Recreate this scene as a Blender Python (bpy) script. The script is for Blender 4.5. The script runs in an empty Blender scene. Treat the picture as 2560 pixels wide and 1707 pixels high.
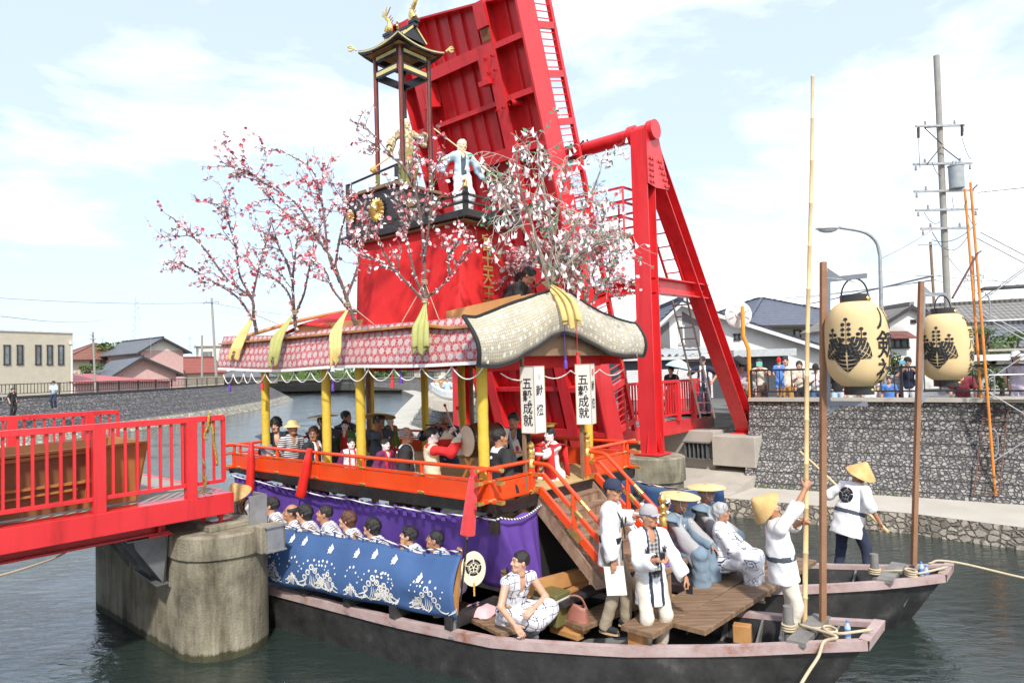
import bpy, bmesh, math, random
import numpy as np
from mathutils import Vector, Matrix
R = math.radians
rnd = random.Random(7)
scene = bpy.context.scene
col = scene.collection
# ---------------------------------------------------------------- camera
CAMZ = 3.7
cd = bpy.data.cameras.new('camera'); cam = bpy.data.objects.new('camera', cd); col.objects.link(cam)
cd.sensor_width = 36; cd.lens = 24; cd.clip_end = 6000; cd.clip_start = 0.05
CM = Matrix.Rotation(R(90 + 2.23), 3, 'X') @ Matrix.Rotation(R(-1.75), 3, 'Z')
cam.matrix_world = Matrix.Translation((0, 0, CAMZ)) @ CM.to_4x4()
scene.camera = cam
FP = 2560 * 24 / 36
# ---------------------------------------------------------------- light
SUN_EL, SUN_AZ = R(46), R(172)      # azimuth clockwise from +Y: behind the viewer, to the right
scene.view_settings.view_transform = 'Standard'
scene.view_settings.look = 'None'
scene.view_settings.exposure = 1.17
scene.view_settings.gamma = 1
w = bpy.data.worlds.new('World'); scene.world = w; w.use_nodes = True
nt = w.node_tree; nt.nodes.clear()
def N(nt, typ, **kw):
    n = nt.nodes.new(typ)
    for k, v in kw.items():
        if k.startswith('i_'):
            n.inputs[k[2:].replace('_', ' ')].default_value = v
        else: setattr(n, k, v)
    return n
def ramp(nt, fac, stops, interp='LINEAR'):
    n = nt.nodes.new('ShaderNodeValToRGB'); n.color_ramp.interpolation = interp
    e = n.color_ramp.elements
    while len(e) < len(stops): e.new(0.5)
    for x, (p, c) in zip(e, stops):
        x.position = p; x.color = c if len(c) == 4 else (*c, 1)
    nt.links.new(fac, n.inputs[0]); return n
out = N(nt, 'ShaderNodeOutputWorld'); bg = N(nt, 'ShaderNodeBackground'); bg.inputs[1].default_value = 0.15
sky = N(nt, 'ShaderNodeTexSky', sky_type='NISHITA', sun_disc=False, sun_elevation=SUN_EL, sun_rotation=SUN_AZ,
        altitude=0, air_density=1.0, dust_density=1.6, ozone_density=1.4)
tc = N(nt, 'ShaderNodeTexCoord'); mp = N(nt, 'ShaderNodeMapping'); mp.inputs['Scale'].default_value = (1.0, 1.0, 2.6)
mp.inputs['Location'].default_value = (0.31, 0.1, -0.12)
nt.links.new(tc.outputs['Generated'], mp.inputs[0])
nz = N(nt, 'ShaderNodeTexNoise', i_Scale=2.3, i_Detail=7.0, i_Roughness=0.58, i_Distortion=0.25)
nt.links.new(mp.outputs[0], nz.inputs['Vector'])
sx = N(nt, 'ShaderNodeSeparateXYZ'); nt.links.new(tc.outputs['Generated'], sx.inputs[0])
# cloud bank is thicker towards the horizon and to the right
ad = N(nt, 'ShaderNodeMath', operation='MULTIPLY_ADD'); nt.links.new(sx.outputs['Z'], ad.inputs[0]); ad.inputs[1].default_value = -0.22
nt.links.new(nz.outputs['Fac'], ad.inputs[2])
ad2 = N(nt, 'ShaderNodeMath', operation='MULTIPLY_ADD'); nt.links.new(sx.outputs['X'], ad2.inputs[0]); ad2.inputs[1].default_value = 0.15
nt.links.new(ad.outputs[0], ad2.inputs[2])
cr = ramp(nt, ad2.outputs[0], [(0.40, (0, 0, 0)), (0.61, (1, 1, 1))])
mx = N(nt, 'ShaderNodeMix', data_type='RGBA'); mx.inputs[7].default_value = (4.7, 4.8, 4.9, 1)
nt.links.new(cr.outputs[0], mx.inputs[0])
thin = N(nt, 'ShaderNodeMix', data_type='RGBA'); thin.inputs[0].default_value = 0.8; thin.inputs[7].default_value = (2.45, 2.86, 3.45, 1)
nt.links.new(sky.outputs[0], thin.inputs[6])
nt.links.new(thin.outputs[2], mx.inputs[6]); nt.links.new(mx.outputs[2], bg.inputs[0]); nt.links.new(bg.outputs[0], out.inputs[0])
sl = bpy.data.lights.new('sun', 'SUN'); sl.energy = 2.1; sl.angle = R(3); sl.color = (1, 0.95, 0.87)
so = bpy.data.objects.new('sun', sl); col.objects.link(so)
sd = Vector((math.sin(SUN_AZ) * math.cos(SUN_EL), math.cos(SUN_AZ) * math.cos(SUN_EL), math.sin(SUN_EL)))
so.rotation_euler = sd.to_track_quat('Z', 'Y').to_euler()
# ---------------------------------------------------------------- measuring: photograph pixel -> place
def ray(px, py):
    return CM @ Vector(((px - 1280) / FP, -(py - 853.5) / FP, -1))
def at(px, py, Y):
    d = ray(px, py); return Vector((0, 0, CAMZ)) + d * (Y / d.y)
def onz(px, py, z):
    d = ray(px, py); return Vector((0, 0, CAMZ)) + d * ((z - CAMZ) / d.z)
def px_of(p):
    q = CM.transposed() @ (Vector(p) - Vector((0, 0, CAMZ))); return (1280 + FP * q.x / -q.z, 853.5 - FP * q.y / -q.z)
AX = Vector((math.cos(R(40)), -math.sin(R(40)), 0)); AV = Vector((math.sin(R(40)), math.cos(R(40)), 0))  # boat: forward, away
BX = Vector((.663, .749, 0)).normalized(); BS = Vector((.749, -.663, 0)).normalized(); B0 = Vector((-3.97, 9.43, 0))
def Bf(t, s, z): return B0 + BX * t + BS * s + Vector((0, 0, z))      # bridge: along, towards the near side, up
DA = Vector((-.33, 8.3, 0))
def Dk(u, v, z): return DA + AX * u + AV * v + Vector((0, 0, z))      # boat: forward of the near deck corner, away, up
# ---------------------------------------------------------------- materials
MATS = {}
def mat(name, c, rough=.55, var=.12, scale=6, bump=0, bscale=60, metal=0, c2=None, spec=.5, stops=None, coat=0):
    if name in MATS: return MATS[name]
    m = bpy.data.materials.new(name); m.use_nodes = True; t = m.node_tree; b = t.nodes['Principled BSDF']
    b.inputs['Roughness'].default_value = rough; b.inputs['Metallic'].default_value = metal
    b.inputs['Specular IOR Level'].default_value = spec
    if coat: b.inputs['Coat Weight'].default_value = coat; b.inputs['Coat Roughness'].default_value = .15
    tc = N(t, 'ShaderNodeTexCoord')
    if c2 is None: c2 = tuple(min(1, x * (1 + var)) for x in c); c1 = tuple(x * (1 - var) for x in c)
    else: c1 = c
    n = N(t, 'ShaderNodeTexNoise', i_Scale=scale, i_Detail=6.0, i_Roughness=.62); t.links.new(tc.outputs['Object'], n.inputs['Vector'])
    r = ramp(t, n.outputs['Fac'], stops or [(.32, c1), (.68, c2)]); t.links.new(r.outputs[0], b.inputs['Base Color'])
    if bump:
        n2 = N(t, 'ShaderNodeTexNoise', i_Scale=bscale, i_Detail=4.0); t.links.new(tc.outputs['Object'], n2.inputs['Vector'])
        bp = N(t, 'ShaderNodeBump', i_Strength=bump, i_Distance=.02); t.links.new(n2.outputs['Fac'], bp.inputs['Height']); t.links.new(bp.outputs[0], b.inputs['Normal'])
    MATS[name] = m; return m
def nodes_of(m): return m.node_tree, m.node_tree.nodes['Principled BSDF']
# ---------------------------------------------------------------- mesh building
class MB:
    def __init__(s): s.v = []; s.f = []; s.mi = []; s.cur = 0
    def add(s, vs, fs):
        o = len(s.v); s.v += [tuple(x) for x in vs]; s.f += [tuple(i + o for i in f) for f in fs]; s.mi += [s.cur] * len(fs); return s
    def box(s, c, d, ax=None):
        # c centre, d full sizes along ax (3 vectors)
        ax = ax or (Vector((1, 0, 0)), Vector((0, 1, 0)), Vector((0, 0, 1))); c = Vector(c)
        vs = [c + ax[0] * (d[0] / 2 * i) + ax[1] * (d[1] / 2 * j) + ax[2] * (d[2] / 2 * k) for i in (-1, 1) for j in (-1, 1) for k in (-1, 1)]
        return s.add(vs, [(0, 1, 3, 2), (4, 6, 7, 5), (0, 4, 5, 1), (2, 3, 7, 6), (0, 2, 6, 4), (1, 5, 7, 3)])
    def bar(s, a, b, w, h=None, up=(0, 0, 1), ext=0):
        a, b = Vector(a), Vector(b); h = h or w; d = (b - a); L = d.length; d.normalize()
        up = Vector(up); x = d.cross(up)
        if x.length < 1e-4: x = d.cross(Vector((1, 0, 0)))
        x.normalize(); y = x.cross(d).normalized()
        return s.box((a + b) / 2, (L + ext, w, h), (d, x, y))
    def tube(s, pts, r, n=8, caps=True):
        pts = [Vector(p) for p in pts]; k = len(pts); rs = r if hasattr(r, '__len__') else [r] * k
        o = len(s.v); px = None
        for i, p in enumerate(pts):
            d = (pts[min(i + 1, k - 1)] - pts[max(i - 1, 0)]).normalized()
            if px is None: px = d.cross(Vector((0, 0, 1))) if abs(d.z) < .95 else d.cross(Vector((1, 0, 0)))
            px = (px - d * px.dot(d)).normalized(); py = d.cross(px)
            s.v += [tuple(p + (px * math.cos(6.28318 * j / n) + py * math.sin(6.28318 * j / n)) * rs[i]) for j in range(n)]
        nf = 0
        for i in range(k - 1):
            for j in range(n):
                a = o + i * n + j; b = o + i * n + (j + 1) % n; s.f.append((a, b, b + n, a + n)); nf += 1
        if caps:
            s.f.append(tuple(o + j for j in range(n))[::-1]); s.f.append(tuple(o + (k - 1) * n + j for j in range(n))); nf += 2
        s.mi += [s.cur] * nf; return s
    def lathe(s, prof, n=24, M=None, cap=False):
        M = M or Matrix(); vs = []; fs = []
        for r, z in prof:
            vs += [M @ Vector((r * math.cos(6.28318 * j / n), r * math.sin(6.28318 * j / n), z)) for j in range(n)]
        for i in range(len(prof) - 1):
            for j in range(n):
                fs.append((i * n + j, i * n + (j + 1) % n, (i + 1) * n + (j + 1) % n, (i + 1) * n + j))
        if cap: fs.append(tuple(range(n))[::-1]); fs.append(tuple((len(prof) - 1) * n + j for j in range(n)))
        return s.add(vs, fs)
    def prism(s, poly, d):
        # poly: 3d points of a planar outline, extruded by vector d
        poly = [Vector(p) for p in poly]; n = len(poly); d = Vector(d)
        vs = poly + [p + d for p in poly]
        return s.add(vs, [tuple(range(n))[::-1], tuple(range(n, 2 * n))] + [(i, (i + 1) % n, n + (i + 1) % n, n + i) for i in range(n)])
    def grid(s, P):
        # P[i][j] of points
        n, m = len(P), len(P[0])
        return s.add([p for r_ in P for p in r_], [(i * m + j, i * m + j + 1, (i + 1) * m + j + 1, (i + 1) * m + j) for i in range(n - 1) for j in range(m - 1)])
    def build(s, name, m, parent=None, smooth=False, bevel=0, thick=0, loc=None):
        me = bpy.data.meshes.new(name)
        vs = s.v
        if parent is not None:
            M = PINV.get(parent.name)
            if M is not None: vs = [M @ Vector(v) for v in vs]
        elif loc is not None: vs = [Vector(v) - Vector(loc) for v in vs]
        me.from_pydata([tuple(v) for v in vs], [], s.f); me.update()
        ms = m if isinstance(m, (list, tuple)) else [m]
        for x in ms: me.materials.append(x)
        if len(ms) > 1: me.polygons.foreach_set('material_index', s.mi)
        if smooth: me.polygons.foreach_set('use_smooth', [True] * len(me.polygons))
        o = bpy.data.objects.new(name, me); col.objects.link(o)
        if parent is not None:
            o.parent = parent
            if parent.name in PINV: PINV[o.name] = PINV[parent.name]
        elif loc is not None: o.location = loc; PINV[o.name] = Matrix.Translation(-Vector(loc))
        if bevel:
            b = o.modifiers.new('bevel', 'BEVEL'); b.width = bevel; b.segments = 2; b.limit_method = 'ANGLE'; b.angle_limit = R(40)
        if thick:
            b = o.modifiers.new('thick', 'SOLIDIFY'); b.thickness = thick; b.offset = 0
        if smooth == 'auto':
            me.polygons.foreach_set('use_smooth', [True] * len(me.polygons)); me.set_sharp_from_angle(angle=R(38))
        return o
PINV = {}
def tag(o, label, cat, group=None, kind=None):
    if label: o['label'] = label
    if cat: o['category'] = cat
    if group: o['group'] = group
    if kind: o['kind'] = kind
    return o
def thing(name, label, cat, loc=(0, 0, 0), rz=0, group=None):
    o = bpy.data.objects.new(name, None); col.objects.link(o); o.empty_display_size = .1
    o.location = loc; o.rotation_euler = (0, 0, rz)
    PINV[o.name] = (Matrix.Translation(Vector(loc)) @ Matrix.Rotation(rz, 4, 'Z')).inverted()
    return tag(o, label, cat, group)
def struct(o): o['kind'] = 'structure'; return o
def interp(pts, n):
    # smooth Catmull-Rom through points
    pts = [Vector(p) for p in pts]; P = [pts[0] * 2 - pts[1]] + pts + [pts[-1] * 2 - pts[-2]]; o = []
    for i in range(1, len(P) - 2):
        for k in range(n):
            t = k / n; a, b, c, d = P[i - 1], P[i], P[i + 1], P[i + 2]
            o.append(.5 * (2 * b + (c - a) * t + (2 * a - 5 * b + 4 * c - d) * t * t + (3 * b - a - 3 * c + d) * t ** 3))
    o.append(pts[-1]); return o
_tc = {}
def text_mesh(s, size=1.0):
    # outline of writing as (verts, faces) in the XY plane, centred; None for blanks
    k = (s, size)
    if k in _tc: return _tc[k]
    c = bpy.data.curves.new('t', 'FONT'); c.body = s; c.size = size; c.align_x = 'CENTER'; c.align_y = 'CENTER'; c.offset = 0.012 * size
    o = bpy.data.objects.new('t', c); col.objects.link(o)
    dg = bpy.context.evaluated_depsgraph_get(); me = o.evaluated_get(dg).to_mesh()
    v = [tuple(x.co) for x in me.vertices]; f = [tuple(p.vertices) for p in me.polygons]
    bpy.data.objects.remove(o); bpy.data.curves.remove(c)
    xs = [p[0] for p in v]; ys = [p[1] for p in v]; cx, cy = (min(xs) + max(xs)) / 2, (min(ys) + max(ys)) / 2
    v = [(p[0] - cx, p[1] - cy, 0) for p in v]; _tc[k] = (v, f); return _tc[k]

def cloth(name, P, m, parent=None, thick=.008, uv=None, sub=0, loc=None):
    # a smooth sheet through a grid of points, uv in metres
    n, k = len(P), len(P[0]); P = [[Vector(p) for p in r_] for r_ in P]
    if uv is None:
        U = [0]; W = [0]; i0 = n // 2; j0 = k // 2
        for j in range(1, k): U.append(U[-1] + (P[i0][j] - P[i0][j - 1]).length)
        for i in range(1, n): W.append(W[-1] + (P[i][j0] - P[i - 1][j0]).length)
        uv = [(U[j], W[i]) for i in range(n) for j in range(k)]
    b = MB(); b.grid(P); o = b.build(name, m, parent, smooth=True, thick=thick, loc=loc)
    l = o.data.uv_layers.new(name='uv'); vi = [0] * len(o.data.loops); o.data.loops.foreach_get('vertex_index', vi)
    l.data.foreach_set('uv', [c for v in vi for c in uv[v]]); return o
def uvmat(name, build, rough=.8, weave=400):
    # build(tree, uv socket) -> colour socket
    m = bpy.data.materials.new(name); m.use_nodes = True; t, b = nodes_of(m); b.inputs['Roughness'].default_value = rough
    u = N(t, 'ShaderNodeUVMap', uv_map='uv'); c = build(t, u.outputs[0])
    n = N(t, 'ShaderNodeTexNoise', i_Scale=3.0, i_Detail=5.0); t.links.new(u.outputs[0], n.inputs['Vector'])
    mx = N(t, 'ShaderNodeMix', data_type='RGBA', blend_type='MULTIPLY'); mx.inputs[0].default_value = 1; t.links.new(c, mx.inputs[6]); t.links.new(ramp(t, n.outputs['Fac'], [(.3, (.82, .82, .82)), (.7, (1.08, 1.08, 1.08))]).outputs[0], mx.inputs[7])
    t.links.new(mx.outputs[2], b.inputs['Base Color'])
    n2 = N(t, 'ShaderNodeTexNoise', i_Scale=7.0, i_Detail=3.0); t.links.new(u.outputs[0], n2.inputs['Vector'])
    bp = N(t, 'ShaderNodeBump', i_Strength=.5, i_Distance=.03); t.links.new(n2.outputs['Fac'], bp.inputs['Height']); t.links.new(bp.outputs[0], b.inputs['Normal'])
    b.inputs['Sheen Weight'].default_value = .15
    MATS[name] = m; return m
def rgb(t, c):
    n = N(t, 'ShaderNodeRGB'); n.outputs[0].default_value = (*c, 1); return n.outputs[0]
def mixc(t, f, a, b):
    n = N(t, 'ShaderNodeMix', data_type='RGBA')
    for s, x in ((0, f), (6, a), (7, b)):
        if hasattr(x, 'is_linked'): t.links.new(x, n.inputs[s])
        elif s == 0: n.inputs[0].default_value = x
        else: n.inputs[s].default_value = (*x, 1)
    return n.outputs[2]
def mth(t, op, a, b=0, c=0):
    n = N(t, 'ShaderNodeMath', operation=op)
    for i, x in enumerate((a, b, c)):
        if hasattr(x, 'is_linked'): t.links.new(x, n.inputs[i])
        else: n.inputs[i].default_value = x
    return n.outputs[0]
def sepv(t, v):
    n = N(t, 'ShaderNodeSeparateXYZ'); t.links.new(v, n.inputs[0]); return n.outputs
# ================================================================ THE SETTING
Z = Vector((0, 0, 1))
def V(x, y, z=0): return Vector((x, y, z))
# ---- water
wm = bpy.data.materials.new('water'); wm.use_nodes = True; t, b = nodes_of(wm)
b.inputs['Base Color'].default_value = (.022, .034, .030, 1); b.inputs['Roughness'].default_value = .05; b.inputs['IOR'].default_value = 1.6
b.inputs['Specular IOR Level'].default_value = 1.0
tc = N(t, 'ShaderNodeTexCoord'); mp = N(t, 'ShaderNodeMapping'); mp.inputs['Scale'].default_value = (1.0, 2.3, 1); mp.inputs['Rotation'].default_value = (0, 0, R(18))
t.links.new(tc.outputs['Object'], mp.inputs[0])
n1 = N(t, 'ShaderNodeTexNoise', i_Scale=2.6, i_Detail=5.0, i_Roughness=.55, i_Distortion=.5); n2 = N(t, 'ShaderNodeTexNoise', i_Scale=.35, i_Detail=2.0)
t.links.new(mp.outputs[0], n1.inputs['Vector']); t.links.new(tc.outputs['Object'], n2.inputs['Vector'])
r2 = ramp(t, n2.outputs['Fac'], [(.38, (.3, .3, .3)), (.62, (1, 1, 1))])
mu = N(t, 'ShaderNodeMath', operation='MULTIPLY'); t.links.new(n1.outputs['Fac'], mu.inputs[0]); t.links.new(r2.outputs[0], mu.inputs[1])
bp = N(t, 'ShaderNodeBump', i_Strength=.38, i_Distance=.13); t.links.new(mu.outputs[0], bp.inputs['Height']); t.links.new(bp.outputs[0], b.inputs['Normal'])
m = MB(); m.add([(-90, -14, 0), (45, -14, 0), (45, 165, 0), (-90, 165, 0)], [(0, 1, 2, 3)]); struct(m.build('water', wm))
# ---- stone walls
def stone_mat(name, light, dark, sc, row, gap=.05, warm=0):
    m = bpy.data.materials.new(name); m.use_nodes = True; t, b = nodes_of(m); b.inputs['Roughness'].default_value = .85
    tc = N(t, 'ShaderNodeTexCoord'); mp = N(t, 'ShaderNodeMapping'); mp.inputs['Scale'].default_value = (sc, sc, sc * 1.25); t.links.new(tc.outputs['Object'], mp.inputs[0])
    nz = N(t, 'ShaderNodeTexNoise', i_Scale=2.0, i_Detail=2.0); t.links.new(mp.outputs[0], nz.inputs['Vector'])
    ml = N(t, 'ShaderNodeVectorMath', operation='MULTIPLY_ADD'); t.links.new(nz.outputs['Color'], ml.inputs[0]); ml.inputs[1].default_value = (.35,) * 3; t.links.new(mp.outputs[0], ml.inputs[2])
    v = N(t, 'ShaderNodeTexVoronoi', feature='DISTANCE_TO_EDGE', i_Scale=1.0, i_Randomness=.9); v2 = N(t, 'ShaderNodeTexVoronoi', i_Scale=1.0, i_Randomness=.9)
    t.links.new(ml.outputs[0], v.inputs['Vector']); t.links.new(ml.outputs[0], v2.inputs['Vector'])
    edge = ramp(t, v.outputs['Distance'], [(gap * .8, (0, 0, 0)), (gap * 3.0, (1, 1, 1))])
    sp = N(t, 'ShaderNodeSeparateColor'); t.links.new(v2.outputs['Color'], sp.inputs[0])
    tone = ramp(t, sp.outputs[0], [(0, tuple(x * .5 for x in light)), (.55, light), (1, tuple(min(1, x * 1.3) for x in light))])
    n3 = N(t, 'ShaderNodeTexNoise', i_Scale=sc * 4, i_Detail=4.0); t.links.new(tc.outputs['Object'], n3.inputs['Vector'])
    tone2 = N(t, 'ShaderNodeMix', data_type='RGBA', blend_type='MULTIPLY'); tone2.inputs[0].default_value = .6; t.links.new(tone.outputs[0], tone2.inputs[6])
    t.links.new(ramp(t, n3.outputs['Fac'], [(.3, (.45, .45, .45)), (.7, (1.2, 1.2, 1.2))]).outputs[0], tone2.inputs[7])
    mx = N(t, 'ShaderNodeMix', data_type='RGBA'); mx.inputs[6].default_value = (*dark, 1); t.links.new(edge.outputs[0], mx.inputs[0]); t.links.new(tone2.outputs[2], mx.inputs[7])
    last = mx.outputs[2]
    if row:      # joints between the courses of blocks
        sz = N(t, 'ShaderNodeSeparateXYZ'); t.links.new(tc.outputs['Object'], sz.inputs[0])
        md = N(t, 'ShaderNodeMath', operation='PINGPONG'); md.inputs[1].default_value = row / 2; t.links.new(sz.outputs['Z'], md.inputs[0])
        ln = ramp(t, md.outputs[0], [(.010, (1, 1, 1)), (.022, (0, 0, 0))])
        m2 = N(t, 'ShaderNodeMix', data_type='RGBA'); m2.inputs[7].default_value = (*[x * .8 for x in dark], 1); t.links.new(ln.outputs[0], m2.inputs[0]); t.links.new(last, m2.inputs[6]); last = m2.outputs[2]
    t.links.new(last, b.inputs['Base Color'])
    bp = N(t, 'ShaderNodeBump', i_Strength=.8, i_Distance=.05); t.links.new(edge.outputs[0], bp.inputs['Height']); t.links.new(bp.outputs[0], b.inputs['Normal'])
    MATS[name] = m; return m
st_dark = stone_mat('dark_stone', (.29, .275, .255), (.06, .06, .063), 10.5, .215, .05)
st_slope = stone_mat('slope_stone', (.32, .305, .285), (.075, .075, .078), 11, .27, .05)
st_pale = stone_mat('pale_stone', (.40, .365, .30), (.17, .15, .125), 6.5, 0, .05)
st_far = stone_mat('far_stone', (.18, .165, .16), (.05, .05, .055), 4.2, .36, .05)
conc = mat('concrete', (.36, .335, .285), .9, scale=1.6, bump=.25, bscale=25, c2=(.47, .44, .38))
conc_old = mat('old_concrete', (.10, .09, .065), .92, scale=1.4, bump=.6, bscale=38, stops=[(.30, (.075, .068, .05)), (.48, (.26, .235, .17)), (.72, (.40, .36, .27))])
nt_, b_ = nodes_of(conc_old); tcx = N(nt_, 'ShaderNodeTexCoord'); sz_ = N(nt_, 'ShaderNodeSeparateXYZ'); nt_.links.new(tcx.outputs['Object'], sz_.inputs[0]); mp9 = N(nt_, 'ShaderNodeMapping'); mp9.inputs['Scale'].default_value = (4, 4, .6); nt_.links.new(tcx.outputs['Object'], mp9.inputs[0]); n9 = N(nt_, 'ShaderNodeTexNoise', i_Scale=1.2, i_Detail=7.0, i_Roughness=.7); nt_.links.new(mp9.outputs[0], n9.inputs['Vector'])
wet = N(nt_, 'ShaderNodeMath', operation='MULTIPLY_ADD'); nt_.links.new(n9.outputs['Fac'], wet.inputs[0]); wet.inputs[1].default_value = -.16; nt_.links.new(sz_.outputs['Z'], wet.inputs[2]); w2 = ramp(nt_, wet.outputs[0], [(0.0, (.22, .24, .17)), (.035, (1, 1, 1))]); w3 = ramp(nt_, n9.outputs['Fac'], [(.42, (1, 1, 1)), (.70, (.38, .36, .31))])
for r9 in (w2, w3): m9 = N(nt_, 'ShaderNodeMix', data_type='RGBA', blend_type='MULTIPLY'); m9.inputs[0].default_value = 1; nt_.links.new(b_.inputs['Base Color'].links[0].from_socket, m9.inputs[6]); nt_.links.new(r9.outputs[0], m9.inputs[7]); nt_.links.new(m9.outputs[2], b_.inputs['Base Color'])
# right bank, worked along the canal
Wl = [(30, -2), (20, 5), (14, 8.9), (9.9, 12.5), (8.2, 14.4), (4.87, 16.7), (1.5, 20), (-2.5, 28), (-8.0, 43), (-10.2, 62), (-13.5, 93), (-20, 122), (-36, 138), (-74, 144)]
Il = [(32, -.5), (22, 6.4), (15.6, 11), (11.3, 14.6), (9.1, 16.1), (5.95, 18.0), (3, 21), (-1.2, 28.5), (-6.4, 42), (-8.7, 66), (-11.8, 95), (-17, 117), (-34, 134), (-74, 140)]
Kl = [(32.6, .3), (22.6, 7.2), (16, 11.6), (11.5, 15.1), (9.5, 16.75), (6.5, 18.9), (3.6, 21.8), (-.4, 29.1), (-5.2, 43), (-7.4, 66), (-10.2, 96), (-15.5, 116), (-33, 132), (-74, 138.5)]
def strip(m, A, za, B, zb, sub=1):
    P = [[V(*a, za) for a in A], [V(*b_, zb) for b_ in B]]
    return m.grid(P)
WZ, KZ, MZ = .42, 2.69, 1.78
struct(strip(MB(), Wl, WZ, Il, WZ).build('walkway', mat('walk_concrete', (.42, .39, .33), .9, scale=.8, bump=.2, c2=(.52, .485, .42))))
tag(strip(MB(), [(x - .05, y - .05) for x, y in Wl], -.3, Wl, WZ - .004).build('quay_wall', st_pale), 'pale rounded cobble facing under the walkway edge, down to the water', 'quay wall')
Ml = [(i[0] * .25 + k[0] * .75, i[1] * .25 + k[1] * .75) for i, k in zip(Il, Kl)]
wr = thing('stone_wall', 'dark river stone embankment wall behind the walkway on the scaffold side', 'wall', (6.5, 18.9, 0))
i6, k6 = (1.75, 22.9), (2.35, 23.75); m6 = (i6[0] * .25 + k6[0] * .75, i6[1] * .25 + k6[1] * .75); ms, mf_ = MB(), MB(); KA, KB = Kl[:6], [k6] + Kl[7:]
for a, b, c in ((Il[:6], Ml[:6], KA), ([i6] + Il[7:], [m6] + Ml[7:], KB)): strip(ms, a, WZ, b, MZ); strip(mf_, b, MZ + .002, c, KZ - .1)
ms.build('stone_slope', st_slope, wr); mf_.build('stone_face', st_dark, wr)
m = MB()
for Q_ in (KA, KB):
  for i in range(len(Q_) - 1):
    m.bar(V(*Q_[i], KZ - .05), V(*Q_[i + 1], KZ - .05), .24, .1)
m.build('coping', conc, wr)
# left bank
Lw = [(-60, 2), (-48, 12), (-38, 25), (-29, 39), (-27, 50), (-26.7, 64), (-28.6, 84), (-32, 101), (-40, 110), (-74, 120)]
Lb = [(-60.6, 2.6), (-48.7, 12.7), (-38.9, 25.6), (-30.2, 39.4), (-28.2, 50), (-27.9, 64), (-29.9, 84), (-33.2, 100), (-40.8, 108.6), (-74, 118.8)]
Lt = [(-63, 5), (-51, 14.5), (-41.5, 27), (-33, 41), (-31, 51), (-30.6, 64), (-32.8, 84), (-36.2, 98), (-43, 106), (-74, 116)]
wl = thing('stone_wall', 'dark river stone embankment wall on the far side of the water, beneath the policeman', 'wall', (-33, 41, 0))
strip(MB(), Lw, -.3, Lb, .75).build('berm', stone_mat('berm_stone', (.43, .40, .32), (.2, .18, .14), 3.0, .35, .04), wl)
strip(MB(), Lb, .752, Lt, 2.8).build('stone_slope', st_far, wl)
m = MB()
for i in range(len(Lt) - 1): m.bar(V(*Lt[i], 2.78), V(*Lt[i + 1], 2.78), .4, .16)
m.build('coping', mat('dark_coping', (.05, .05, .055), .8), wl)
# ground with the canal cut out of it
from mathutils.geometry import tessellate_polygon
near = [(30, -16), (2.5, -.9), (-6, 3.2), (-16, 5.5), (-40, -6), (-66, -8)]
hole = [(k[0] + .1, k[1] + .1) for k in Kl[::-1]][::-1]
hole = [(k[0], k[1]) for k in Kl] + [(l[0], l[1]) for l in Lt[::-1]] + near[::-1]
outer = [(-1800, -60), (1800, -60), (1800, 3000), (-1800, 3000)]
pts = [V(*p, 2.24) for p in outer] + [V(*p, 2.24) for p in hole]
tri = tessellate_polygon([[V(*p) for p in outer], [V(*p) for p in hole]])
m = MB(); m.add(pts, [tuple(x) for x in tri])
struct(m.build('ground', mat('ground', (.10, .098, .09), .95, scale=.3, c2=(.17, .165, .15))))
m = MB(); strip(m, near, 2.24, near, -.4); struct(m.build('near_bank', conc))
# ================================================================ RED BRIDGE
red = mat('red_paint', (.60, .022, .027), .34, scale=.9, bump=.03, bscale=9, c2=(.70, .034, .04), coat=.12)
nt_, b_ = nodes_of(red)   # chipped and stained paint
tcx = N(nt_, 'ShaderNodeTexCoord'); nx = N(nt_, 'ShaderNodeTexNoise', i_Scale=7.0, i_Detail=9.0, i_Roughness=.75); nt_.links.new(tcx.outputs['Object'], nx.inputs['Vector'])
rr = ramp(nt_, nx.outputs['Fac'], [(.715, (0, 0, 0)), (.74, (1, 1, 1))])
mp9 = N(nt_, 'ShaderNodeMapping'); mp9.inputs['Scale'].default_value = (5, 5, .5); nt_.links.new(tcx.outputs['Object'], mp9.inputs[0]); n9 = N(nt_, 'ShaderNodeTexNoise', i_Scale=1.0, i_Detail=6.0, i_Roughness=.7); nt_.links.new(mp9.outputs[0], n9.inputs['Vector']); r9 = ramp(nt_, n9.outputs['Fac'], [(.5, (1, 1, 1)), (.72, (.62, .50, .45))]); m9 = N(nt_, 'ShaderNodeMix', data_type='RGBA', blend_type='MULTIPLY'); m9.inputs[0].default_value = .8; nt_.links.new(b_.inputs['Base Color'].links[0].from_socket, m9.inputs[6]); nt_.links.new(r9.outputs[0], m9.inputs[7]); nt_.links.new(m9.outputs[2], b_.inputs['Base Color'])
mm = N(nt_, 'ShaderNodeMix', data_type='RGBA'); old = b_.inputs['Base Color'].links[0].from_socket
nt_.links.new(old, mm.inputs[6]); mm.inputs[7].default_value = (.62, .42, .40, 1); nt_.links.new(rr.outputs[0], mm.inputs[0]); nt_.links.new(mm.outputs[2], b_.inputs['Base Color'])
steel = mat('galvanised', (.30, .31, .31), .45, metal=.6, scale=5, c2=(.46, .47, .47))
dsteel = mat('dark_steel', (.13, .135, .14), .5, metal=.4, scale=3, c2=(.24, .245, .25))
asph = mat('deck_concrete', (.27, .255, .22), .9, scale=3, c2=(.36, .34, .30), bump=.2)
FR = (BX, BS, Z)
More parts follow.
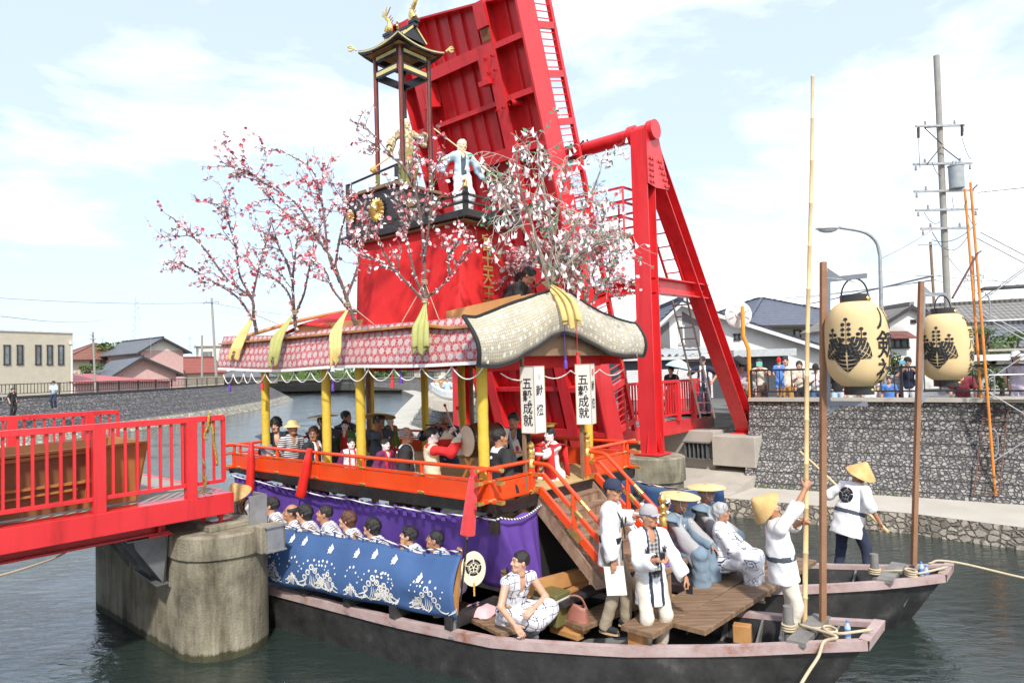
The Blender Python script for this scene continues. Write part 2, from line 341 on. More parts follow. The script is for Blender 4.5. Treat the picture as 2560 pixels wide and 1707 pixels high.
def rail(m, t0, t1, s, z0, z1, posts, bar_n, pw=.14, bw=.032, top=.075):
    c = lambda t, z: Bf(t, s, z)
    m.bar(c(t0, z1 - top / 2), c(t1, z1 - top / 2), .085, top); m.bar(c(t0, z0 + .17), c(t1, z0 + .17), .06, .05)
    for p in posts: m.box(c(p, (z0 + z1 - top) / 2), (pw, .11, z1 - z0 - top), FR)
    k = int(abs(t1 - t0) / bar_n)
    for i in range(k + 1):
        t = t0 + (t1 - t0) * i / k
        if min([abs(t - p) for p in posts] + [9]) > pw * .5 + .03: m.box(c(t, (z0 + .19 + z1 - top) / 2), (bw, bw, z1 - top - z0 - .19), FR)
lb = thing('bridge_span', 'short red road bridge span with red railings, ending over the concrete pier', 'bridge', tuple(Bf(-1, -2, 2.1)))
m = MB(); m.box(Bf(-4.95, -.16, 1.97), (10.1, .32, .28), FR); m.box(Bf(-4.95, -3.99, 1.97), (10.1, .32, .28), FR); m.box(Bf(.09, -2.07, 1.97), (.06, 3.5, .279), FR); m.build('edge_beam', red, lb, bevel=.008)
m = MB()
for s in (-.55, -2.07, -3.6):
    m.box(Bf(-5.3, s, 1.745), (9.4, .03, .17), FR); m.box(Bf(-5.3, s, 1.65), (9.4, .26, .025), FR); m.box(Bf(-.72, s, 1.74), (.03, .26, .2), FR); m.box(Bf(-.72, s, 1.625), (.3, .34, .03), FR)
m.build('girder', red, lb)
m = MB(); m.box(Bf(-4.95, -2.07, 2.04), (10, 3.5, .13), FR); m.build('deck', asph, lb)
m = MB(); rail(m, -10, 0, -.08, 2.11, 3.18, [-.45 - 1.1 * i for i in range(9)], .1375); m.box(Bf(-.005, -.08, 2.72), (.045, .06, .86), FR); m.build('near_railing', red, lb, bevel=.004)
m = MB(); rail(m, -10, 0, -4.07, 2.11, 3.18, [-.45 - 1.1 * i for i in range(9)], .1375); m.box(Bf(-.005, -4.07, 2.72), (.045, .06, .86), FR); m.build('far_railing', red, lb, bevel=.004)
# yellow and black rope over the railing
m = MB(); ry = mat('yellow_rope', (.62, .40, .05), .8, scale=60, c2=(.05, .04, .02))
p = lambda t, s, z: Bf(t, s, z)
m.tube(interp([p(-.25, -.02, 2.95), p(-.24, -.0, 3.12), p(-.21, -.05, 3.21), p(-.18, -.13, 3.12), p(-.185, -.01, 3.02), p(-.16, -.02, 2.8), p(-.13, -.02, 2.62), p(-.12, -.03, 2.5)], 5), .018, 6)
m.tube(interp([p(-.26, -.0, 3.02), p(-.29, .02, 2.98), p(-.3, -.0, 2.9), p(-.27, .02, 2.86)], 4), .014, 6)
tag(m.build('rope', ry, loc=tuple(p(-.2, 0, 3.1)), smooth=True), 'yellow and black twisted rope looped over the end of the red railing', 'rope')
m = MB()
for k in range(3): m.tube(interp([p(-.33, -.0, 2.62 - .02 * k), p(-.30, .03, 2.5), p(-.325, -.01, 2.38), p(-.29, .03, 2.3 + .03 * k), p(-.33, 0, 2.2), p(-.42 + .1 * k, .03, 2.14)], 4), .010, 5)
tag(m.build('rope', mat('old_rope', (.16, .075, .03), .9, scale=50, c2=(.33, .23, .06)), loc=tuple(p(-.3, 0, 2.2)), smooth=True), 'thin brown rope knotted round the last thick railing post', 'rope')
# plywood boat-shaped crate standing on the span
ply = mat('plywood', (.30, .115, .03), .6, scale=2.2, c2=(.42, .18, .05), bump=.05)
plyd = mat('dark_plywood', (.16, .06, .022), .6, scale=2.5, c2=(.23, .095, .035), bump=.05)
tr = thing('plywood_trough', 'large brown plywood trough standing on the bridge behind the red railing', 'wooden trough', tuple(Bf(-2.5, -1, 2.11)))
m = MB()
q = lambda t, s, z: Bf(t, s, z)
m.prism([q(-6, -.42, 2.13), q(-1.02, -.42, 2.13), q(-.90, -.36, 2.88), q(-6, -.36, 2.82)], BS * -.03); m.build('panel', plyd, tr)
m = MB(); m.prism([q(-1.02, -.42, 2.125), q(-.90, -.36, 2.89), q(-.90, -1.75, 2.89), q(-1.02, -1.7, 2.125)], BX * .03)
m.prism([q(-1.62, -.415, 2.13), q(-1.02, -.415, 2.13), q(-.90, -.352, 2.885), q(-1.56, -.352, 2.87)], BS * .012); m.build('end_panel', ply, tr)
m = MB(); m.bar(q(-6, -.33, 2.80), q(-.89, -.33, 2.885), .07, .03); m.bar(q(-3.3, -.34, 2.775), q(-1.55, -.34, 2.835), .05, .04); m.bar(q(-6, -.37, 2.42), q(-1.4, -.36, 2.47), .06, .03); m.bar(q(-2.6, -.36, 2.36), q(-1.7, -.36, 2.39), .05, .025); m.build('batten', ply, tr)
m = MB(); m.prism([q(-6, -1.72, 2.13), q(-1.02, -1.72, 2.13), q(-.90, -1.74, 2.88), q(-6, -1.74, 2.82)], BS * -.03); m.build('far_panel', plyd, tr)
# ---- piers
def stadium(c1, d, L, r, n=14):
    d = Vector(d).normalized(); s = Vector((d.y, -d.x, 0)); P = []
    for i in range(n + 1):
        a = math.pi * i / n; P.append(c1 + s * (r * math.cos(a)) - d * (r * math.sin(a)))
    for i in range(n + 1):
        a = math.pi * i / n; P.append(c1 + d * L - s * (r * math.cos(a)) + d * (r * math.sin(a)))
    return P
def pier(name, label, c1, d, L, r, ztop, lip, lipz):
    o = thing(name, label, 'pier', (c1.x, c1.y, 0))
    P = stadium(c1, d, L, r, 22); Q = stadium(c1, d, L, r + lip, 22); n = len(P); m = MB()
    zs = [(P, -.5), (P, .02), (P, ztop - lipz), (Q, ztop - lipz + .02), (Q, ztop - .03)]
    rows = [[V(p.x, p.y, z) for p in pp] + [V(pp[0].x, pp[0].y, z)] for pp, z in zs]; m.grid(rows)
    T = stadium(c1, d, L, r + lip - .04, 22); m.grid([rows[-1], [V(p.x, p.y, ztop) for p in T] + [V(T[0].x, T[0].y, ztop)]])
    m.add([V(p.x, p.y, ztop) for p in T], [tuple(range(n))]); m.build('shaft', conc_old, o, smooth='auto'); return o
DPR = -BS
c1 = V(-4.13, 9.62); p1 = pier('concrete_pier', 'weathered round-ended concrete pier under the near end of the red bridge', c1, DPR, 3.1, .60, 1.62, .035, .33)
# steel bracket on its flank, base plates and mooring box on top
m = MB(); fl = -BX; base = c1 + DPR * .15 + fl * .66
m.prism([base + V(0, 0, 1.60), base + DPR * 1.25 + V(0, 0, 1.60), base + DPR * 1.05 + V(0, 0, .98), base + DPR * .1 + V(0, 0, .98)], fl * .02)
for k in (0, .42, .84, 1.22):
    a = base + DPR * (k + .02); m.prism([a + V(0, 0, 1.6), a + fl * .42 + V(0, 0, 1.6), a + fl * .40 + V(0, 0, 1.5), a + fl * .06 + V(0, 0, .99)], DPR * .018)
m.prism([base + V(0, 0, 1.6), base + fl * .5 + V(0, 0, 1.6), base + fl * .38 + DPR * .7 + V(0, 0, 1.6), base + DPR * 1.3 + V(0, 0, 1.6)], Z * .02)
m.prism([base + V(0, 0, .97), base + fl * .16 + V(0, 0, .97), base + fl * .06 + DPR * 1.05 + V(0, 0, .97), base + DPR * 1.05 + V(0, 0, .97)], Z * .02)
m.build('bracket', dsteel, p1)
m = MB(); a = c1 - DPR * .08 + BX * .05
m.box(a + V(0, 0, 1.66), (.7, .4, .08), FR); m.box(a + BX * .28 - DPR * .62 + V(0, 0, 1.50), (.36, .2, .36), FR); m.build('pedestal', conc_old, p1, bevel=.012)
m = MB(); m.box(a + BX * .45 - DPR * .05 + V(0, 0, 1.82), (.03, .36, .4), FR); m.box(a + BX * .33 - DPR * .22 + V(0, 0, 1.82), (.26, .03, .4), FR)
m.build('steel_box', steel, p1); m = MB(); m.box(a + BX * .30 - DPR * .735 + V(0, 0, 1.5), (.24, .02, .32), FR); m.box(a + BX * .30 - DPR * .75 + V(0, 0, 1.665), (.3, .05, .02), FR); m.box(a + BX * .30 - DPR * .75 + V(0, 0, 1.335), (.3, .05, .02), FR); m.build('steel_bracket', steel, p1)
m = MB(); m.lathe([(.03, 1.70), (.03, 1.78), (.05, 1.78), (.05, 1.80), (0, 1.80)], 8, Matrix.Translation(a - BX * .1)); m.lathe([(.03, 1.70), (.03, 1.78), (.045, 1.78), (.045, 1.8), (0, 1.8)], 8, Matrix.Translation(a - BX * .25 + DPR * .2)); m.box(a - BX * .05 + DPR * .12 + V(0, 0, 1.705), (.3, .16, .015), FR); m.build('anchor_plate', red, p1)
c2 = Bf(9.14, 1.36, 0); p2 = pier('concrete_pier', 'stained concrete pier carrying the upright post of the red tower', c2, DPR, 6.2, .62, 1.66, .05, .55)
m = MB(); m.box(Bf(9.05, 1.99, .9), (.04, .03, .08), FR); m.build('tag', mat('white_paint', (.8, .8, .8), .5), p2)
# abutment and sloped apron under the far half
ab = thing('abutment', 'pale concrete abutment under the foot of the slanted red leg', 'abutment', tuple(Bf(14.6, 1, 0)))
m = MB(); m.box(Bf(14.0, 1.38, 1.28), (1.5, 1.2, .8), FR); m.box(Bf(13.9, -1.95, 1.1), (.9, 5.4, 1.36), FR); m.build('block', conc, ab, bevel=.015)
m = MB(); m.prism([Bf(11.6, 2.0, .43), Bf(14.4, 2.0, .9), Bf(14.4, -6, .9), Bf(11.6, -6, .43)], Z * -.5); m.prism([Bf(13.9, 2.6, .425), Bf(15.0, 2.4, .95), Bf(15.0, 1.0, .95), Bf(13.9, 1, .425)], Z * -.4); m.build('apron', conc, ab)
m = MB()
for k in range(6): m.box(Bf(13.32, .62 - k * .13, 1.25), (.18, .02, .42), FR)
m.box(Bf(13.42, .3, 1.25), (.02, .8, .44), FR); m.box(Bf(13.32, .3, 1.47), (.24, .82, .02), FR); m.box(Bf(13.32, .3, 1.03), (.2, .82, .02), FR); m.build('fender', dsteel, ab)
# ---- far half span
rb = thing('bridge_span', 'far half of the red bridge with dense red railing beside the slanted leg', 'bridge', tuple(Bf(12, -2, 2.1)))
m = MB(); m.box(Bf(12.4, -.1, 1.93), (5.4, .2, .36), FR); m.box(Bf(12.4, -4.05, 1.93), (5.4, .2, .36), FR); m.build('edge_beam', red, rb)
m = MB(); m.box(Bf(12.3, -.9, 1.67), (5.0, .25, .3), FR); m.box(Bf(12.3, -3.2, 1.67), (5.0, .25, .3), FR); m.build('girder', red, rb)
m = MB(); m.box(Bf(12.4, -2.07, 2.04), (5.4, 3.7, .14), FR); m.build('deck', asph, rb)
for nm, s in (('near_railing', .04), ('far_railing', -4.15)):
    m = MB(); rail(m, 9.9, 14.75, s, 2.12, 3.24, [9.95, 10.9, 11.85, 12.8, 13.75, 14.7], .135, pw=.16, bw=.038); m.build(nm, red, rb)
# ---- raised leaf
TH = R(73.3); ld = (-BX * math.cos(TH) + Z * math.sin(TH)); le = (BX * math.sin(TH) + Z * math.cos(TH)); L0 = Bf(9.05, .30, 1.45)
def Lf(l, s, e): return L0 + ld * l - BS * s + le * e      # along the leaf, across from its near edge, towards the roadway side
LF = (ld, -BS, le); LE = lambda s: 10.42 + .17 * s; LL = 10.72; LW = 3.95
lf = thing('bascule_leaf', 'huge red steel bridge leaf raised almost upright behind the festival boat', 'bridge leaf', tuple(L0))
m = MB(); m.prism([Lf(0, .05, .34), Lf(LE(.05), .05, .34), Lf(LE(LW - .05), LW - .05, .34), Lf(0, LW - .05, .34)], le * .03); m.build('deck_plate', red, lf)
m = MB(); m.box(Lf(LE(0) / 2, .02, .32), (LE(0), .05, .62), LF); m.box(Lf(LE(LW) / 2, LW - .02, .3), (LE(LW), .05, .55), LF); m.bar(Lf(LE(0) - .02, 0, .27), Lf(LE(LW) - .02, LW, .27), .04, .44, up=le); m.box(Lf(.02, LW / 2, .27), (.04, LW, .44), LF); m.build('fascia', red, lf)
for s in (.95, 3.3):
    m = MB(); q = LE(s); m.box(Lf(q / 2 + .1, s, .23), (q - .2, .03, .46), LF); m.box(Lf(q / 2 + .1, s, -.015), (q - .2, .30, .03), LF)
    m.box(Lf(q - .3, s, -.06), (.5, .3, .07), LF); m.build('main_girder', red, lf)
    m = MB(); m.box(Lf(q - .7, s, -.035), (.26, .24, .02), LF); m.build('bearing_pad', mat('rust', (.17, .05, .02), .8, c2=(.30, .11, .05)), lf)
cb = [9.6 - 1.12 * k for k in range(9)]
for i, l in enumerate(cb):
    wide = i % 2 == 0; m = MB(); m.box(Lf(l, 2.125, .27 if not wide else .22), (.025, 2.3, .38 if not wide else .48), LF)
    if wide: m.box(Lf(l, 2.125, -.01), (.26, 2.3, .025), LF)
    else: m.box(Lf(l, 2.125, .075), (.10, 2.3, .02), LF)
    for a, c in ((.05, .93), (3.32, 3.92)):
        m.prism([Lf(l, a, .05), Lf(l, a, .45), Lf(l, c, .45), Lf(l, c, .0)], ld * .02); m.prism([Lf(l - .06, a, .04), Lf(l - .06, c, -.0), Lf(l + .06, c, -.0), Lf(l + .06, a, .04)], le * -.015)
    m.build('cross_beam', red, lf)
m = MB()
for s in (1.4, 1.8, 2.2, 2.6, 2.95): m.box(Lf(LE(s) / 2, s, .30), (LE(s) - .1, .02, .09), LF)
for s in (.5, 3.65): m.box(Lf(LE(s) / 2, s, .31), (LE(s) - .1, .02, .07), LF)
m.build('stringer', red, lf)
for l, s, q_ in ((LL - 2.35, .62, .5), (LL - 3.0, 3.6, .4), (1.6, .45, .5)):
    m = MB(); m.tube([Lf(l, s, .45), Lf(l - .02, s, -.12)], .065, 12, caps=False); m.tube([Lf(l - .02, s, -.12), Lf(l, s, .42)], .05, 12, caps=False); m.build('drain_pipe', red, lf)
m = MB()
for l in (LL - 1.5,):
    for s in (1.2, 3.05): m.box(Lf(l, s, .08), (.5, .2, .3), LF); m.box(Lf(l - .28, s, -.02), (.1, .3, .3), LF)
for l in (LL - 1.3, LL - 1.6, LL - 2.4):
    for s in (.9, 1.1): m.lathe([(.03, -.06), (.03, -.03), (0, -.03)], 6, Matrix.Translation(Lf(l, s, -.02)) @ Matrix((ld, -BS, le)).transposed().to_4x4())
m.build('lock_block', red, lf)
m = MB(); top = 1.22
m.bar(Lf(.3, .04, top), Lf(LE(0), .04, top), .10, .10); m.bar(Lf(.3, .04, .80 - .05), Lf(.31, .04, .75), .02)
for k in range(10):
    l = .55 + k * 1.03; m.box(Lf(l, .04, .9), (.14, .1, .62), LF)
    for j in range(1, 7):
        lj = l + j * 1.03 / 7
        if lj < LE(0): m.box(Lf(lj, .04, .9), (.022, .022, .62), LF)
m.build('leaf_railing', red, lf)
m = MB(); m.bar(Lf(.3, LW - .04, top), Lf(LL, LW - .04, top), .10, .10)
for k in range(11):
    l = .55 + k * 1.03; m.box(Lf(l, LW - .04, .9), (.14, .1, .62), LF)
m.build('leaf_railing', red, lf)
# ---- tower
tw = thing('bridge_tower', 'tall red steel A-frame tower with bolted joints beside the raised leaf', 'bridge tower', tuple(Bf(9.14, 1.32, 1.66)))
def ibeam(m, a, c, w, h, side):
    a, c = Vector(a), Vector(c); d = (c - a).normalized(); side = Vector(side); n = d.cross(side).normalized(); L = (c - a).length; mid = (a + c) / 2
    m.box(mid, (L, .03, h - .04), (d, side, n)); m.box(mid + n * (h / 2 - .012), (L, w, .026), (d, side, n)); m.box(mid - n * (h / 2 - .012), (L, w, .026), (d, side, n))
for s in (1.32, -4.75):
    top_ = Bf(9.2, s, 9.0); foot = Bf(9.14, s, 1.68); leg = Bf(14.4, s, 1.7)
    m = MB(); ibeam(m, foot, top_, .40, .36, BS); m.box(Bf(9.14, s, 1.70), (.62, .62, .035), FR)
    for k in (-1, 1): m.prism([Bf(9.14 + .2 * k, s + .02, 1.7), Bf(9.14 + .3 * k, s + .02, 1.7), Bf(9.14 + .18 * k, s + .02, 2.2)], BS * .02)
    m.prism([foot + BS * .2 + V(0, 0, .02), foot + BS * .3 + V(0, 0, .02), foot + BS * .2 + V(0, 0, .5)], BX * .02)
    m.build('upright', red, tw)
    m = MB(); ibeam(m, Bf(9.42, s, 8.7), leg, .40, .42, BS); m.box(leg + V(0, 0, .0), (.75, .62, .035), FR); m.build('slanted_leg', red, tw)
    m = MB(); m.prism([Bf(9.0, s + .21, 9.1), Bf(9.5, s + .21, 9.1), Bf(9.95, s + .21, 7.75), Bf(9.35, s + .21, 7.7), Bf(9.0, s + .21, 7.75)], BS * .02)
    for i in range(4):
        for j in range(5):
            for x0 in (9.12, 9.62 + j * .07 - .12):
                m.lathe([(.032, 0), (.032, .03), (0, .035)], 6, Matrix.Translation(Bf(x0 + (i % 2) * .11, s + .235, 8.35 - j * .13 - (i // 2) * .02)) @ Matrix.Rotation(math.pi / 2, 4, Vector((-BS.y, BS.x, 0))))
    m.build('gusset', red, tw)
    m = MB(); ibeam(m, Bf(9.3, s, 5.5), Bf(12.05, s, 5.5), .3, .36, BS); ibeam(m, Bf(9.3, s, 5.5), Bf(9.3, s - 1.6 if s > 0 else s + 1.6, 5.45), .3, .3, BX)
    for x0 in (9.5, 11.75):
        for j in range(3):
            for i in range(4): m.lathe([(.025, 0), (.025, .03), (0, .035)], 6, Matrix.Translation(Bf(x0 + i * .09 - .1, s + .03, 5.62 - j * .12)) @ Matrix.Rotation(math.pi / 2, 4, Vector((-BS.y, BS.x, 0))))
    m.build('tie_beam', red, tw)
m = MB(); m.tube([Bf(9.25, 1.62, 9.0), Bf(9.25, -5.6, 9.0)], .17, 20); m.tube([Bf(9.25, 1.66, 9.0), Bf(9.25, 1.50, 9.0)], .225, 24); m.tube([Bf(9.25, 1.14, 9.0), Bf(9.25, .98, 9.0)], .22, 24); m.build('crossbar', red, tw, smooth='auto')
m = MB(); m.tube([Bf(9.2, -.55 + .01 * k, 9 - .14 + k * .05) for k in range(7)] , .1, 8)
for k in range(5): m.tube(interp([Bf(9.05, -.2 - .12 * k, 9.15), Bf(8.98, -.28 - .12 * k, 9.0), Bf(9.05, -.3 - .1 * k, 8.8), Bf(9.3, -.35 - .1 * k, 8.79), Bf(9.44, -.3 - .12 * k, 9.1), Bf(9.2, -.2 - .12 * k, 9.2)], 4), .02, 6)
m.build('cable', mat('black_cable', (.02, .02, .022), .5), tw)
m = MB(); z0 = 6.7
m.box(Bf(9.6, -1.2, z0), (1.3, 4.2, .05), FR)
for s in (.85, 0, -.9, -1.8, -2.7):
    for tt in (9.05, 10.2): m.bar(Bf(tt, s, z0), Bf(tt, s, z0 + 1.1), .045)
for zz in (.4, .75, 1.1):
    for tt in (9.05, 10.2): m.bar(Bf(tt, .85, z0 + zz), Bf(tt, -2.7, z0 + zz), .045)
    m.bar(Bf(9.05, .85, z0 + zz), Bf(10.2, .85, z0 + zz), .045)
m.box(Bf(9.2, -2.2, z0 - .18), (.25, 6.6, .3), FR); m.build('platform', red, tw)
m = MB(); a0, a1 = Bf(9.75, 1.2, 8.1), Bf(11.2, 1.2, 5.65)
for o_ in (-.2, .2): m.bar(a0 - BS * (o_ + .2), a1 - BS * (o_ + .2), .05)
for k in range(9): f = k / 8; c = a0.lerp(a1, f); m.bar(c - BS * .0, c - BS * .4, .03)
m.build('rung_ladder', red, tw)
ldr = thing('ladder', 'grey aluminium ladder leaning against the red tower above the bridge', 'ladder', tuple(Bf(13.6, .5, 2.1)))
m = MB(); a0, a1 = Bf(11.7, 1.0, 5.35), Bf(13.55, .75, 2.15)
for o_ in (0, .42): m.bar(a0 - BS * o_, a1 - BS * o_, .03, .07)
m.build('stile', mat('aluminium', (.30, .29, .26), .5, metal=.3, c2=(.42, .41, .37)), ldr)
m = MB()
for k in range(11): c = a0.lerp(a1, (k + .5) / 11); m.bar(c, c - BS * .42, .035)
m.build('rung', MATS['aluminium'], ldr)
# ================================================================ THE FESTIVAL BOAT
verm = mat('vermilion', (.68, .055, .008), .28, scale=1.5, c2=(.78, .08, .014), coat=.25)
gold = mat('gold', (.78, .50, .13), .28, metal=.9, scale=30, c2=(.90, .66, .24), bump=.3, bscale=90)
lacq = mat('black_lacquer', (.016, .015, .015), .25, scale=4, c2=(.035, .032, .03))
tarb = mat('tarred_wood', (.022, .021, .021), .5, scale=3, bump=.25, bscale=18, stops=[(.3, (.016, .015, .015)), (.6, (.045, .044, .044)), (.78, (.12, .115, .11))])
pinkw = mat('pink_wood', (.36, .20, .19), .6, scale=4, bump=.2, bscale=30, stops=[(.28, (.30, .13, .07)), (.42, (.40, .28, .265)), (.7, (.50, .40, .385))])
woodn = mat('new_wood', (.42, .19, .06), .55, scale=3, bump=.1, c2=(.55, .29, .11))
wood = mat('weathered_wood', (.17, .095, .05), .75, scale=3.5, bump=.35, bscale=30, c2=(.29, .18, .105))
woodd = mat('dark_wood', (.05, .026, .014), .6, scale=4, bump=.2, c2=(.10, .055, .03))
def grain(m, ax):      # long streaks along one axis of the boat
    t, b = nodes_of(m); n = [x for x in t.nodes if x.type == 'TEX_NOISE'][0]; tc_ = [x for x in t.nodes if x.type == 'TEX_COORD'][0]
    mp_ = N(t, 'ShaderNodeMapping'); mp_.inputs['Rotation'].default_value = (0, 0, ax); mp_.inputs['Scale'].default_value = (1, 9, 3)
    t.links.new(tc_.outputs['Object'], mp_.inputs[0]); t.links.new(mp_.outputs[0], n.inputs['Vector'])
plank_m = mat('plank_wood', (.15, .085, .045), .7, scale=1.6, bump=.3, bscale=30, stops=[(.3, (.11, .062, .034)), (.5, (.205, .125, .07)), (.72, (.31, .215, .14))]); grain(plank_m, R(-50))
step_m = mat('step_wood', (.21, .125, .08), .7, scale=1.6, bump=.3, bscale=30, stops=[(.3, (.17, .095, .055)), (.5, (.27, .17, .11)), (.72, (.36, .26, .19))]); grain(step_m, R(-50))
whitep = mat('white_cord', (.75, .73, .70), .8)
BF = (AX, AV, Z)
bt = thing('festival_boat', 'tall festival boat of two lashed black hulls with a vermilion railed deck and cloth-hung roof', 'festival boat', tuple(Dk(-2, 1.6, 0)))
def lerp(tab, u): return float(np.interp(u, [a for a, _ in tab], [b for _, b in tab]))
HULLS = [([(-6.6, -.2), (-5.5, -.62), (-3.93, -.74), (-1.31, -.46), (.24, -.21), (1.51, .40), (2.45, .92), (3.15, 1.36), (3.72, 1.66)], [(-6.6, .9), (-4, 1.35), (0, 1.8), (2.2, 2.14), (3.72, 2.34)], 3.72),
         ([(-6.6, 2.3), (-4, 2.1), (0, 2.5), (1.2, 2.75), (2.54, 3.41), (3.53, 4.02), (4.03, 4.46)], [(-6.6, 3.4), (-4, 4.1), (0, 4.35), (1.6, 4.47), (3.37, 4.85), (4.03, 5.05)], 4.03)]
ZG = [(-6.6, .8), (-4, .60), (-1, .58), (1.5, .60), (2.5, .66), (3.1, .71), (4.1, .82)]
for A, B, um in HULLS:
    us = list(np.linspace(-6.6, um, 30)); m = MB(); hb = []
    def sh(u): return .62 * max(0, (u - (um - 1.5)) / 1.5) ** 1.2
    NA = lambda u, d=0, z=0: Dk(u, lerp(A, u) + d, lerp(ZG, u) + z); FA = lambda u, d=0, z=0: Dk(u, lerp(B, u) - d, lerp(ZG, u) + z)
    def low(u, side): return Dk(u - sh(u), (lerp(A, u) + .10 if side else lerp(B, u) - .10), -.15)
    m.grid([[NA(u, 0, -.02) for u in us], [low(u, 1) for u in us]]); m.grid([[low(u, 0) for u in us], [FA(u, 0, -.02) for u in us]])
    m.grid([[low(u, 1) for u in us], [low(u, 0) for u in us]])
    m.add([NA(um, 0, -.02), FA(um, 0, -.02), low(um, 0), low(um, 1)], [(0, 1, 2, 3)])
    fl = lambda u, s: Dk(u - sh(u) * .4, (lerp(A, u) + .13 if s else lerp(B, u) - .13), .34)
    u2 = [u for u in us if u < um - .12] + [um - .1]
    m.grid([[NA(u, .07, -.02) for u in u2], [fl(u, 1) for u in u2], [fl(u, 0) for u in u2], [FA(u, .07, -.02) for u in u2]])
    m.add([NA(um - .1, .07, -.02), FA(um - .1, .07, -.02), fl(um - .1, 0), fl(um - .1, 1)], [(0, 1, 2, 3)])
    hl = m.build('hull', tarb, bt)
    m = MB()
    for P, s in ((NA, 1), (FA, 1)):
        m.grid([[P(u, -.015, -.105) for u in us], [P(u, -.02, 0) for u in us], [P(u, .085, 0) for u in us], [P(u, .085, -.06) for u in us]])
    m.grid([[NA(um, -.015, -.105) + AX * .01, NA(um, -.02, 0) + AX * .02, NA(um, .0, 0) - AX * .09], [FA(um, -.015, -.105) + AX * .01, FA(um, -.02, 0) + AX * .02, FA(um, 0, 0) - AX * .09]])
    m.build('gunwale', pinkw, hl)
    m = MB()
    for u in np.arange(1.2, um - .3, .42):
        for P, sg in ((FA, -1), (NA, 1)):
            a = P(u, .075, -.03); f = fl(u, 1 if sg > 0 else 0); m.prism([a, f, f + AV * (.16 * sg)], AX * .025)
    m.build('rib', mat('grey_steel_plate', (.13, .125, .12), .6, scale=5, c2=(.22, .215, .21)), hl)
    m = MB(); u = um - .62; m.bar(NA(u, .02, .0), FA(u, .02, .0), .19, .05, ext=.06); m.build('bow_thwart', mat('grey_wood', (.15, .14, .13), .75, scale=5, c2=(.25, .24, .225)), hl)
    m = MB(); c = NA(u, .0, 0).lerp(FA(u, 0, 0), .42) - AX * .2; m.tube([c - Z * .3, c + Z * .24], .055, 14); m.build('bollard', MATS['grey_wood'], hl)
    m = MB()
    for k in range(3): m.tube([c + V(.07 * math.cos(a), .07 * math.sin(a), -.02 + .028 * k) for a in np.linspace(0, 6.3, 16)], .014, 6, caps=False)
    m.tube(interp([c + V(.06, 0, .0), c + AX * .3 + Z * .06, c + AX * .42 + AV * .1 + Z * .05, c + AX * .55 - AV * .1 + Z * .09, NA(um, .2, .05)], 5), .016, 6)
    for k in range(3): m.tube([c + AX * .45 - AV * .05 + V(.06 * math.cos(a), .09 * math.sin(a), .04 + .03 * k) for a in np.linspace(0, 6.3, 14)], .014, 6, caps=False)
    m.build('mooring_coil', mat('hemp', (.42, .33, .20), .9, scale=70, c2=(.58, .50, .36)), hl, smooth=True)
# mooring ropes
rp = lambda pts, r, lab: tag((lambda mm: mm.tube(interp(pts, 8), r, 7).build('mooring_rope', MATS['hemp'], smooth=True, loc=tuple(pts[0])))(MB()), lab, 'rope')
rp([Dk(3.0, 1.75, .76), onz(2090, 1590, .80), onz(2060, 1603, .74), onz(2046, 1640, .68), onz(2020, 1680, .62), onz(1996, 1720, .55)], .017, 'pale rope hanging over the gunwale of the near bow into the water')
rp([Dk(3.8, 4.7, .86), onz(2389, 1405, .88), Dk(5.6, 5.6, .58), Dk(8.6, 6.6, .6)], .015, 'pale rope stretched from the far bow tip out across the water')
rp([at(-60, 1455, 6.6), at(70, 1418, 7.3), at(150, 1388, 8.2), at(200, 1352, 9.5)], .012, 'thin slack rope crossing the water under the red bridge')
# cross beams carrying the deck, dark beams at the near gunwale
m = MB()
for u in (-5.6, -3.6, -1.6, .35): m.box(Dk(u, 2.1, .74), (.16, 3.6, .18), BF)
m.box(Dk(-2.6, 1.6, .86), (6.6, 2.2, .05), BF); m.build('platform_beam', tarb, bt)
m = MB()
for i, u in enumerate((-3.0, -2.12, -1.28, -.42)):
    v0 = lerp(HULLS[0][0], u) - .03; m.box(Dk(u, v0 + .5, lerp(ZG, u) + .085), (.11, 1.0, .15), BF)
m.build('gunwale_beam', tarb, bt)
# framing under the deck
m = MB()
for u in (-5.9, -4, -2, -.12):
    for v in (.42, 1.0, 2.3, 2.95): m.box(Dk(u, v, 1.4), (.11, .11, 1.05), BF)
    m.box(Dk(u, 1.65, 1.86), (.12, 3.0, .14), BF); m.box(Dk(u, 1.65, 1.2), (.08, 2.6, .10), BF)
m.build('timber_frame', wood, bt)
m = MB(); m.bar(Dk(.18, .35, .98), Dk(.75, 2.6, .98), .09, .17); m.box(Dk(.5, 1.0, .86), (.1, 1.6, .1), BF); m.build('sill_beam', woodn, bt)
m = MB(); m.box(Dk(-.06, 1.7, 1.3), (.02, 2.7, .9), BF); m.build('hold_shade', mat('painted_shade', (.02, .015, .012), .9), bt)  # near-black sheet standing in for the shade under the deck
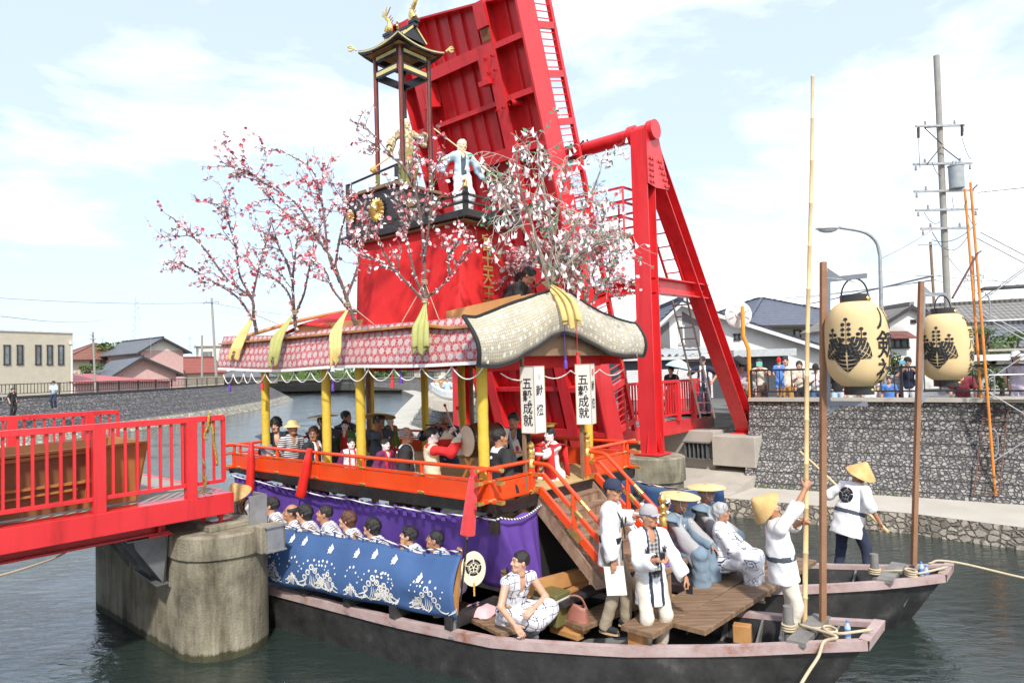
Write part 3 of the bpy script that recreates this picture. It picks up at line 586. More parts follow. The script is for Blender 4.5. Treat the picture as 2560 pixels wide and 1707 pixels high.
# deck
m = MB(); m.box(Dk(-3.05, 1.62, 2.065), (6.1, 3.2, .05), BF); m.build('deck', mat('rush_mat', (.48, .34, .14), .8, scale=8, c2=(.56, .42, .2)), bt)
m = MB()
def sheer(u): return .05 + .12 * (1 - (abs(u + 2.6) / 4.0) ** 2)
us = np.linspace(-6.25, .1, 24)
m.grid([[Dk(u, -.04, 2.088) for u in us], [Dk(u, -.02, 2.088 - sheer(u)) for u in us], [Dk(u, .35, 2.05 - sheer(u)) for u in us]])
m.grid([[Dk(.1, v, 2.088) for v in np.linspace(-.04, 3.3, 8)], [Dk(.08, v, 1.93) for v in np.linspace(-.04, 3.3, 8)], [Dk(-.2, v, 1.9) for v in np.linspace(-.04, 3.3, 8)]])
m.grid([[Dk(u, 3.3, 2.088) for u in us], [Dk(u, 3.28, 2.088 - sheer(u)) for u in us]]); m.grid([[Dk(-6.25, v, 2.088) for v in (-.04, 3.3)], [Dk(-6.2, v, 1.98) for v in (-.04, 3.3)]])
m.build('deck_side', lacq, bt)
m = MB(); m.box(Dk(-6.33, .06, 2.06), (.22, .12, .1), BF); m.box(Dk(-6.33, 3.2, 2.06), (.22, .12, .1), BF); m.build('beam_end', verm, bt)
m = MB()
for u in (-.0,): m.box(Dk(u + .06, .02, 1.80), (.09, .09, .17), BF)
m.build('deck_post', lacq, bt)
# vermilion rail: near side, front in two pieces, left end, far side
NP = [0, -1.19, -2.42, -3.57, -4.69, -5.9]
def railing(m, a, b, posts, ext0=.18, ext1=.18):
    a, b = Vector(a), Vector(b); d = (b - a).normalized()
    m.tube([a - d * ext0 + Z * .40, b + d * ext1 + Z * .40], .026, 10)
    m.bar(a - d * ext0 * .9 + Z * .25, b + d * ext1 * .9 + Z * .25, .05, .03)
    m.bar(a + Z * .125, b + Z * .125, .035, .20); m.bar(a - d * ext0 + Z * .015, b + d * ext1 + Z * .015, .06, .035)
    for p in posts:
        c = a.lerp(b, p); m.box(c + Z * .13, (.065, .055, .27), (d, Z.cross(d), Z)); m.tube([c + Z * .25, c + Z * .39], .026, 10)
def fittings(m, a, b, posts, nrm):
    a, b = Vector(a), Vector(b); d = (b - a).normalized()
    for p in posts:
        c = a.lerp(b, p)
        for zz, wd, hh in ((.255, .13, .035), (.02, .15, .05)): m.lathe([(.0, .0), (wd / 2, 0), (wd / 2 * .8, .006), (0, .008)], 10, Matrix.Translation(c + Z * zz + nrm * .031) @ Matrix((d, Z, nrm)).transposed().to_4x4() @ Matrix.Diagonal((1, hh / wd, 1, 1)))
sides = [(Dk(0, 0, 2.09), Dk(-6.1, 0, 2.09), [-u / 6.1 for u in NP], -AV), (Dk(0, 0, 2.09), Dk(0, .82, 2.09), [.03, .98], AX), (Dk(0, 2.12, 2.09), Dk(0, 3.25, 2.09), [.02, .9], AX),
         (Dk(-6.1, 0, 2.09), Dk(-6.1, 3.25, 2.09), [0, .35, .7, 1], -AX), (Dk(0, 3.25, 2.09), Dk(-6.1, 3.25, 2.09), [-u / 6.1 for u in NP], AV)]
for i, (a, b, ps, nr) in enumerate(sides):
    m = MB(); railing(m, a, b, ps, .0 if i == 2 else .2, 0 if i == 1 else .22); m.cur = 1; fittings(m, a, b, ps, nr)
    d = (b - a).normalized()
    ends = [(a, -1), (b, 1)] if i not in (1, 2) else ([(a, -1)] if i == 1 else [(b, 1)])
    for e, sg in ends:
        m.tube([e + d * sg * .195 + Z * .40, e + d * sg * .225 + Z * .40], .029, 10)
        for zz in (.25, .015): m.bar(e + d * sg * .13 + Z * zz, e + d * sg * .225 + Z * zz, .066, .042)
    m.build('deck_railing', [verm, gold], bt, smooth='auto')
def giboshi(c, z0, z1, r=.052):
    m = MB(); h = z1 - z0; T = Matrix.Translation(Vector((c.x, c.y, z0)))
    m.lathe([(r, 0), (r, h * .56)], 20, T)
    m.cur = 1; m.lathe([(r * 1.06, h * .5), (r * 1.06, h * .62), (r * .92, h * .635), (r * .92, h * .67), (r * 1.05, h * .68), (r * 1.05, h * .70), (r * .9, h * .71), (r * .9, h * .755), (r * 1.05, h * .765), (r * 1.05, h * .79), (r * .8, h * .80), (r * .62, h * .83), (r * .9, h * .86), (r * .98, h * .90), (r * .8, h * .945), (r * .35, h * .98), (0, h)], 20, T)
    m.lathe([(r * 1.12, 0), (r * 1.12, h * .06)], 20, T); m.build('newel_post', [verm, gold], bt, smooth='auto')
for v in (.82, 2.12): giboshi(Dk(.0, v, 0), 2.07, 2.75)
for v in (.82, 2.12): giboshi(Dk(1.18, v, 0), 1.12, 1.98)
# stairs
st = thing('staircase', 'steep weathered wooden staircase with vermilion handrails leading up to the boat deck', 'stairs', tuple(Dk(.5, 1.47, 1.0)))
m = MB(); ns = 7; rise = (2.07 - 1.05) / ns; run = .95 / ns
for k in range(ns):
    z = 2.07 - rise * (k + 1); u = .02 + run * k
    m.box(Dk(u + run * .62, 1.47, z + .012), (run * 1.35, 1.26, .028), BF); m.box(Dk(u + .02, 1.47, z + rise * .5 + .012), (.02, 1.22, rise - .03), BF)
m.box(Dk(.03, 1.47, 2.055), (.12, 1.3, .03), BF); m.build('tread', step_m, st)
for v in (.835, 2.105):
    m = MB(); m.prism([Dk(.0, v, 2.05), Dk(.09, v, 2.05), Dk(1.06, v, 1.05), Dk(.93, v, 1.0), Dk(.0, v, 1.88)], AV * .03)
    m.build('stringer', step_m, st)
for v in (.82, 2.12):
    m = MB()
    m.tube(interp([Dk(.03, v, 2.47), Dk(.28, v, 2.455)], 2) + [Dk(.33, v, 2.43), Dk(1.2, v, 1.66)], .027, 10)
    m.bar(Dk(.02, v, 2.32), Dk(.2, v, 2.32), .05, .04); m.bar(Dk(.19, v, 2.33), Dk(1.19, v, 1.45), .05, .045); m.bar(Dk(.02, v, 2.12), Dk(.15, v, 2.12), .05, .07); m.bar(Dk(.13, v, 2.14), Dk(1.19, v, 1.20), .05, .09)
    m.bar(Dk(.66, v, 1.70), Dk(.66, v, 2.12), .055, .055)
    m.cur = 1
    for f in (.5,): m.tube([Dk(.33 + .87 * f, v, 2.43 - .77 * f), Dk(.33 + .87 * f + .12, v, 2.43 - .77 * f - .106)], .0285, 10)
    m.bar(Dk(.60, v, 1.97), Dk(.76, v, 1.83), .054, .05); m.bar(Dk(.59, v, 1.71), Dk(.75, v, 1.565), .055, .095)
    for zz in (2.32, 2.12): m.bar(Dk(.05, v, zz), Dk(.13, v, zz), .056, .05 + .03 * (zz < 2.2))
    m.build('handrail', [verm, gold], st, smooth='auto')
# yellow wrapped columns
yel = mat('yellow_cloth', (.58, .40, .035), .75, scale=3, c2=(.66, .47, .06), bump=.5, bscale=14)
for u, v, zt in [(-5.24, .12, 3.9), (-3.47, .12, 3.9), (-2.62, .12, 3.9), (-.18, .12, 3.9), (-5.9, 2.9, 3.9), (-4.25, 2.9, 3.9), (-3.3, 2.95, 3.9), (-.45, 2.85, 3.9)]:
    m = MB(); zs = np.linspace(2.09, zt, 26); rr_ = [.069 + .0035 * math.sin(z * 19 + u * 3) * math.sin(z * 7.3 + u) for z in zs]
    m.tube([Dk(u, v, z) for z in zs], rr_, 18, caps=False); m.build('column', yel, bt, smooth=True)
m = MB(); m.tube([Dk(-5.6, 2.6, 2.1), Dk(-5.6, 2.6, 3.9)], .05, 10); m.build('bare_post', wood, bt); m = MB(); m.tube([Dk(-3.05, 2.95, 2.1), Dk(-3.05, 2.95, 3.9)], .04, 10); m.build('bare_post', wood, bt)
# ---- roof
m = MB(); m.box(Dk(-3.1, 1.62, 3.93), (6.3, .12, .14), BF)
for v in (.12, 2.95): m.box(Dk(-3.1, v, 3.95), (6.4, .12, .14), BF)
for u in (-5.9, -4.4, -2.9, -1.4, -.18): m.box(Dk(u, 1.6, 3.97), (.12, 3.0, .12), BF)
m.box(Dk(.02, 1.6, 4.02), (.06, 2.9, .34), BF); m.build('roof_beam', wood, bt)
m = MB()
def rz(v): return 4.36 + .52 * math.exp(-((v - 1.55) / .78) ** 2) - .04
vs = np.linspace(-.12, 3.4, 23)
m.grid([[Dk(u, v, (rz(v) - .1) if u > -1.0 else 4.29 + .12 * math.cos((v - 1.6) * .9)) for v in vs] for u in (-6.4, -4, -2, -1.01, -.5, .02)]); m.build('roof_deck', woodn, bt, thick=.03)
m = MB(); m.box(Dk(-4.4, .9, 4.5), (2.2, .05, .16), BF); m.box(Dk(-4.4, 2.2, 4.5), (2.2, .05, .16), BF)
m.prism([Dk(-6.0, 1.0, 4.42), Dk(-6.0, 1.5, 4.66), Dk(-6.0, 2.1, 4.7), Dk(-6.0, 2.6, 4.42)], AX * .04); m.tube(interp([Dk(-6.3, .4, 4.45), Dk(-5.9, 1.2, 4.72), Dk(-5.0, 1.7, 4.86), Dk(-4.0, 1.6, 4.76)], 6), .035, 8); m.build('roof_rail', woodn, bt)
m = MB(); m.grid([[Dk(-6.2 + .06 * i, .9 + .12 * i, 4.42 + .0 * i), Dk(-5.2, .8, 4.60), Dk(-4.4, .8, 4.5)] if i == 0 else [Dk(-6.1, 2.0, 4.74), Dk(-5.2, 1.6, 4.84), Dk(-4.0, 1.5, 4.72)] for i in range(2)]); m.build('roof_cloth', mat('red_cloth', (.60, .012, .015), .75, scale=2, c2=(.68, .02, .022), bump=.3, bscale=6), bt, thick=.01)
rcl = MATS['red_cloth']
m = MB(); a = Dk(-1.4, .75, 4.46); m.bar(a, Dk(-.15, .9, 4.60), .03, .16); m.build('roof_plank', woodn, bt)
# brocade valance
def brocade(t, u):
    s = sepv(t, u); x, y = mth(t, 'MULTIPLY', s[0], 7.0), mth(t, 'MULTIPLY', s[1], 8.6)
    row = mth(t, 'FLOOR', y); sh_ = mth(t, 'MULTIPLY', mth(t, 'MODULO', row, 2.0), .5)
    fx = mth(t, 'SUBTRACT', mth(t, 'FRACT', mth(t, 'ADD', x, sh_)), .5); fy = mth(t, 'SUBTRACT', mth(t, 'FRACT', y), .5)
    d = mth(t, 'SQRT', mth(t, 'ADD', mth(t, 'MULTIPLY', fx, fx), mth(t, 'MULTIPLY', mth(t, 'MULTIPLY', fy, fy), .8)))
    an = mth(t, 'ARCTAN2', fy, fx); pet = mth(t, 'MULTIPLY', mth(t, 'SINE', mth(t, 'MULTIPLY', an, 12.0)), .09)
    disc = mth(t, 'LESS_THAN', mth(t, 'ADD', d, mth(t, 'MULTIPLY', pet, .35)), .33); core = mth(t, 'GREATER_THAN', mth(t, 'ADD', mth(t, 'SINE', mth(t, 'MULTIPLY', an, 16.0)), mth(t, 'MULTIPLY', d, 3.0)), -.2)
    nz_ = N(t, 'ShaderNodeTexVoronoi', i_Scale=24.0, feature='DISTANCE_TO_EDGE'); t.links.new(u, nz_.inputs['Vector'])
    fol = mth(t, 'MULTIPLY', mth(t, 'LESS_THAN', nz_.outputs['Distance'], .085), .6)
    f = mth(t, 'MAXIMUM', mth(t, 'MULTIPLY', disc, mth(t, 'MULTIPLY_ADD', core, .55, .45)), mth(t, 'MULTIPLY', mth(t, 'SUBTRACT', 1.0, disc), fol))
    return mixc(t, f, (.44, .025, .03), (.53, .46, .45))
broc = uvmat('brocade', brocade, .5)
def hexcloth(t, u):
    v = N(t, 'ShaderNodeTexVoronoi', i_Scale=26.0, i_Randomness=.25); t.links.new(u, v.inputs['Vector'])
    e = N(t, 'ShaderNodeTexVoronoi', i_Scale=26.0, i_Randomness=.25, feature='DISTANCE_TO_EDGE'); t.links.new(u, e.inputs['Vector'])
    sp = N(t, 'ShaderNodeSeparateColor'); t.links.new(v.outputs['Color'], sp.inputs[0])
    c = mixc(t, mth(t, 'LESS_THAN', e.outputs['Distance'], .13), mixc(t, sp.outputs[0], (.64, .58, .44), (.56, .48, .32)), (.38, .35, .29))
    b = N(t, 'ShaderNodeTexVoronoi', i_Scale=9.0, i_Randomness=.3); t.links.new(u, b.inputs['Vector'])
    return mixc(t, mth(t, 'LESS_THAN', b.outputs['Distance'], .24), c, (.76, .74, .67))
hexc = uvmat('hexagon_brocade', hexcloth, .6)
blackc = mat('black_edging', (.02, .02, .021), .7)
us = np.linspace(-6.46, .02, 70); P = []
for i in range(9):
    f = i / 8; row = []
    for u in us:
        uu = u + (.16 * f if u > -.3 else 0) + (.17 * f * max(0, (-5.6 - u) / .86)); w_ = .012 * math.sin(u * 7) * f + .02 * math.sin(u * 2.3 + 1) * f
        row.append(Dk(uu, .02 - .17 * math.sin(f * 1.5) + w_ * .8, 4.37 - .58 * f + .015 * math.sin(u * 1.7) + .05 * max(0, (-4 - u) / 2.4)))
    P.append(row)
vl = cloth('valance', P, broc, bt)
P2 = [[Dk(-6.46 + .17 * f + .0 * v, v, 4.42 - .58 * f) for v in np.linspace(.02 - .17 * math.sin(f * 1.5), 3.3, 10)] for f in np.linspace(0, 1, 6)]
cloth('valance', P2, broc, bt)
cloth('valance', [[p + AV * 3.25 - (AV * 2 * (p - Dk(0, 0, 0)).dot(AV)) for p in r_] for r_ in P], broc, bt)
m = MB(); m.grid([[p - AV * .008 + Z * .012 for p in P[-1]], [p - AV * .01 - Z * .03 for p in P[-1]]]); m.build('white_hem', whitep, vl, thick=.012)
# gable cloth at the front, bulging and curved
GT = [(-.42, 4.335), (-.2, 4.33), (.15, 4.42), (.6, 4.56), (1.0, 4.68), (1.36, 4.75), (1.75, 4.74), (2.2, 4.60), (2.6, 4.48), (3.0, 4.41), (3.58, 4.37)]
GB = [(-.30, 3.735), (0, 3.735), (.4, 3.80), (.8, 3.94), (1.15, 4.10), (1.42, 4.17), (1.75, 4.12), (2.2, 3.98), (2.6, 3.88), (3.0, 3.83), (3.58, 3.82)]
xs_ = np.linspace(0, 1, 60); P = []
for i in range(10):
    f = i / 9; row = []
    for x in xs_:
        v = -.42 + 4.0 * x + .12 * f * (1 - x); zt, zb = lerp(GT, v), lerp(GB, v)
        row.append(Dk(.04 + .16 * math.sin(f * 2.4) + .012 * math.sin(v * 9) * f, v, zt + (zb - zt) * f + .01 * math.sin(v * 5 + f * 4)))
    P.append(row)
gc = cloth('gable_cloth', P, hexc, bt, thick=.012)
m = MB()
for r0, dz in ((P[0], .0), (P[-1], 0)):
    m.grid([[p + AX * .012 + Z * .016 for p in r0], [p + AX * .012 - Z * .022 for p in r0]])
for k in (0, -1):
    c_ = [r_[k] for r_ in P]; m.grid([[p + AX * .014 - AV * .03 for p in c_], [p + AX * .014 + AV * .03 for p in c_]])
m.build('black_edging', blackc, gc, thick=.02)
# red inner hangings and dark soffit
m = MB(); m.grid([[Dk(-.25, v, 3.98) for v in (.1, 1.2, 2.95)], [Dk(-.25, v, 3.66 + .02 * k) for k, v in enumerate((.1, 1.2, 2.95))]]); m.grid([[Dk(u, 2.98, 4.0) for u in (-6.2, -3, .05)], [Dk(u, 3.05, 3.72) for u in (-6.2, -3, .05)]]); m.build('inner_hanging', rcl, bt, thick=.01)
# white cord swags with tassels under the eaves
m = MB(); swag = []
us_ = [-6.2, -5.85, -5.5, -5.24, -4.8, -4.35, -3.95, -3.5, -3.05, -2.6, -2.1, -1.55, -1.0, -.45, .1]
for a, b in zip(us_, us_[1:]):
    m.tube([Dk(a + (b - a) * t_, -.13, 3.74 - .16 * (1 - (2 * t_ - 1) ** 2)) for t_ in np.linspace(0, 1, 10)], .0085, 5); m.tube([Dk(b, -.13, 3.74), Dk(b, -.12, 3.82)], .0085, 5)
for a, b in ((.25, 1.0), (1.0, 1.75), (1.75, 2.5), (2.5, 3.2)): m.tube([Dk(.02, a + (b - a) * t_, 3.64 - .10 * (1 - (2 * t_ - 1) ** 2)) for t_ in np.linspace(0, 1, 8)], .0085, 5)
m.build('cord_swag', whitep, bt, smooth=True)
purp = mat('purple_cloth', (.11, .045, .31), .75, scale=2, c2=(.15, .07, .39), bump=.4, bscale=5)
purpt = mat('purple_thread', (.07, .02, .25), .6, scale=50, c2=(.13, .05, .36)); redt = mat('red_thread', (.62, .015, .02), .5, scale=60, c2=(.75, .03, .035), bump=.4, bscale=120)
def tassel(p, m_, lab, L=.16, r=.024, cord=.12):
    m = MB(); m.lathe([(.004, cord), (.004, 0), (r * .7, -.01), (r * .75, -.04), (r * .55, -.05), (r, -.07), (r * 1.1, -L), (0, -L)], 10, Matrix.Translation(Vector(p)))
    tag(m.build('tassel', m_, smooth='auto', loc=tuple(p)), lab, 'tassel', 'small tassels hung under the boat roof')
tassel(Dk(-6.0, -.12, 3.6), purpt, 'small purple tassel under the far end of the red valance')
tassel(Dk(-4.92, -.12, 3.62), redt, 'small red tassel hanging just past the first yellow column')
tassel(Dk(-2.95, -.12, 3.6), purpt, 'small purple tassel hanging between the second and third yellow columns')
tassel(Dk(-1.6, -.12, 3.64), redt, 'small red tassel hanging in the gap before the drum')
tassel(Dk(-1.42, -.12, 3.70), purpt, 'small purple tassel hanging close beside a red one before the drum')
tassel(Dk(.24, 1.33, 3.84), purpt, 'purple tassel on a long cord under the middle of the patterned gable', .17, .026, .42)
tassel(Dk(.24, 1.62, 3.9), redt, 'red tassel on a long cord under the middle of the patterned gable', .17, .026, .40)
# ---- red cloth tower and black lacquer stage
us = np.linspace(-3.62, -1.25, 22); vs = np.linspace(.9, 1.92, 10); zs = np.linspace(4.3, 5.82, 14); P = []
for k, z in enumerate(zs):
    f = 1 - k / 13; row = []; wv = lambda a: .030 * f * math.sin(a * 3.1 + f * 2) + .012 * math.sin(a * 9 + 5 * f) * f
    for v in vs[::-1]: row.append(Dk(-3.62 - .04 * f + wv(v), v, z))
    for u in us[1:]: row.append(Dk(u, .9 - .05 * f * math.sin((u + 3.62) / 2.37 * math.pi) + wv(u) , z + (.02 * f * math.sin(u * 4))))
    for v in vs[1:]: row.append(Dk(-1.25 + .05 * f * math.sin((v - .9) / 1.02 * 3.14) + wv(v) * .6, v, z))
    for u in us[::-1][1:]: row.append(Dk(u, 1.92, z))
    P.append(row)
cloth('tower_cloth', P, rcl, bt, thick=.01)
m = MB(); hh = .235
for i, ch in enumerate('富士天王'):
    tv, tf = text_mesh(ch, .27); c = Dk(-1.165, 1.40, 5.58 - i * .255)
    m.add([c + AV * p[0] * .95 + Z * p[1] + AX * .0 for p in tv], tf)
m.build('gold_lettering', gold, bt, thick=.006)
# stage
m = MB(); m.box(Dk(-2.45, 1.38, 5.915), (2.95, 1.22, .11), BF); m.build('stage_base', lacq, bt, bevel=.01)
m = MB(); m.box(Dk(-2.45, 1.38, 5.835), (2.75, 1.1, .03), BF); m.box(Dk(-3.35, 1.40, 6.69), (1.46, 1.02, .05), BF); m.box(Dk(-3.35, 1.40, 5.99), (1.40, .96, .035), BF); m.build('wood_trim', wood, bt)
m = MB(); m.box(Dk(-3.35, 1.40, 6.32), (1.32, .88, .70), BF); m.build('stage_box', lacq, bt)
m = MB()
for a, b in ((Dk(-3.9, .955, 6.08), Dk(-2.70, .955, 6.08)), (Dk(-3.9, .955, 6.62), Dk(-2.70, .955, 6.62)), (Dk(-2.655, .99, 6.08), Dk(-2.655, 1.8, 6.08)), (Dk(-2.655, .99, 6.62), Dk(-2.655, 1.8, 6.62)), (Dk(-3.9, .955, 6.08), Dk(-3.9, .955, 6.62)), (Dk(-2.70, .955, 6.08), Dk(-2.70, .955, 6.62))): m.bar(a, b, .008)
for a, b in ((Dk(-3.85, .82, 5.97), Dk(-1.05, .82, 5.97)), (Dk(-1.04, .82, 5.97), Dk(-1.04, 1.9, 5.97))): m.bar(a, b, .01)
m.build('red_line', mat('red_lacquer', (.26, .03, .012), .3, scale=3), bt)
def chrys(c, x, y, n, r):       # sixteen-petalled gilt flower
    m = MB()
    for k in range(16):
        a = 6.28318 * k / 16; d = x * math.cos(a) + y * math.sin(a); s_ = -x * math.sin(a) + y * math.cos(a)
        pr = [c + d * (r * .16) - s_ * (r * .03), c + d * (r * .82) - s_ * (r * .17), c + d * r - s_ * (r * .08), c + d * r * 1.02 + n * .012, c + d * r + s_ * (r * .08), c + d * (r * .82) + s_ * (r * .17), c + d * (r * .16) + s_ * (r * .03), c + d * (r * .6) + n * .035]
        m.add(pr, [(i, (i + 1) % 7, 7) for i in range(7)])
    m.lathe([(r * .17, .0), (r * .17, .02), (r * .1, .035), (0, .04)], 14, Matrix.Translation(c) @ Matrix((x, y, n)).transposed().to_4x4()); return m
chrys(Dk(-3.15, .93, 6.34), AX, Z, -AV, .20).build('gilt_crest', gold, bt); chrys(Dk(-3.85, .93, 6.34), AX, Z, -AV, .12).build('gilt_crest', gold, bt)
def kiri(m, c, x, y, n, s):     # three-leaved paulownia with upright blossoms
    for ox, rot, k in ((-.52, .5, .82), (.52, -.5, .82), (0, 0, 1.0)):
        pts = []
        for i in range(26):
            a = 6.28318 * i / 26; rx = .36 * k * (1 + .06 * math.sin(9 * a)); ry = .40 * k * (1 + .06 * math.sin(9 * a)); px_ = rx * math.cos(a); py_ = ry * math.sin(a) - .34 * k; py_ *= 1.0 if py_ > -.3 else 1.12
            px2 = px_ * math.cos(rot) - py_ * math.sin(rot) * .6 + ox * .35; py2 = px_ * math.sin(rot) * .5 + py_ * (.85 if ox else 1); pts.append(c + x * (px2 * s) + y * (py2 * s) + n * (.002 if ox else .004))
        m.add(pts, [tuple(range(26))])
    for bx, h_ in ((-.42, .5), (0, .85), (.42, .5)):
        for j in range(5 if bx == 0 else 4):
            yy = .1 + h_ * j / (5 if bx == 0 else 4)
            for sx_ in ((-.09, .09) if j < (4 if bx == 0 else 3) else (0,)):
                q_ = c + x * ((bx + sx_) * s) + y * (yy * s) + n * .003; m.add([q_ + x * (.06 * s * math.cos(a)) + y * (.05 * s * math.sin(a)) for a in np.linspace(0, 5.6, 8)], [tuple(range(8))])
            q_ = c + x * (bx * s) + y * (yy * s) + n * .003; m.add([q_ + x * (.012 * s) - y * (.06 * s), q_ - x * (.012 * s) - y * (.06 * s), q_ - x * (.012 * s) + y * (.1 * s), q_ + x * (.012 * s) + y * (.1 * s)], [(0, 1, 2, 3)])
m = MB(); kiri(m, Dk(-2.652, 1.22, 6.42), AV, Z, AX, .26); kiri(m, Dk(-2.652, 1.68, 6.42), AV, Z, AX, .22); m.build('gilt_crest', mat('dull_gilt', (.30, .16, .07), .5, metal=.4), bt)
m = MB()    # low railing of the front stage
a, b, c = Dk(-2.55, .80, 5.965), Dk(-1.02, .80, 5.965), Dk(-1.02, 1.95, 5.965)
for p, q_ in ((a, b), (b, c)):
    for zz in (.11, .22): m.bar(p + Z * zz, q_ + Z * zz, .035, .03, ext=.12)
    for f in (0, .5, 1): m.box(p.lerp(q_, f) + Z * .11, (.04, .04, .22), BF)
m.box(b + Z * .16, (.06, .06, .32), BF)
m.tube([Dk(-4.0, 1.0, 6.92), Dk(-2.66, .98, 7.0)], .02, 6); m.box(Dk(-2.70, .99, 6.86), (.05, .05, .3), BF); m.box(Dk(-3.98, .99, 6.82), (.05, .05, .22), BF); m.build('stage_railing', lacq, bt)
m = MB(); m.lathe([(.034, 0), (.04, .02), (.03, .05), (.036, .07), (.02, .11), (0, .13)], 12, Matrix.Translation(b + Z * .31)); m.lathe([(.09, 0), (.1, .01), (0, .015)], 14, Matrix.Translation(a.lerp(b, .72) + Z * .235) @ Matrix.Diagonal((1.3, .5, 1, 1))); m.build('gilt_cap', gold, bt, smooth='auto')
# pavilion on four posts
bamb = mat('red_brown_lacquer', (.14, .022, .012), .25, scale=5, c2=(.20, .04, .02), coat=.3)
pv = thing('roof_pavilion', 'small curled black and gold shrine roof on four slim dark red posts above the boat', 'shrine pavilion', tuple(Dk(-3.0, 1.43, 6.7)))
for u in (-2.7, -3.33):
    for v in (1.12, 1.74):
        m = MB(); m.tube([Dk(u, v, 6.7), Dk(u, v, 8.98)], .034, 12); m.cur = 1
        for s_ in (-1, 1): m.box(Dk(u + .033 * s_, v + .02, 8.0), (.012, .012, 2.0), BF)
        m.cur = 2; m.tube([Dk(u, v, 6.7), Dk(u, v, 6.98)], .037, 12)
        m.build('post', [bamb, lacq, mat('green_cloth', (.16, .17, .06), .8)], pv, smooth='auto')
cream = mat('cream_lacquer', (.62, .52, .22), .4)
for zc, h_ in ((8.66, .12), (8.93, .10)):
    m = MB()
    for (p, q_) in ((Dk(-2.7, 1.12, zc), Dk(-3.33, 1.12, zc)), (Dk(-2.7, 1.74, zc), Dk(-3.33, 1.74, zc)), (Dk(-2.7, 1.12, zc), Dk(-2.7, 1.74, zc)), (Dk(-3.33, 1.12, zc), Dk(-3.33, 1.74, zc))): m.bar(p, q_, .05, h_)
    m.build('ring_beam', lacq, pv)
    m = MB()
    for (p, q_, n_) in ((Dk(-2.76, 1.094, zc), Dk(-3.27, 1.094, zc), 0), (Dk(-2.76, 1.766, zc), Dk(-3.27, 1.766, zc), 0), (Dk(-2.674, 1.18, zc), Dk(-2.674, 1.68, zc), 0), (Dk(-3.356, 1.18, zc), Dk(-3.356, 1.68, zc), 0)): m.bar(p, q_, .004, h_ * .55)
    m.build('cream_panel', cream, pv)
cu, cv = -3.015, 1.43; m = MB(); n_ = 13; rows = []
def roofz(a, b, e): # a,b in -1..1
    r_ = max(abs(a), abs(b)); cor = (abs(a) * abs(b)) ** 2; return 9.02 + .30 * (1 - r_) ** 1.4 + .08 * cor * r_ ** 4 + .03 * (1 - r_) + e
H = .51
for k, e in enumerate((0, -.05)):
    m.grid([[Dk(cu + H * a, cv + H * b, roofz(a, b, e)) for b in np.linspace(-1, 1, n_)] for a in np.linspace(-1, 1, n_)])
ed = [(1, b) for b in np.linspace(-1, 1, n_)] + [(a, 1) for a in np.linspace(1, -1, n_)] + [(-1, b) for b in np.linspace(1, -1, n_)] + [(a, -1) for a in np.linspace(-1, 1, n_)]
m.grid([[Dk(cu + H * a, cv + H * b, roofz(a, b, 0)) for a, b in ed], [Dk(cu + H * a, cv + H * b, roofz(a, b, -.05)) for a, b in ed]])
m.prism([Dk(cu - .34, cv - .26, 9.18), Dk(cu - .34, cv, 9.42), Dk(cu - .34, cv + .26, 9.18)], AX * .68)
m.build('roof', lacq, pv)
m = MB(); m.grid([[Dk(cu + H * 1.005 * a, cv + H * 1.005 * b, roofz(a, b, -.008)) for a, b in ed], [Dk(cu + H * 1.005 * a, cv + H * 1.005 * b, roofz(a, b, -.03)) for a, b in ed]])
for sgu in (-1, 1):
    m.bar(Dk(cu + .345 * sgu, cv - .26, 9.19), Dk(cu + .345 * sgu, cv, 9.43), .02, .03); m.bar(Dk(cu + .345 * sgu, cv + .26, 9.19), Dk(cu + .345 * sgu, cv, 9.43), .02, .03)
m.box(Dk(cu, cv - .17, 9.29), (.64, .01, .02), BF)
for a, b in ((1, 1), (1, -1), (-1, 1), (-1, -1)):
    o_ = Dk(cu + H * a, cv + H * b, roofz(a, b, -.02)); d = (AX * a + AV * b).normalized()
    m.tube([o_ + d * (.03 + .16 * t_ - .10 * t_ * t_ * (t_ > .5)) + Z * (.02 + .05 * math.sin(t_ * 3.1)) if t_ < .8 else o_ + d * (.125 + .045 * math.cos((t_ - .8) * 22)) + Z * (.055 + .045 * math.sin((t_ - .8) * 22)) for t_ in np.linspace(0, 1.05, 24)], .016, 6)
m.build('cream_trim', cream, pv)
m = MB(); m.grid([[Dk(cu + .42 * a, cv + .42 * b, roofz(a * .74, b * .74, -.075)) for b in np.linspace(-1, 1, 7)] for a in np.linspace(-1, 1, 7)]); m.build('soffit', mat('gilt_soffit', (.34, .21, .08), .6, scale=4, c2=(.48, .34, .16)), pv)
m = MB(); m.box(Dk(cu, cv, 9.43), (.78, .08, .07), BF)
for s_ in (-1, 1): m.box(Dk(cu + .33 * s_, cv, 9.49), (.18, .1, .05), BF)
m.build('ridge', lacq, pv)
def shachi(c, s_):     # gilt dolphin standing on its head, tail up
    m = MB(); pts = []; rr_ = []
    for t_ in np.linspace(0, 1, 14): pts.append(c + AX * s_ * (.07 * math.sin(t_ * 4.2) - .02) + Z * (.03 + .33 * t_)); rr_.append(.055 * (1 - t_) ** .6 * (1 + .3 * math.sin(t_ * 9)) + .008)
    m.tube(pts, rr_, 10)
    for k, (du, dz) in enumerate(((-.10, .43), (0, .47), (.09, .43))): m.prism([pts[-2], pts[-1] + AX * (du * .5 - .02), pts[0] + AX * du * s_ + Z * dz - Z * .0, pts[-1] + AX * (du * .5 + .02)], AV * .02)
    for t_ in (3, 5, 7, 9): m.prism([pts[t_], pts[t_] + AX * s_ * .09 + Z * .05, pts[t_ + 1]], AV * .015); m.prism([pts[t_], pts[t_] - AX * s_ * .09 + Z * .06, pts[t_ + 1]], AV * .015)
    m.build('gilt_dolphin', gold, pv)
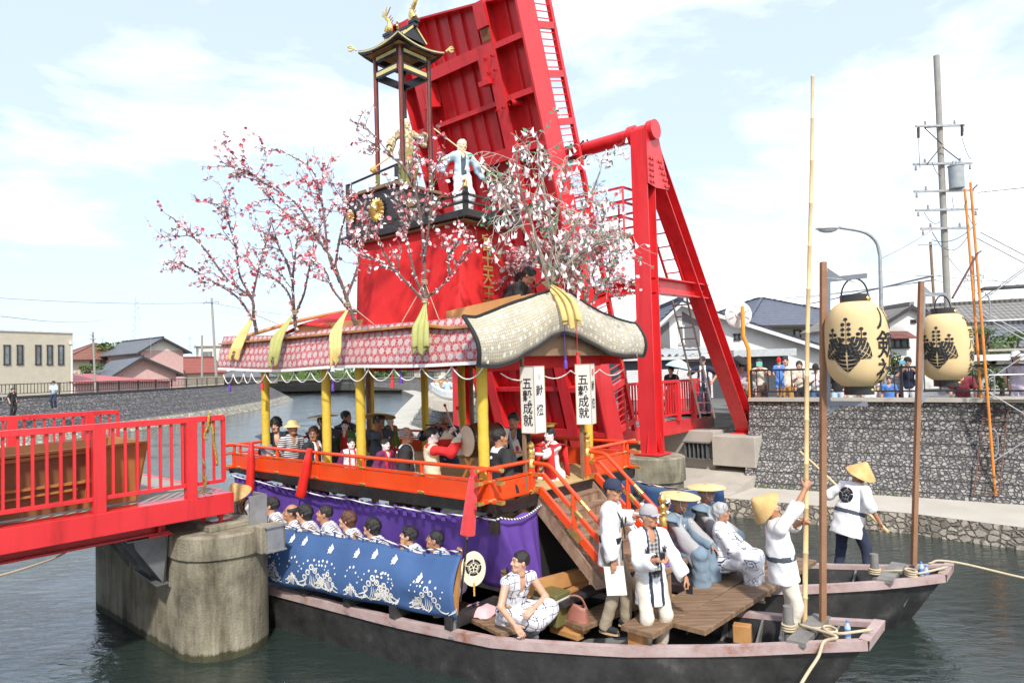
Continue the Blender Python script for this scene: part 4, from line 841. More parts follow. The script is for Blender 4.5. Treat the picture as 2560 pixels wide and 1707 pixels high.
shachi(Dk(cu - .33, cv, 9.50), 1); shachi(Dk(cu + .33, cv, 9.50), -1)
# ---- hangings, tassels, lanterns
us = np.linspace(-6.15, .06, 110); P = []
loops = MB()
def cvn(u): return .06 + .04 * math.sin(u * 1.3)
for k in range(12):
    f = k / 11; row = []
    for u in us: row.append(Dk(u, cvn(u) + f * (.045 * math.sin(u * 6.3 + .8 * math.sin(u)) + .02 * math.sin(u * 15)) + .10 * f + .38 * f * min(1, max(0, (u + 3.4) / 2.6)), (2.08 - sheer(u) - .07) * (1 - f) + f * (.90 + .05 * math.sin(u * 2)) - .015 * math.sin(u * 14) * (1 - f)))
    for v in np.linspace(.12, .84, 18): row.append(Dk(.06 + f * .06 * math.sin(v * 22), v + .48 * f * (1 - (v - .12) / .9), (1.86 + .02 * math.sin(v * 14)) * (1 - f) + f * .86))
    P.append(row)
pc = cloth('purple_curtain', P, purp, None, thick=.008, loc=tuple(Dk(-3, .1, 1.4)))
tag(pc, 'deep purple curtain hung on a rope round the boat below the vermilion deck', 'curtain')
ropebw = mat('striped_rope', (.8, .78, .78), .8); t, b = nodes_of(ropebw); wv_ = N(t, 'ShaderNodeTexWave', i_Scale=9.0, bands_direction='DIAGONAL'); tc = N(t, 'ShaderNodeTexCoord'); t.links.new(tc.outputs['Object'], wv_.inputs['Vector'])
t.links.new(ramp(t, wv_.outputs['Fac'], [(.45, (.78, .76, .76)), (.55, (.07, .05, .12))], 'CONSTANT').outputs[0], b.inputs['Base Color'])
m = MB(); m.tube([Dk(u, -.01, 2.05 - sheer(u) - .035 * (1 + math.sin(u * 5) * .2)) for u in np.linspace(-6.2, .1, 60)] + [Dk(.13, v, 1.93 - .09 * math.sin((v) / .84 * 3.14)) for v in np.linspace(.05, .84, 10)], .0125, 6)
m.build('curtain_rope', ropebw, pc)
for u in np.arange(-6.0, .05, .185):
    z = 2.05 - sheer(u); loops.grid([[Dk(u - .03, .0, z), Dk(u + .03, .0, z)], [Dk(u - .035, cvn(u) - .012, z - .13), Dk(u + .035, cvn(u) - .012, z - .13)]])
loops.build('loop', purp, pc, thick=.006)
def bigtassel(top, bot, r0, r1, lab, strings=False, pole=None):
    o = thing('tassel', lab, 'tassel', tuple(bot), group='long red tassels along the deck railing'); top, bot = Vector(top), Vector(bot); d = (bot - top).normalized(); L = (bot - top).length
    q_ = Vector((0, 0, -1)).rotation_difference(d).to_matrix().to_4x4(); T = Matrix.Translation(top) @ q_
    m = MB(); m.lathe([(0, 0), (r0 * .7, 0), (r0 * .85, -.02), (r0 * .8, -.10), (r0, -.12)] + [(r0 + (r1 - r0) * f, -.12 - (L - .12) * f) for f in (.2, .4, .6, .8, .97)] + [(r1 * .9, -L), (0, -L)], 22, T)
    m.build('tassel_body', redt if strings else mat('red_silk', (.66, .022, .015), .35, scale=3), o, smooth='auto')
    if strings:
        m = MB()
        for k in range(40):
            a = 6.28318 * k / 40; m.tube([T @ Vector((r * math.cos(a), r * math.sin(a), z)) for r, z in ((r0 * .9, -.09), (r0 * 1.06, -.2), ((r0 + r1) / 2 * 1.05, -L * .6), (r1 * 1.04, -L * .99))], .004, 4, caps=False)
        m.build('strings', mat('pink_thread', (.72, .10, .11), .5), o)
    if pole:
        m = MB(); m.tube([bot, bot + d * .05], .013, 8); m.tube([bot + d * pole * .4, bot + d * (pole * .4 + .05)], .0145, 8); m.build('brass_collar', gold, o)
        m = MB(); m.tube([bot + d * .05, bot + d * pole], .012, 8); m.build('handle', lacq, o)
bigtassel(Dk(-5.35, -.09, 2.58), Dk(-5.33, -.14, 1.76), .052, .075, 'long red silk tassel at the far end of the deck railing')
bigtassel(Dk(-3.62, -.09, 2.56), Dk(-3.78, -.16, 1.83), .055, .085, 'tilted long red silk tassel on a black handle, middle of the railing', pole=.4)
bigtassel(Dk(-.12, -.12, 2.50), Dk(-.22, -.17, 1.71), .055, .085, 'long red tassel of pink strings at the deck corner before the curtain', True, .8)
def crest(m, c, x, y, n, r):   # five-lobed ring with a five-petalled flower
    for k in range(5):
        a0, a1 = 6.28318 * (k + .06) / 5 + .3, 6.28318 * (k + .94) / 5 + .3; A = np.linspace(a0, a1, 9)
        for ri, ro in ((.72, 1.0), (.58, .66)): m.grid([[c + x * (r * q_ * math.cos(a)) + y * (r * q_ * math.sin(a)) + n * .003 for a in A] for q_ in (ri, ro)])
        am = (a0 + a1) / 2 + .63; d = x * math.cos(am) + y * math.sin(am); s_ = -x * math.sin(am) + y * math.cos(am)
        m.add([c + d * r * .10 + n * .003, c + d * r * .3 - s_ * r * .15 + n * .003, c + d * r * .47 - s_ * r * .17 + n * .003, c + d * r * .44 + n * .003, c + d * r * .47 + s_ * r * .17 + n * .003, c + d * r * .3 + s_ * r * .15 + n * .003], [(0, 1, 2, 3), (0, 3, 4, 5)])
inkm = mat('ink', (.012, .012, .014), .6)
paper = mat('paper', (.74, .71, .64), .7, scale=9, c2=(.80, .78, .73))
ivory = mat('ivory_paper', (.74, .66, .48), .7, scale=9, c2=(.80, .73, .56))
fn = thing('paper_fan', 'round ivory paper fan with a black flower crest, standing before the purple curtain', 'fan', tuple(Dk(-.30, -.02, 1.2)))
fx = (AX * .55 + AV * .83).normalized(); fnn = (AX * .83 - AV * .55).normalized(); fc = Dk(-.28, -.02, 1.26)
m = MB(); m.lathe([(0, -.006), (.19, -.006), (.195, 0), (.19, .006), (0, .006)], 32, Matrix.Translation(fc) @ Matrix((fx, Z, fnn)).transposed().to_4x4() @ Matrix.Diagonal((.80, 1.1, 1, 1))); m.build('leaf', ivory, fn)
m = MB(); crest(m, fc + fnn * .008 + Z * .02, fx, Z, fnn, .10); m.build('crest', inkm, fn)
m = MB(); m.bar(fc - Z * .16 + fnn * .012, fc - Z * .32 + fnn * .012, .03, .02); m.build('handle', mat('yellow_wood', (.60, .36, .07), .5), fn)
def box_lantern(c, rz_, lab, w_=.22, h_=.85):
    o = thing('box_lantern', lab, 'lantern', tuple(c)); X = Vector((math.cos(rz_), math.sin(rz_), 0)); Y = Vector((-math.sin(rz_), math.cos(rz_), 0)); c = Vector(c); tp = 1.06
    m = MB(); vs = []
    for k, s_ in ((-.5, 1), (.5, 1.0)): vs += [c + Z * h_ * k + X * (w_ * .5 * a) + Y * (w_ * .5 * b) for a, b in ((-1, -1), (1, -1), (1, 1), (-1, 1))]
    m.add(vs, [(0, 1, 5, 4), (1, 2, 6, 5), (2, 3, 7, 6), (3, 0, 4, 7), (3, 2, 1, 0)]); m.build('paper_box', paper, o)
    m = MB()
    for a, b in ((-1, -1), (1, -1), (1, 1), (-1, 1)): m.box(c + X * (w_ * .5 * a) + Y * (w_ * .5 * b), (.009, .009, h_ + .004), (X, Y, Z))
    for k in (-.5, .5):
        for a in (-1, 1): m.box(c + Z * h_ * k + Y * (w_ * .5 * a), (w_, .009, .009), (X, Y, Z)); m.box(c + Z * h_ * k + X * (w_ * .5 * a), (.009, w_, .009), (X, Y, Z))
    m.build('frame', mat('pale_wood', (.45, .36, .24), .6), o)
    m = MB()
    for i, ch in enumerate('五穀成就'):
        tv, tf = text_mesh(ch, .16); cc = c - Y * (w_ / 2 + .004) + Z * (h_ * .5 - .22 - i * .155); m.add([cc + X * p[0] + Z * p[1] for p in tv], tf)
    for i, ch in enumerate('献燈'):
        tv, tf = text_mesh(ch, .15); cc = c + X * (w_ / 2 + .004) + Z * (h_ * .5 - .31 - i * .25); m.add([cc + Y * p[0] + Z * p[1] for p in tv], tf)
    m.build('lettering', inkm, o); return o, c, X, Y
o, c, X, Y = box_lantern(Dk(.10, .78, 3.29), R(-40 + 0), 'white paper box lantern with black writing and pale green crest by the stair head')
m = MB(); kiri(m, c + X * .116 + Z * .31, Y, Z, X, .055); m.build('crest', mat('pale_green_ink', (.50, .60, .46), .7), o)
o, c, X, Y = box_lantern(Dk(.08, 2.02, 3.30), R(-22), 'white paper box lantern with a red crest, under the gable near the tower')
m = MB(); crest(m, c + X * .116 + Z * .31, Y, Z, X, .05); m.build('crest', mat('red_ink', (.6, .06, .06), .7), o)
for (u, v, zt, lab) in ((.0, .70, 3.95, 'thin wooden pole behind the box lantern with the green crest'), (.0, 2.0, 4.1, 'thin wooden pole behind the box lantern with the red crest')):
    m = MB(); m.box(Dk(u, v, (2.1 + zt) / 2), (.04, .04, zt - 2.1), BF); tag(m.build('pole', wood, loc=tuple(Dk(u, v, 2.1))), lab, 'pole')
# blue cloth along the near hull
bluec = mat('blue_cloth', (.035, .085, .21), .75, scale=2, c2=(.05, .115, .27), bump=.4, bscale=6)
us = np.linspace(-4.15, -.36, 60); P = []
def clv(u): return -.66 + (u + 3.8) * .155
for k in range(12):
    f = k / 11; row = []
    for u in us:
        sag = .10 * math.exp(-((u + 1.0) / .45) ** 2) * (1 - f) * .6
        row.append(Dk(u + .06 * f, clv(u) - .20 * f - .09 * math.sin(math.pi * f) + .022 * math.sin(u * 5.2 + 3 * f) * (.4 + .6 * f) + .03 * math.exp(-((u + .9) / .3) ** 2) * math.sin(f * 9), 1.45 - .72 * f - sag - .008 * math.cos((u + 4.15) * 14) * (1 - f)))
    P.append(row)
bc = cloth('blue_cloth', P, bluec, None, loc=tuple(Dk(-2, -.4, 1.1))); tag(bc, 'blue hanging cloth with white waves and plovers, in front of the rowers', 'cloth')
def cl_at(u, z):  # point just in front of the cloth
    f = (1.45 - z) / .79; return Dk(u + .06 * f, clv(u) - .14 * f - .03, z)
def dsurf(x, y):  # x metres along from the near end backwards, y 0..1 up from the lower hem
    u = -.36 - x; f = 1 - y; jf = (u + 4.15) / 3.79 * 59; kf = f * 11; j = max(0, min(58, int(jf))); k = max(0, min(10, int(kf))); a, b = jf - j, kf - k
    p = P[k][j] * (1 - a) * (1 - b) + P[k][j + 1] * a * (1 - b) + P[k + 1][j] * (1 - a) * b + P[k + 1][j + 1] * a * b; return p - AV * .013 - Z * .0 + AX * 0
m = MB()
def stroke(pts, w0, w1=None, n=6, M_=dsurf):
    pp = interp([Vector((x, y * .64, 0)) for x, y in pts], n); L_, R_ = [], []; k = len(pp)
    for i, q_ in enumerate(pp):
        d = (pp[min(i + 1, k - 1)] - pp[max(i - 1, 0)]).normalized(); s_ = Vector((-d.y, d.x, 0)); t_ = i / (k - 1); w_ = (w0 * .78 * (math.sin(math.pi * min(1, max(0, t_ * .9 + .08))) ** .5))
        a, b = q_ + s_ * w_ / 2, q_ - s_ * w_ / 2; L_.append(M_(a.x, a.y / .64)); R_.append(M_(b.x, b.y / .64))
    m.grid([L_, R_])
def dot(x, y, r): m.add([dsurf(x + r * math.cos(a), y + r / .64 * math.sin(a)) for a in np.linspace(0, 5.7, 9)], [tuple(range(9))])
def curl(x, y, r, sg=1, turns=1.35, w_=.018): stroke([(x + sg * r * (1 - .62 * t_) * math.cos(2.2 + t_ * turns * 6.28), y + r / .64 * (1 - .62 * t_) * math.sin(2.2 + t_ * turns * 6.28)) for t_ in np.linspace(0, 1, 10)], w_)
def wave(x0, fl=1, s_=1.0):
    X_ = lambda d: x0 - fl * d * s_
    for i, (dx, dy) in enumerate(((0, .26), (.06, .36), (.12, .46), (.19, .40), (.24, .30), (.28, .20))): curl(X_(dx), dy * s_, .040 * s_, fl if i < 3 else -fl)
    stroke([(X_(-.12), .14), (X_(-.05), .17), (X_(0), .20), (X_(.02), .25)], .022); stroke([(X_(-.12), .08), (X_(-.04), .09), (X_(.02), .12)], .018)
    for j in range(4): stroke([(X_(.05 + .028 * j), .10 - .012 * j), (X_(.09 + .028 * j), .20), (X_(.105 + .028 * j), .32 - .02 * j)], .012)
    stroke([(X_(.26), .17), (X_(.31), .10), (X_(.38), .08), (X_(.42), .11)], .022)
    for j in range(3): stroke([(X_(.40 + .03 * j), .05 + .02 * j), (X_(.45 + .03 * j), .09 + .02 * j), (X_(.48 + .03 * j), .14 + .03 * j)], .014)
    for dx, dy, r in ((-.05, .40, .012), (.05, .56, .014), (.16, .58, .016), (.26, .50, .014), (.33, .34, .012), (-.02, .50, .010), (.36, .44, .009)): dot(X_(dx), dy, r)
for i, x0 in enumerate((.50, .98, 1.38, 1.98, 2.50, 3.05, 3.5)): wave(x0, 1 if i % 2 == 0 else -1, (1.0, .82)[i % 2])
for x0 in (.62, 1.16, 1.70, 2.28, 2.8): wave(x0, 1, .58)
def plover(x, y, s_):
    o = lambda a, b: dsurf(x + a * s_, y + b * s_ / .64)
    m.add([o(.0, .05), o(-.045, .01), o(-.03, -.015), o(-.015, -.05), o(.02, -.045), o(.05, -.06), o(.035, -.03), o(.055, -.015), o(.035, .0), o(.045, .02), o(.02, .02), o(.01, .06)], [tuple(range(12))])
for x, y in ((.52, .62), (.98, .82), (1.30, .83), (1.62, .80), (2.1, .80), (2.62, .86), (2.9, .88), (3.35, .84)): plover(x, y, .95)
m.build('wave_pattern', mat('white_dye', (.74, .72, .66), .8), bc)
m = MB(); m.tube([P[0][j] + Z * .045 - AV * .01 + Z * .012 * math.sin(j * .5) for j in range(0, 60, 2)] + [P[0][-1] + Z * .05], .013, 6); m.build('cloth_rope', ropebw, bc)
m = MB()
for j in range(2, 60, 4): m.box(P[0][j] + Z * .02 - AV * .012, (.035, .012, .09), BF)
m.build('loop', bluec, bc)
for i, u in enumerate((-3.0, -2.12, -1.28, -.40)):
    v0 = lerp(HULLS[0][0], u) + .03; m = MB(); a = Dk(u + .01, v0 - .0, lerp(ZG, u) - .1); b = Dk(u - .02, clv(u) + .03, 1.52); m.bar(a, b, .05, .05); o = m.build('cloth_post', woodn, bt)
    m = MB(); m.bar(a - AV * .03, a.lerp(b, .3) - AV * .03, .075, .04); m.build('iron_shoe', steel, o)
# ================================================================ HOUSES, POLES AND FENCES ROUND THE WATER
def wallm(n, c, sc=2): return mat(n, c, .85, scale=sc, c2=tuple(min(1, x * 1.14) for x in c), bump=.15, bscale=40)
glass = mat('window_glass', (.05, .065, .07), .08, scale=1.2, c2=(.22, .27, .28), spec=.8)
whitew = wallm('white_wall', (.66, .65, .62)); beige = wallm('beige_wall', (.50, .45, .35)); pinkwall = wallm('pink_wall', (.52, .33, .30)); greyp = mat('grey_panel', (.13, .13, .135), .7, scale=3)
darkfr = mat('dark_frame', (.04, .035, .035), .5); whitefr = mat('white_frame', (.7, .7, .69), .5)
def tile(name, c, sc):
    m = mat(name, c, .5, scale=3, c2=tuple(x * 1.35 for x in c)); t, b = nodes_of(m); tc = N(t, 'ShaderNodeTexCoord')
    w1 = N(t, 'ShaderNodeTexWave', i_Scale=sc, bands_direction='Z', wave_profile='SAW'); w2 = N(t, 'ShaderNodeTexWave', i_Scale=sc * .8, bands_direction='X'); t.links.new(tc.outputs['Object'], w1.inputs['Vector']); t.links.new(tc.outputs['Object'], w2.inputs['Vector'])
    bp = N(t, 'ShaderNodeBump', i_Strength=1.0, i_Distance=.10); t.links.new(mth(t, 'ADD', w1.outputs['Fac'], mth(t, 'MULTIPLY', w2.outputs['Fac'], .6)), bp.inputs['Height']); t.links.new(bp.outputs[0], b.inputs['Normal'])
    old = b.inputs['Base Color'].links[0].from_socket; t.links.new(mixc(t, mth(t, 'LESS_THAN', w1.outputs['Fac'], .16), old, tuple(x * .5 for x in c)), b.inputs['Base Color']); return m
rt_grey = tile('grey_roof_tile', (.14, .145, .155), 1.9); rt_blue = tile('slate_roof_tile', (.105, .115, .15), 1.9); rt_red = tile('brown_roof_tile', (.21, .085, .055), 1.4); rt_old = tile('old_roof_tile', (.19, .175, .16), 1.6)
GZ = 2.24
class House:
    def __init__(s, name, label, cat, a, b, D, zw, wm, z0=GZ):
        s.a = Vector((a.x, a.y, 0)); e = Vector((b.x, b.y, 0)) - s.a; s.L = e.length; s.x = e.normalized(); s.y = Vector((-s.x.y, s.x.x, 0)); s.D, s.zw, s.z0 = D, zw, z0
        s.o = thing(name, label, cat, tuple(s.p(s.L / 2, D / 2, z0)), math.atan2(s.x.y, s.x.x)); m = MB(); m.box(s.p(s.L / 2, D / 2, (z0 + zw) / 2), (s.L, D, zw - z0), (s.x, s.y, Z)); s.w = m.build('wall', wm, s.o)
    def p(s, a, d, z): return s.a + s.x * a + s.y * d + Z * z
    def gable_front(s, zr, rm, wm, pk=.5, ev=.4, th=.14, trim=None):   # ridge runs away from the viewer; pk: where the peak is
        m = MB(); m.prism([s.p(0, 0, s.zw), s.p(s.L, 0, s.zw), s.p(s.L * pk, 0, zr)], s.y * s.D); m.build('gable', wm, s.o)
        for e0, z_e in ((0, s.zw), (s.L, s.zw)):
            sl_ = (zr - s.zw) / (s.L * pk if e0 == 0 else s.L * (1 - pk)); ex = -ev if e0 == 0 else s.L + ev; m = MB()
            m.prism([s.p(ex, -ev, z_e - sl_ * ev + .02), s.p(s.L * pk, -ev, zr + .02), s.p(s.L * pk, -ev, zr + th + .02), s.p(ex, -ev, z_e - sl_ * ev + th + .02)], s.y * (s.D + 2 * ev)); o = m.build('roof', rm, s.o)
            if trim: m = MB(); m.prism([s.p(ex, -ev - .03, z_e - sl_ * ev - .1), s.p(s.L * pk, -ev - .03, zr - .1), s.p(s.L * pk, -ev - .03, zr + .06), s.p(ex, -ev - .03, z_e - sl_ * ev + .06)], s.y * .05); m.build('barge_board', trim, o)
        m = MB(); m.bar(s.p(s.L * pk, -ev, zr + th + .06), s.p(s.L * pk, s.D + ev, zr + th + .06), .22, .16); m.build('ridge', rm, s.o)
    def gable_side(s, zr, rm, wm, ev=.4, th=.12):
        m = MB(); m.prism([s.p(0, 0, s.zw), s.p(0, s.D, s.zw), s.p(0, s.D / 2, zr)], s.x * s.L); m.build('gable', wm, s.o); sl_ = (zr - s.zw) / (s.D / 2)
        for d0, sg in ((-ev, 1), (s.D + ev, -1)):
            m = MB(); m.prism([s.p(-ev, d0, s.zw - sl_ * ev), s.p(-ev, s.D / 2, zr), s.p(-ev, s.D / 2, zr + th), s.p(-ev, d0, s.zw - sl_ * ev + th)], s.x * (s.L + 2 * ev)); m.build('roof', rm, s.o)
        m = MB(); m.bar(s.p(-ev, s.D / 2, zr + th + .05), s.p(s.L + ev, s.D / 2, zr + th + .05), .25, .18); m.build('ridge', rm, s.o)
    def hip(s, zr, rm, ev=.5, th=.12, inset=None):
        i = inset or min(s.L, s.D) / 2; m = MB(); E_ = [s.p(-ev, -ev, s.zw), s.p(s.L + ev, -ev, s.zw), s.p(s.L + ev, s.D + ev, s.zw), s.p(-ev, s.D + ev, s.zw)]
        r0, r1 = (s.p(i, s.D / 2, zr), s.p(s.L - i, s.D / 2, zr)) if s.L >= s.D else (s.p(s.L / 2, i, zr), s.p(s.L / 2, s.D - i, zr))
        F_ = [(0, 1, 5, 4), (1, 2, 5), (2, 3, 4, 5), (3, 0, 4)] if s.L >= s.D else [(0, 1, 4), (1, 2, 5, 4), (2, 3, 5), (3, 0, 4, 5)]
        m.add(E_ + [r0, r1], F_ + [(3, 2, 1, 0)]); o = m.build('roof', rm, s.o); m = MB()
        for a_, b_ in ((E_[0], r0), (E_[1], r1 if s.L >= s.D else r0), (r0, r1), (E_[3], r0 if s.L >= s.D else r1), (E_[2], r1)): m.bar(a_, b_, .2, .16)
        m.build('ridge', rm, o); m = MB()
        for j in range(4): m.bar(E_[j] - Z * .06, E_[(j + 1) % 4] - Z * .06, .1, .12, ext=.1)
        m.build('fascia', darkfr, o)
    def window(s, a, z, w_, h_, fr=None, side=0, mull=1):
        fr = fr or darkfr; B = lambda x, e, zz: s.p(x, -e, zz) if side == 0 else s.p(s.L + e, x, zz); xx, yy = (s.x, s.y) if side == 0 else (s.y, s.x)
        m = MB()
        for dz in (-h_ / 2, h_ / 2): m.box(B(a, .02, z + dz), (w_ + .12, .1, .07), (xx, yy, Z))
        for dx in (-w_ / 2, w_ / 2): m.box(B(a + dx, .02, z), (.07, .1, h_), (xx, yy, Z))
        for k in range(1, mull): m.box(B(a - w_ / 2 + w_ * k / mull, .02, z), (.05, .09, h_), (xx, yy, Z))
        o = m.build('window', fr, s.o); m = MB(); m.box(B(a, .005, z), (w_, .03, h_), (xx, yy, Z)); m.build('pane', glass, o)
    def px_win(s, x0, x1, y0, y1, **k):
        # a window between photograph columns and rows on the front wall
        def hit(x, y):
            d = ray(x, y); n = s.y; o_ = Vector((0, 0, CAMZ)); t_ = (s.a - o_).dot(n) / d.dot(n); q_ = o_ + d * t_; return (q_ - s.a).dot(s.x), q_.z
        a0, z0 = hit(x0, y0); a1, z1 = hit(x1, y1); s.window((a0 + a1) / 2, (z0 + z1) / 2, abs(a1 - a0), abs(z0 - z1), **k)
# left bank
h = House('office_building', 'long beige flat-roofed building with five narrow dark windows', 'building', at(-190, 900, 44), at(182, 900, 53), 9, 7.45, beige)
m = MB(); m.box(h.p(h.L / 2, h.D / 2, 7.50), (h.L + .16, h.D + .16, .14), (h.x, h.y, Z)); m.build('parapet', whitefr, h.o)
for x0, x1 in ((10, 24), (43, 56), (89, 101), (118, 130), (146, 158)): h.px_win(x0, x1, 863, 911)
m = MB(); m.tube([h.p(h.L - .15, -.1, 2.3), h.p(h.L - .15, -.1, 6.6)], .07, 8); m.box(h.p(h.L - .15, -.12, 6.7), (.3, .2, .25), (h.x, h.y, Z)); m.build('downpipe', whitefr, h.o)
zz = lambda x, y, Y: at(x, y, Y).z
h = House('house', 'cream house with a brown hipped roof just beyond the beige building', 'house', at(172, 900, 88), at(348, 900, 94), 10, zz(250, 897, 88), wallm('cream_wall', (.55, .49, .38))); h.hip(zz(253, 857, 93), rt_red, .9)
h.px_win(252, 279, 900, 926, mull=2); h.px_win(226, 236, 901, 918); h.px_win(297, 304, 900, 916)
h = House('house', 'pink-walled two-storey house with grey tiled gable behind the lower pink house', 'house', at(352, 900, 84), at(458, 900, 88), 11, zz(350, 876, 84), pinkwall); h.gable_front(zz(400, 847, 86), rt_grey, wallm('cream_gable', (.62, .58, .50)), .46, .8, trim=darkfr)
h.window(2.5, zz(470, 900, 86), 1.6, 1, side=1, mull=2)
h = House('house', 'low pink-walled house with a wide grey tiled gable', 'house', at(286, 940, 73), at(440, 940, 77), 14, zz(280, 936, 73), pinkwall); h.gable_front(zz(345, 894, 74), rt_grey, pinkwall, .42, .9, trim=darkfr)
h = House('shed', 'long low shed with a plain red metal roof', 'shed', at(188, 960, 53), at(425, 960, 67), 3.2, zz(300, 955, 60), pinkwall)
m = MB(); m.prism([h.p(-.3, -.4, h.zw), h.p(-.3, h.D, h.zw + .75), h.p(-.3, h.D, h.zw + .82), h.p(-.3, -.4, h.zw + .07)], h.x * (h.L * .5)); m.prism([h.p(h.L * .5 - .3, -.4, h.zw), h.p(h.L * .5 - .3, h.D, h.zw + .75), h.p(h.L + .3, h.D, h.zw - .1), h.p(h.L + .3, -.4, h.zw - .1)], Z * .06); m.build('roof', mat('red_metal_roof', (.42, .085, .08), .5, scale=.6, c2=(.50, .12, .11)), h.o)
h = House('house', 'small far house with a reddish tiled roof beside the leaning utility pole', 'house', at(470, 940, 100), at(560, 940, 104), 8, zz(500, 930, 100), wallm('tan_wall', (.42, .36, .28))); h.gable_side(zz(500, 895, 104), tile('red_roof_tile', (.26, .07, .05), 1.4), beige)
h = House('house', 'far flat-roofed cream block behind the utility pole', 'building', at(497, 900, 125), at(560, 900, 127), 8, zz(520, 862, 125), wallm('cream_wall_far', (.60, .57, .50))); m = MB(); m.box(h.p(h.L / 2, h.D / 2, h.zw), (h.L + .9, h.D + .9, .35), (h.x, h.y, Z)); m.build('parapet', whitefr, h.o); h.px_win(505, 530, 880, 905, mull=2)
# right bank
h = House('house', 'white house with dark grey gable panels and a long slate roof behind the red tower', 'house', at(1560, 930, 31), at(2062, 930, 31), 9, 4.05, whitew)
PK = .285; h.gable_front(6.35, rt_blue, whitew, PK, .55, .16, trim=whitefr)
m = MB(); m.prism([h.p(.4, -.012, 4.1), h.p(h.L * .235, -.012, 4.1), h.p(h.L * .235, -.012, 5.62), h.p(.4, -.012, 4.35)], h.y * .03); m.prism([h.p(h.L * .30, -.012, 4.1), h.p(h.L * .385, -.012, 4.1), h.p(h.L * .385, -.012, 5.55), h.p(h.L * .30, -.012, 6.05)], h.y * .03); m.build('grey_panel', greyp, h.o)
h.px_win(1697, 1709, 815, 860, fr=whitefr); h.px_win(1836, 1848, 836, 849)
g = House('garage', 'low dark grey garage with white roller shutters and a corrugated canopy edge', 'garage', at(1545, 940, 27.5), at(1972, 940, 27.5), 3.2, 3.9, mat('charcoal_cladding', (.055, .06, .07), .6, scale=4))
m = MB(); n_ = 60; m.grid([[g.p(g.L * .66 * i / n_ - .2, -.35, 4.02 + .06 * math.sin(i * 1.55) + k) for i in range(n_ + 1)] for k in (0, .02)] + [[g.p(g.L * .66 * i / n_ - .2, 3.2, 4.35 + .06 * math.sin(i * 1.55)) for i in range(n_ + 1)]]); m.box(g.p(g.L * .33, -.3, 3.9), (g.L * .66, .1, .12), (g.x, g.y, Z)); m.build('corrugated_roof', mat('zinc', (.45, .46, .46), .5, c2=(.60, .61, .61)), g.o)
m = MB(); m.box(g.p(g.L * .83, -.3, 4.0), (g.L * .36, .8, .28), (g.x, g.y, Z)); m.build('fascia', mat('pale_zinc', (.42, .45, .45), .5), g.o)
m = MB()
for k in range(16): m.box(g.p(g.L * .30, -.02, 2.3 + k * .075), (g.L * .5, .05, .062), (g.x, g.y, Z))
m.build('roller_shutter', whitefr, g.o)
h = House('house', 'beige two-storey house with a large slate hipped roof at the back', 'house', at(1880, 900, 40), at(2170, 900, 42), 10, 5.7, beige); h.hip(7.85, rt_blue, 1.0, inset=4.6)
for x0, x1 in ((2030, 2036), (2046, 2053)): h.px_win(x0, x1, 824, 846)
h.px_win(1985, 2001, 826, 850)
h = House('house', 'narrow white gabled house with a brown awning over its window between the lanterns', 'house', at(2216, 930, 30), at(2345, 930, 30), 8, 5.2, whitew); h.gable_front(5.85, mat('thin_roof', (.22, .19, .17), .7), whitew, .5, .25, .07, trim=darkfr)
h.px_win(2218, 2270, 846, 869, mull=3); m = MB(); a, b = at(2212, 836, 29.8), at(2276, 836, 29.8); m.prism([a + V(0, .2, .1), a + V(0, -.5, -.2), b + V(0, -.5, -.2), b + V(0, .2, .1)], Z * .06); m.build('awning', mat('brown_awning', (.20, .075, .06), .7), h.o); h.px_win(2279, 2286, 801, 806)
h = House('house', 'long low pinkish house under an old grey tiled roof behind the scaffold', 'house', at(2400, 930, 36), at(2720, 930, 34), 9, 5.0, wallm('clay_wall', (.40, .25, .19))); h.gable_side(6.5, rt_old, whitew, .7)
h = House('carport', 'pale flat-topped carport and wall behind the railing near the scaffold', 'carport', at(2425, 930, 25), at(2700, 930, 23.5), 3, 3.2, wallm('pale_wall', (.52, .55, .51)))
m = MB(); m.box(h.p(h.L / 2, h.D / 2, 3.55), (h.L + .6, h.D + .8, .22), (h.x, h.y, Z)); m.build('roof', whitefr, h.o); m = MB(); m.box(h.p(h.L * .3, -.02, 2.7), (2.6, .05, .9), (h.x, h.y, Z)); m.build('door', mat('dull_shutter', (.40, .39, .36), .7), h.o)
h = House('house', 'low house with grey tiles half hidden by garden pines', 'house', at(2460, 900, 29), at(2700, 900, 28), 5, 4.0, beige); h.gable_side(4.9, rt_grey, beige, .5)
# distant roofs fill the skyline
rr = random.Random(5)
far = [(600, 120, 9, 5.5), (690, 160, 12, 6.5), (1010, 175, 11, 6), (1100, 120, 9, 6), (1190, 150, 10, 6.5), (-120, 90, 12, 7), (2640, 60, 12, 7)]
for i, (x, Y, L_, zr) in enumerate(far):
    a = at(x - L_ / Y * FP / 2, 930, Y); b = at(x + L_ / Y * FP / 2, 930, Y + rr.uniform(-3, 3))
    h = House('house', ['far house with a grey roof above the left bank wall', 'far house with a brown roof beyond the bend of the canal', 'far grey-roofed house seen under the boat roof', 'brown-roofed house seen between the yellow columns', 'grey-roofed house beyond the crowd on the terrace', 'brown-roofed house beyond the beige building', 'grey house beyond the scaffold'][i], 'house', a, b, 8, zr - 2, (beige, whitew, pinkwall)[i % 3]); (h.gable_side(zr, (rt_grey, rt_red)[i % 2], beige) if i % 3 else h.hip(zr, rt_grey))
    h.window(L_ * .3, zr - 3, 1.5, 1); h.window(L_ * .7, zr - 3, 1.5, 1)
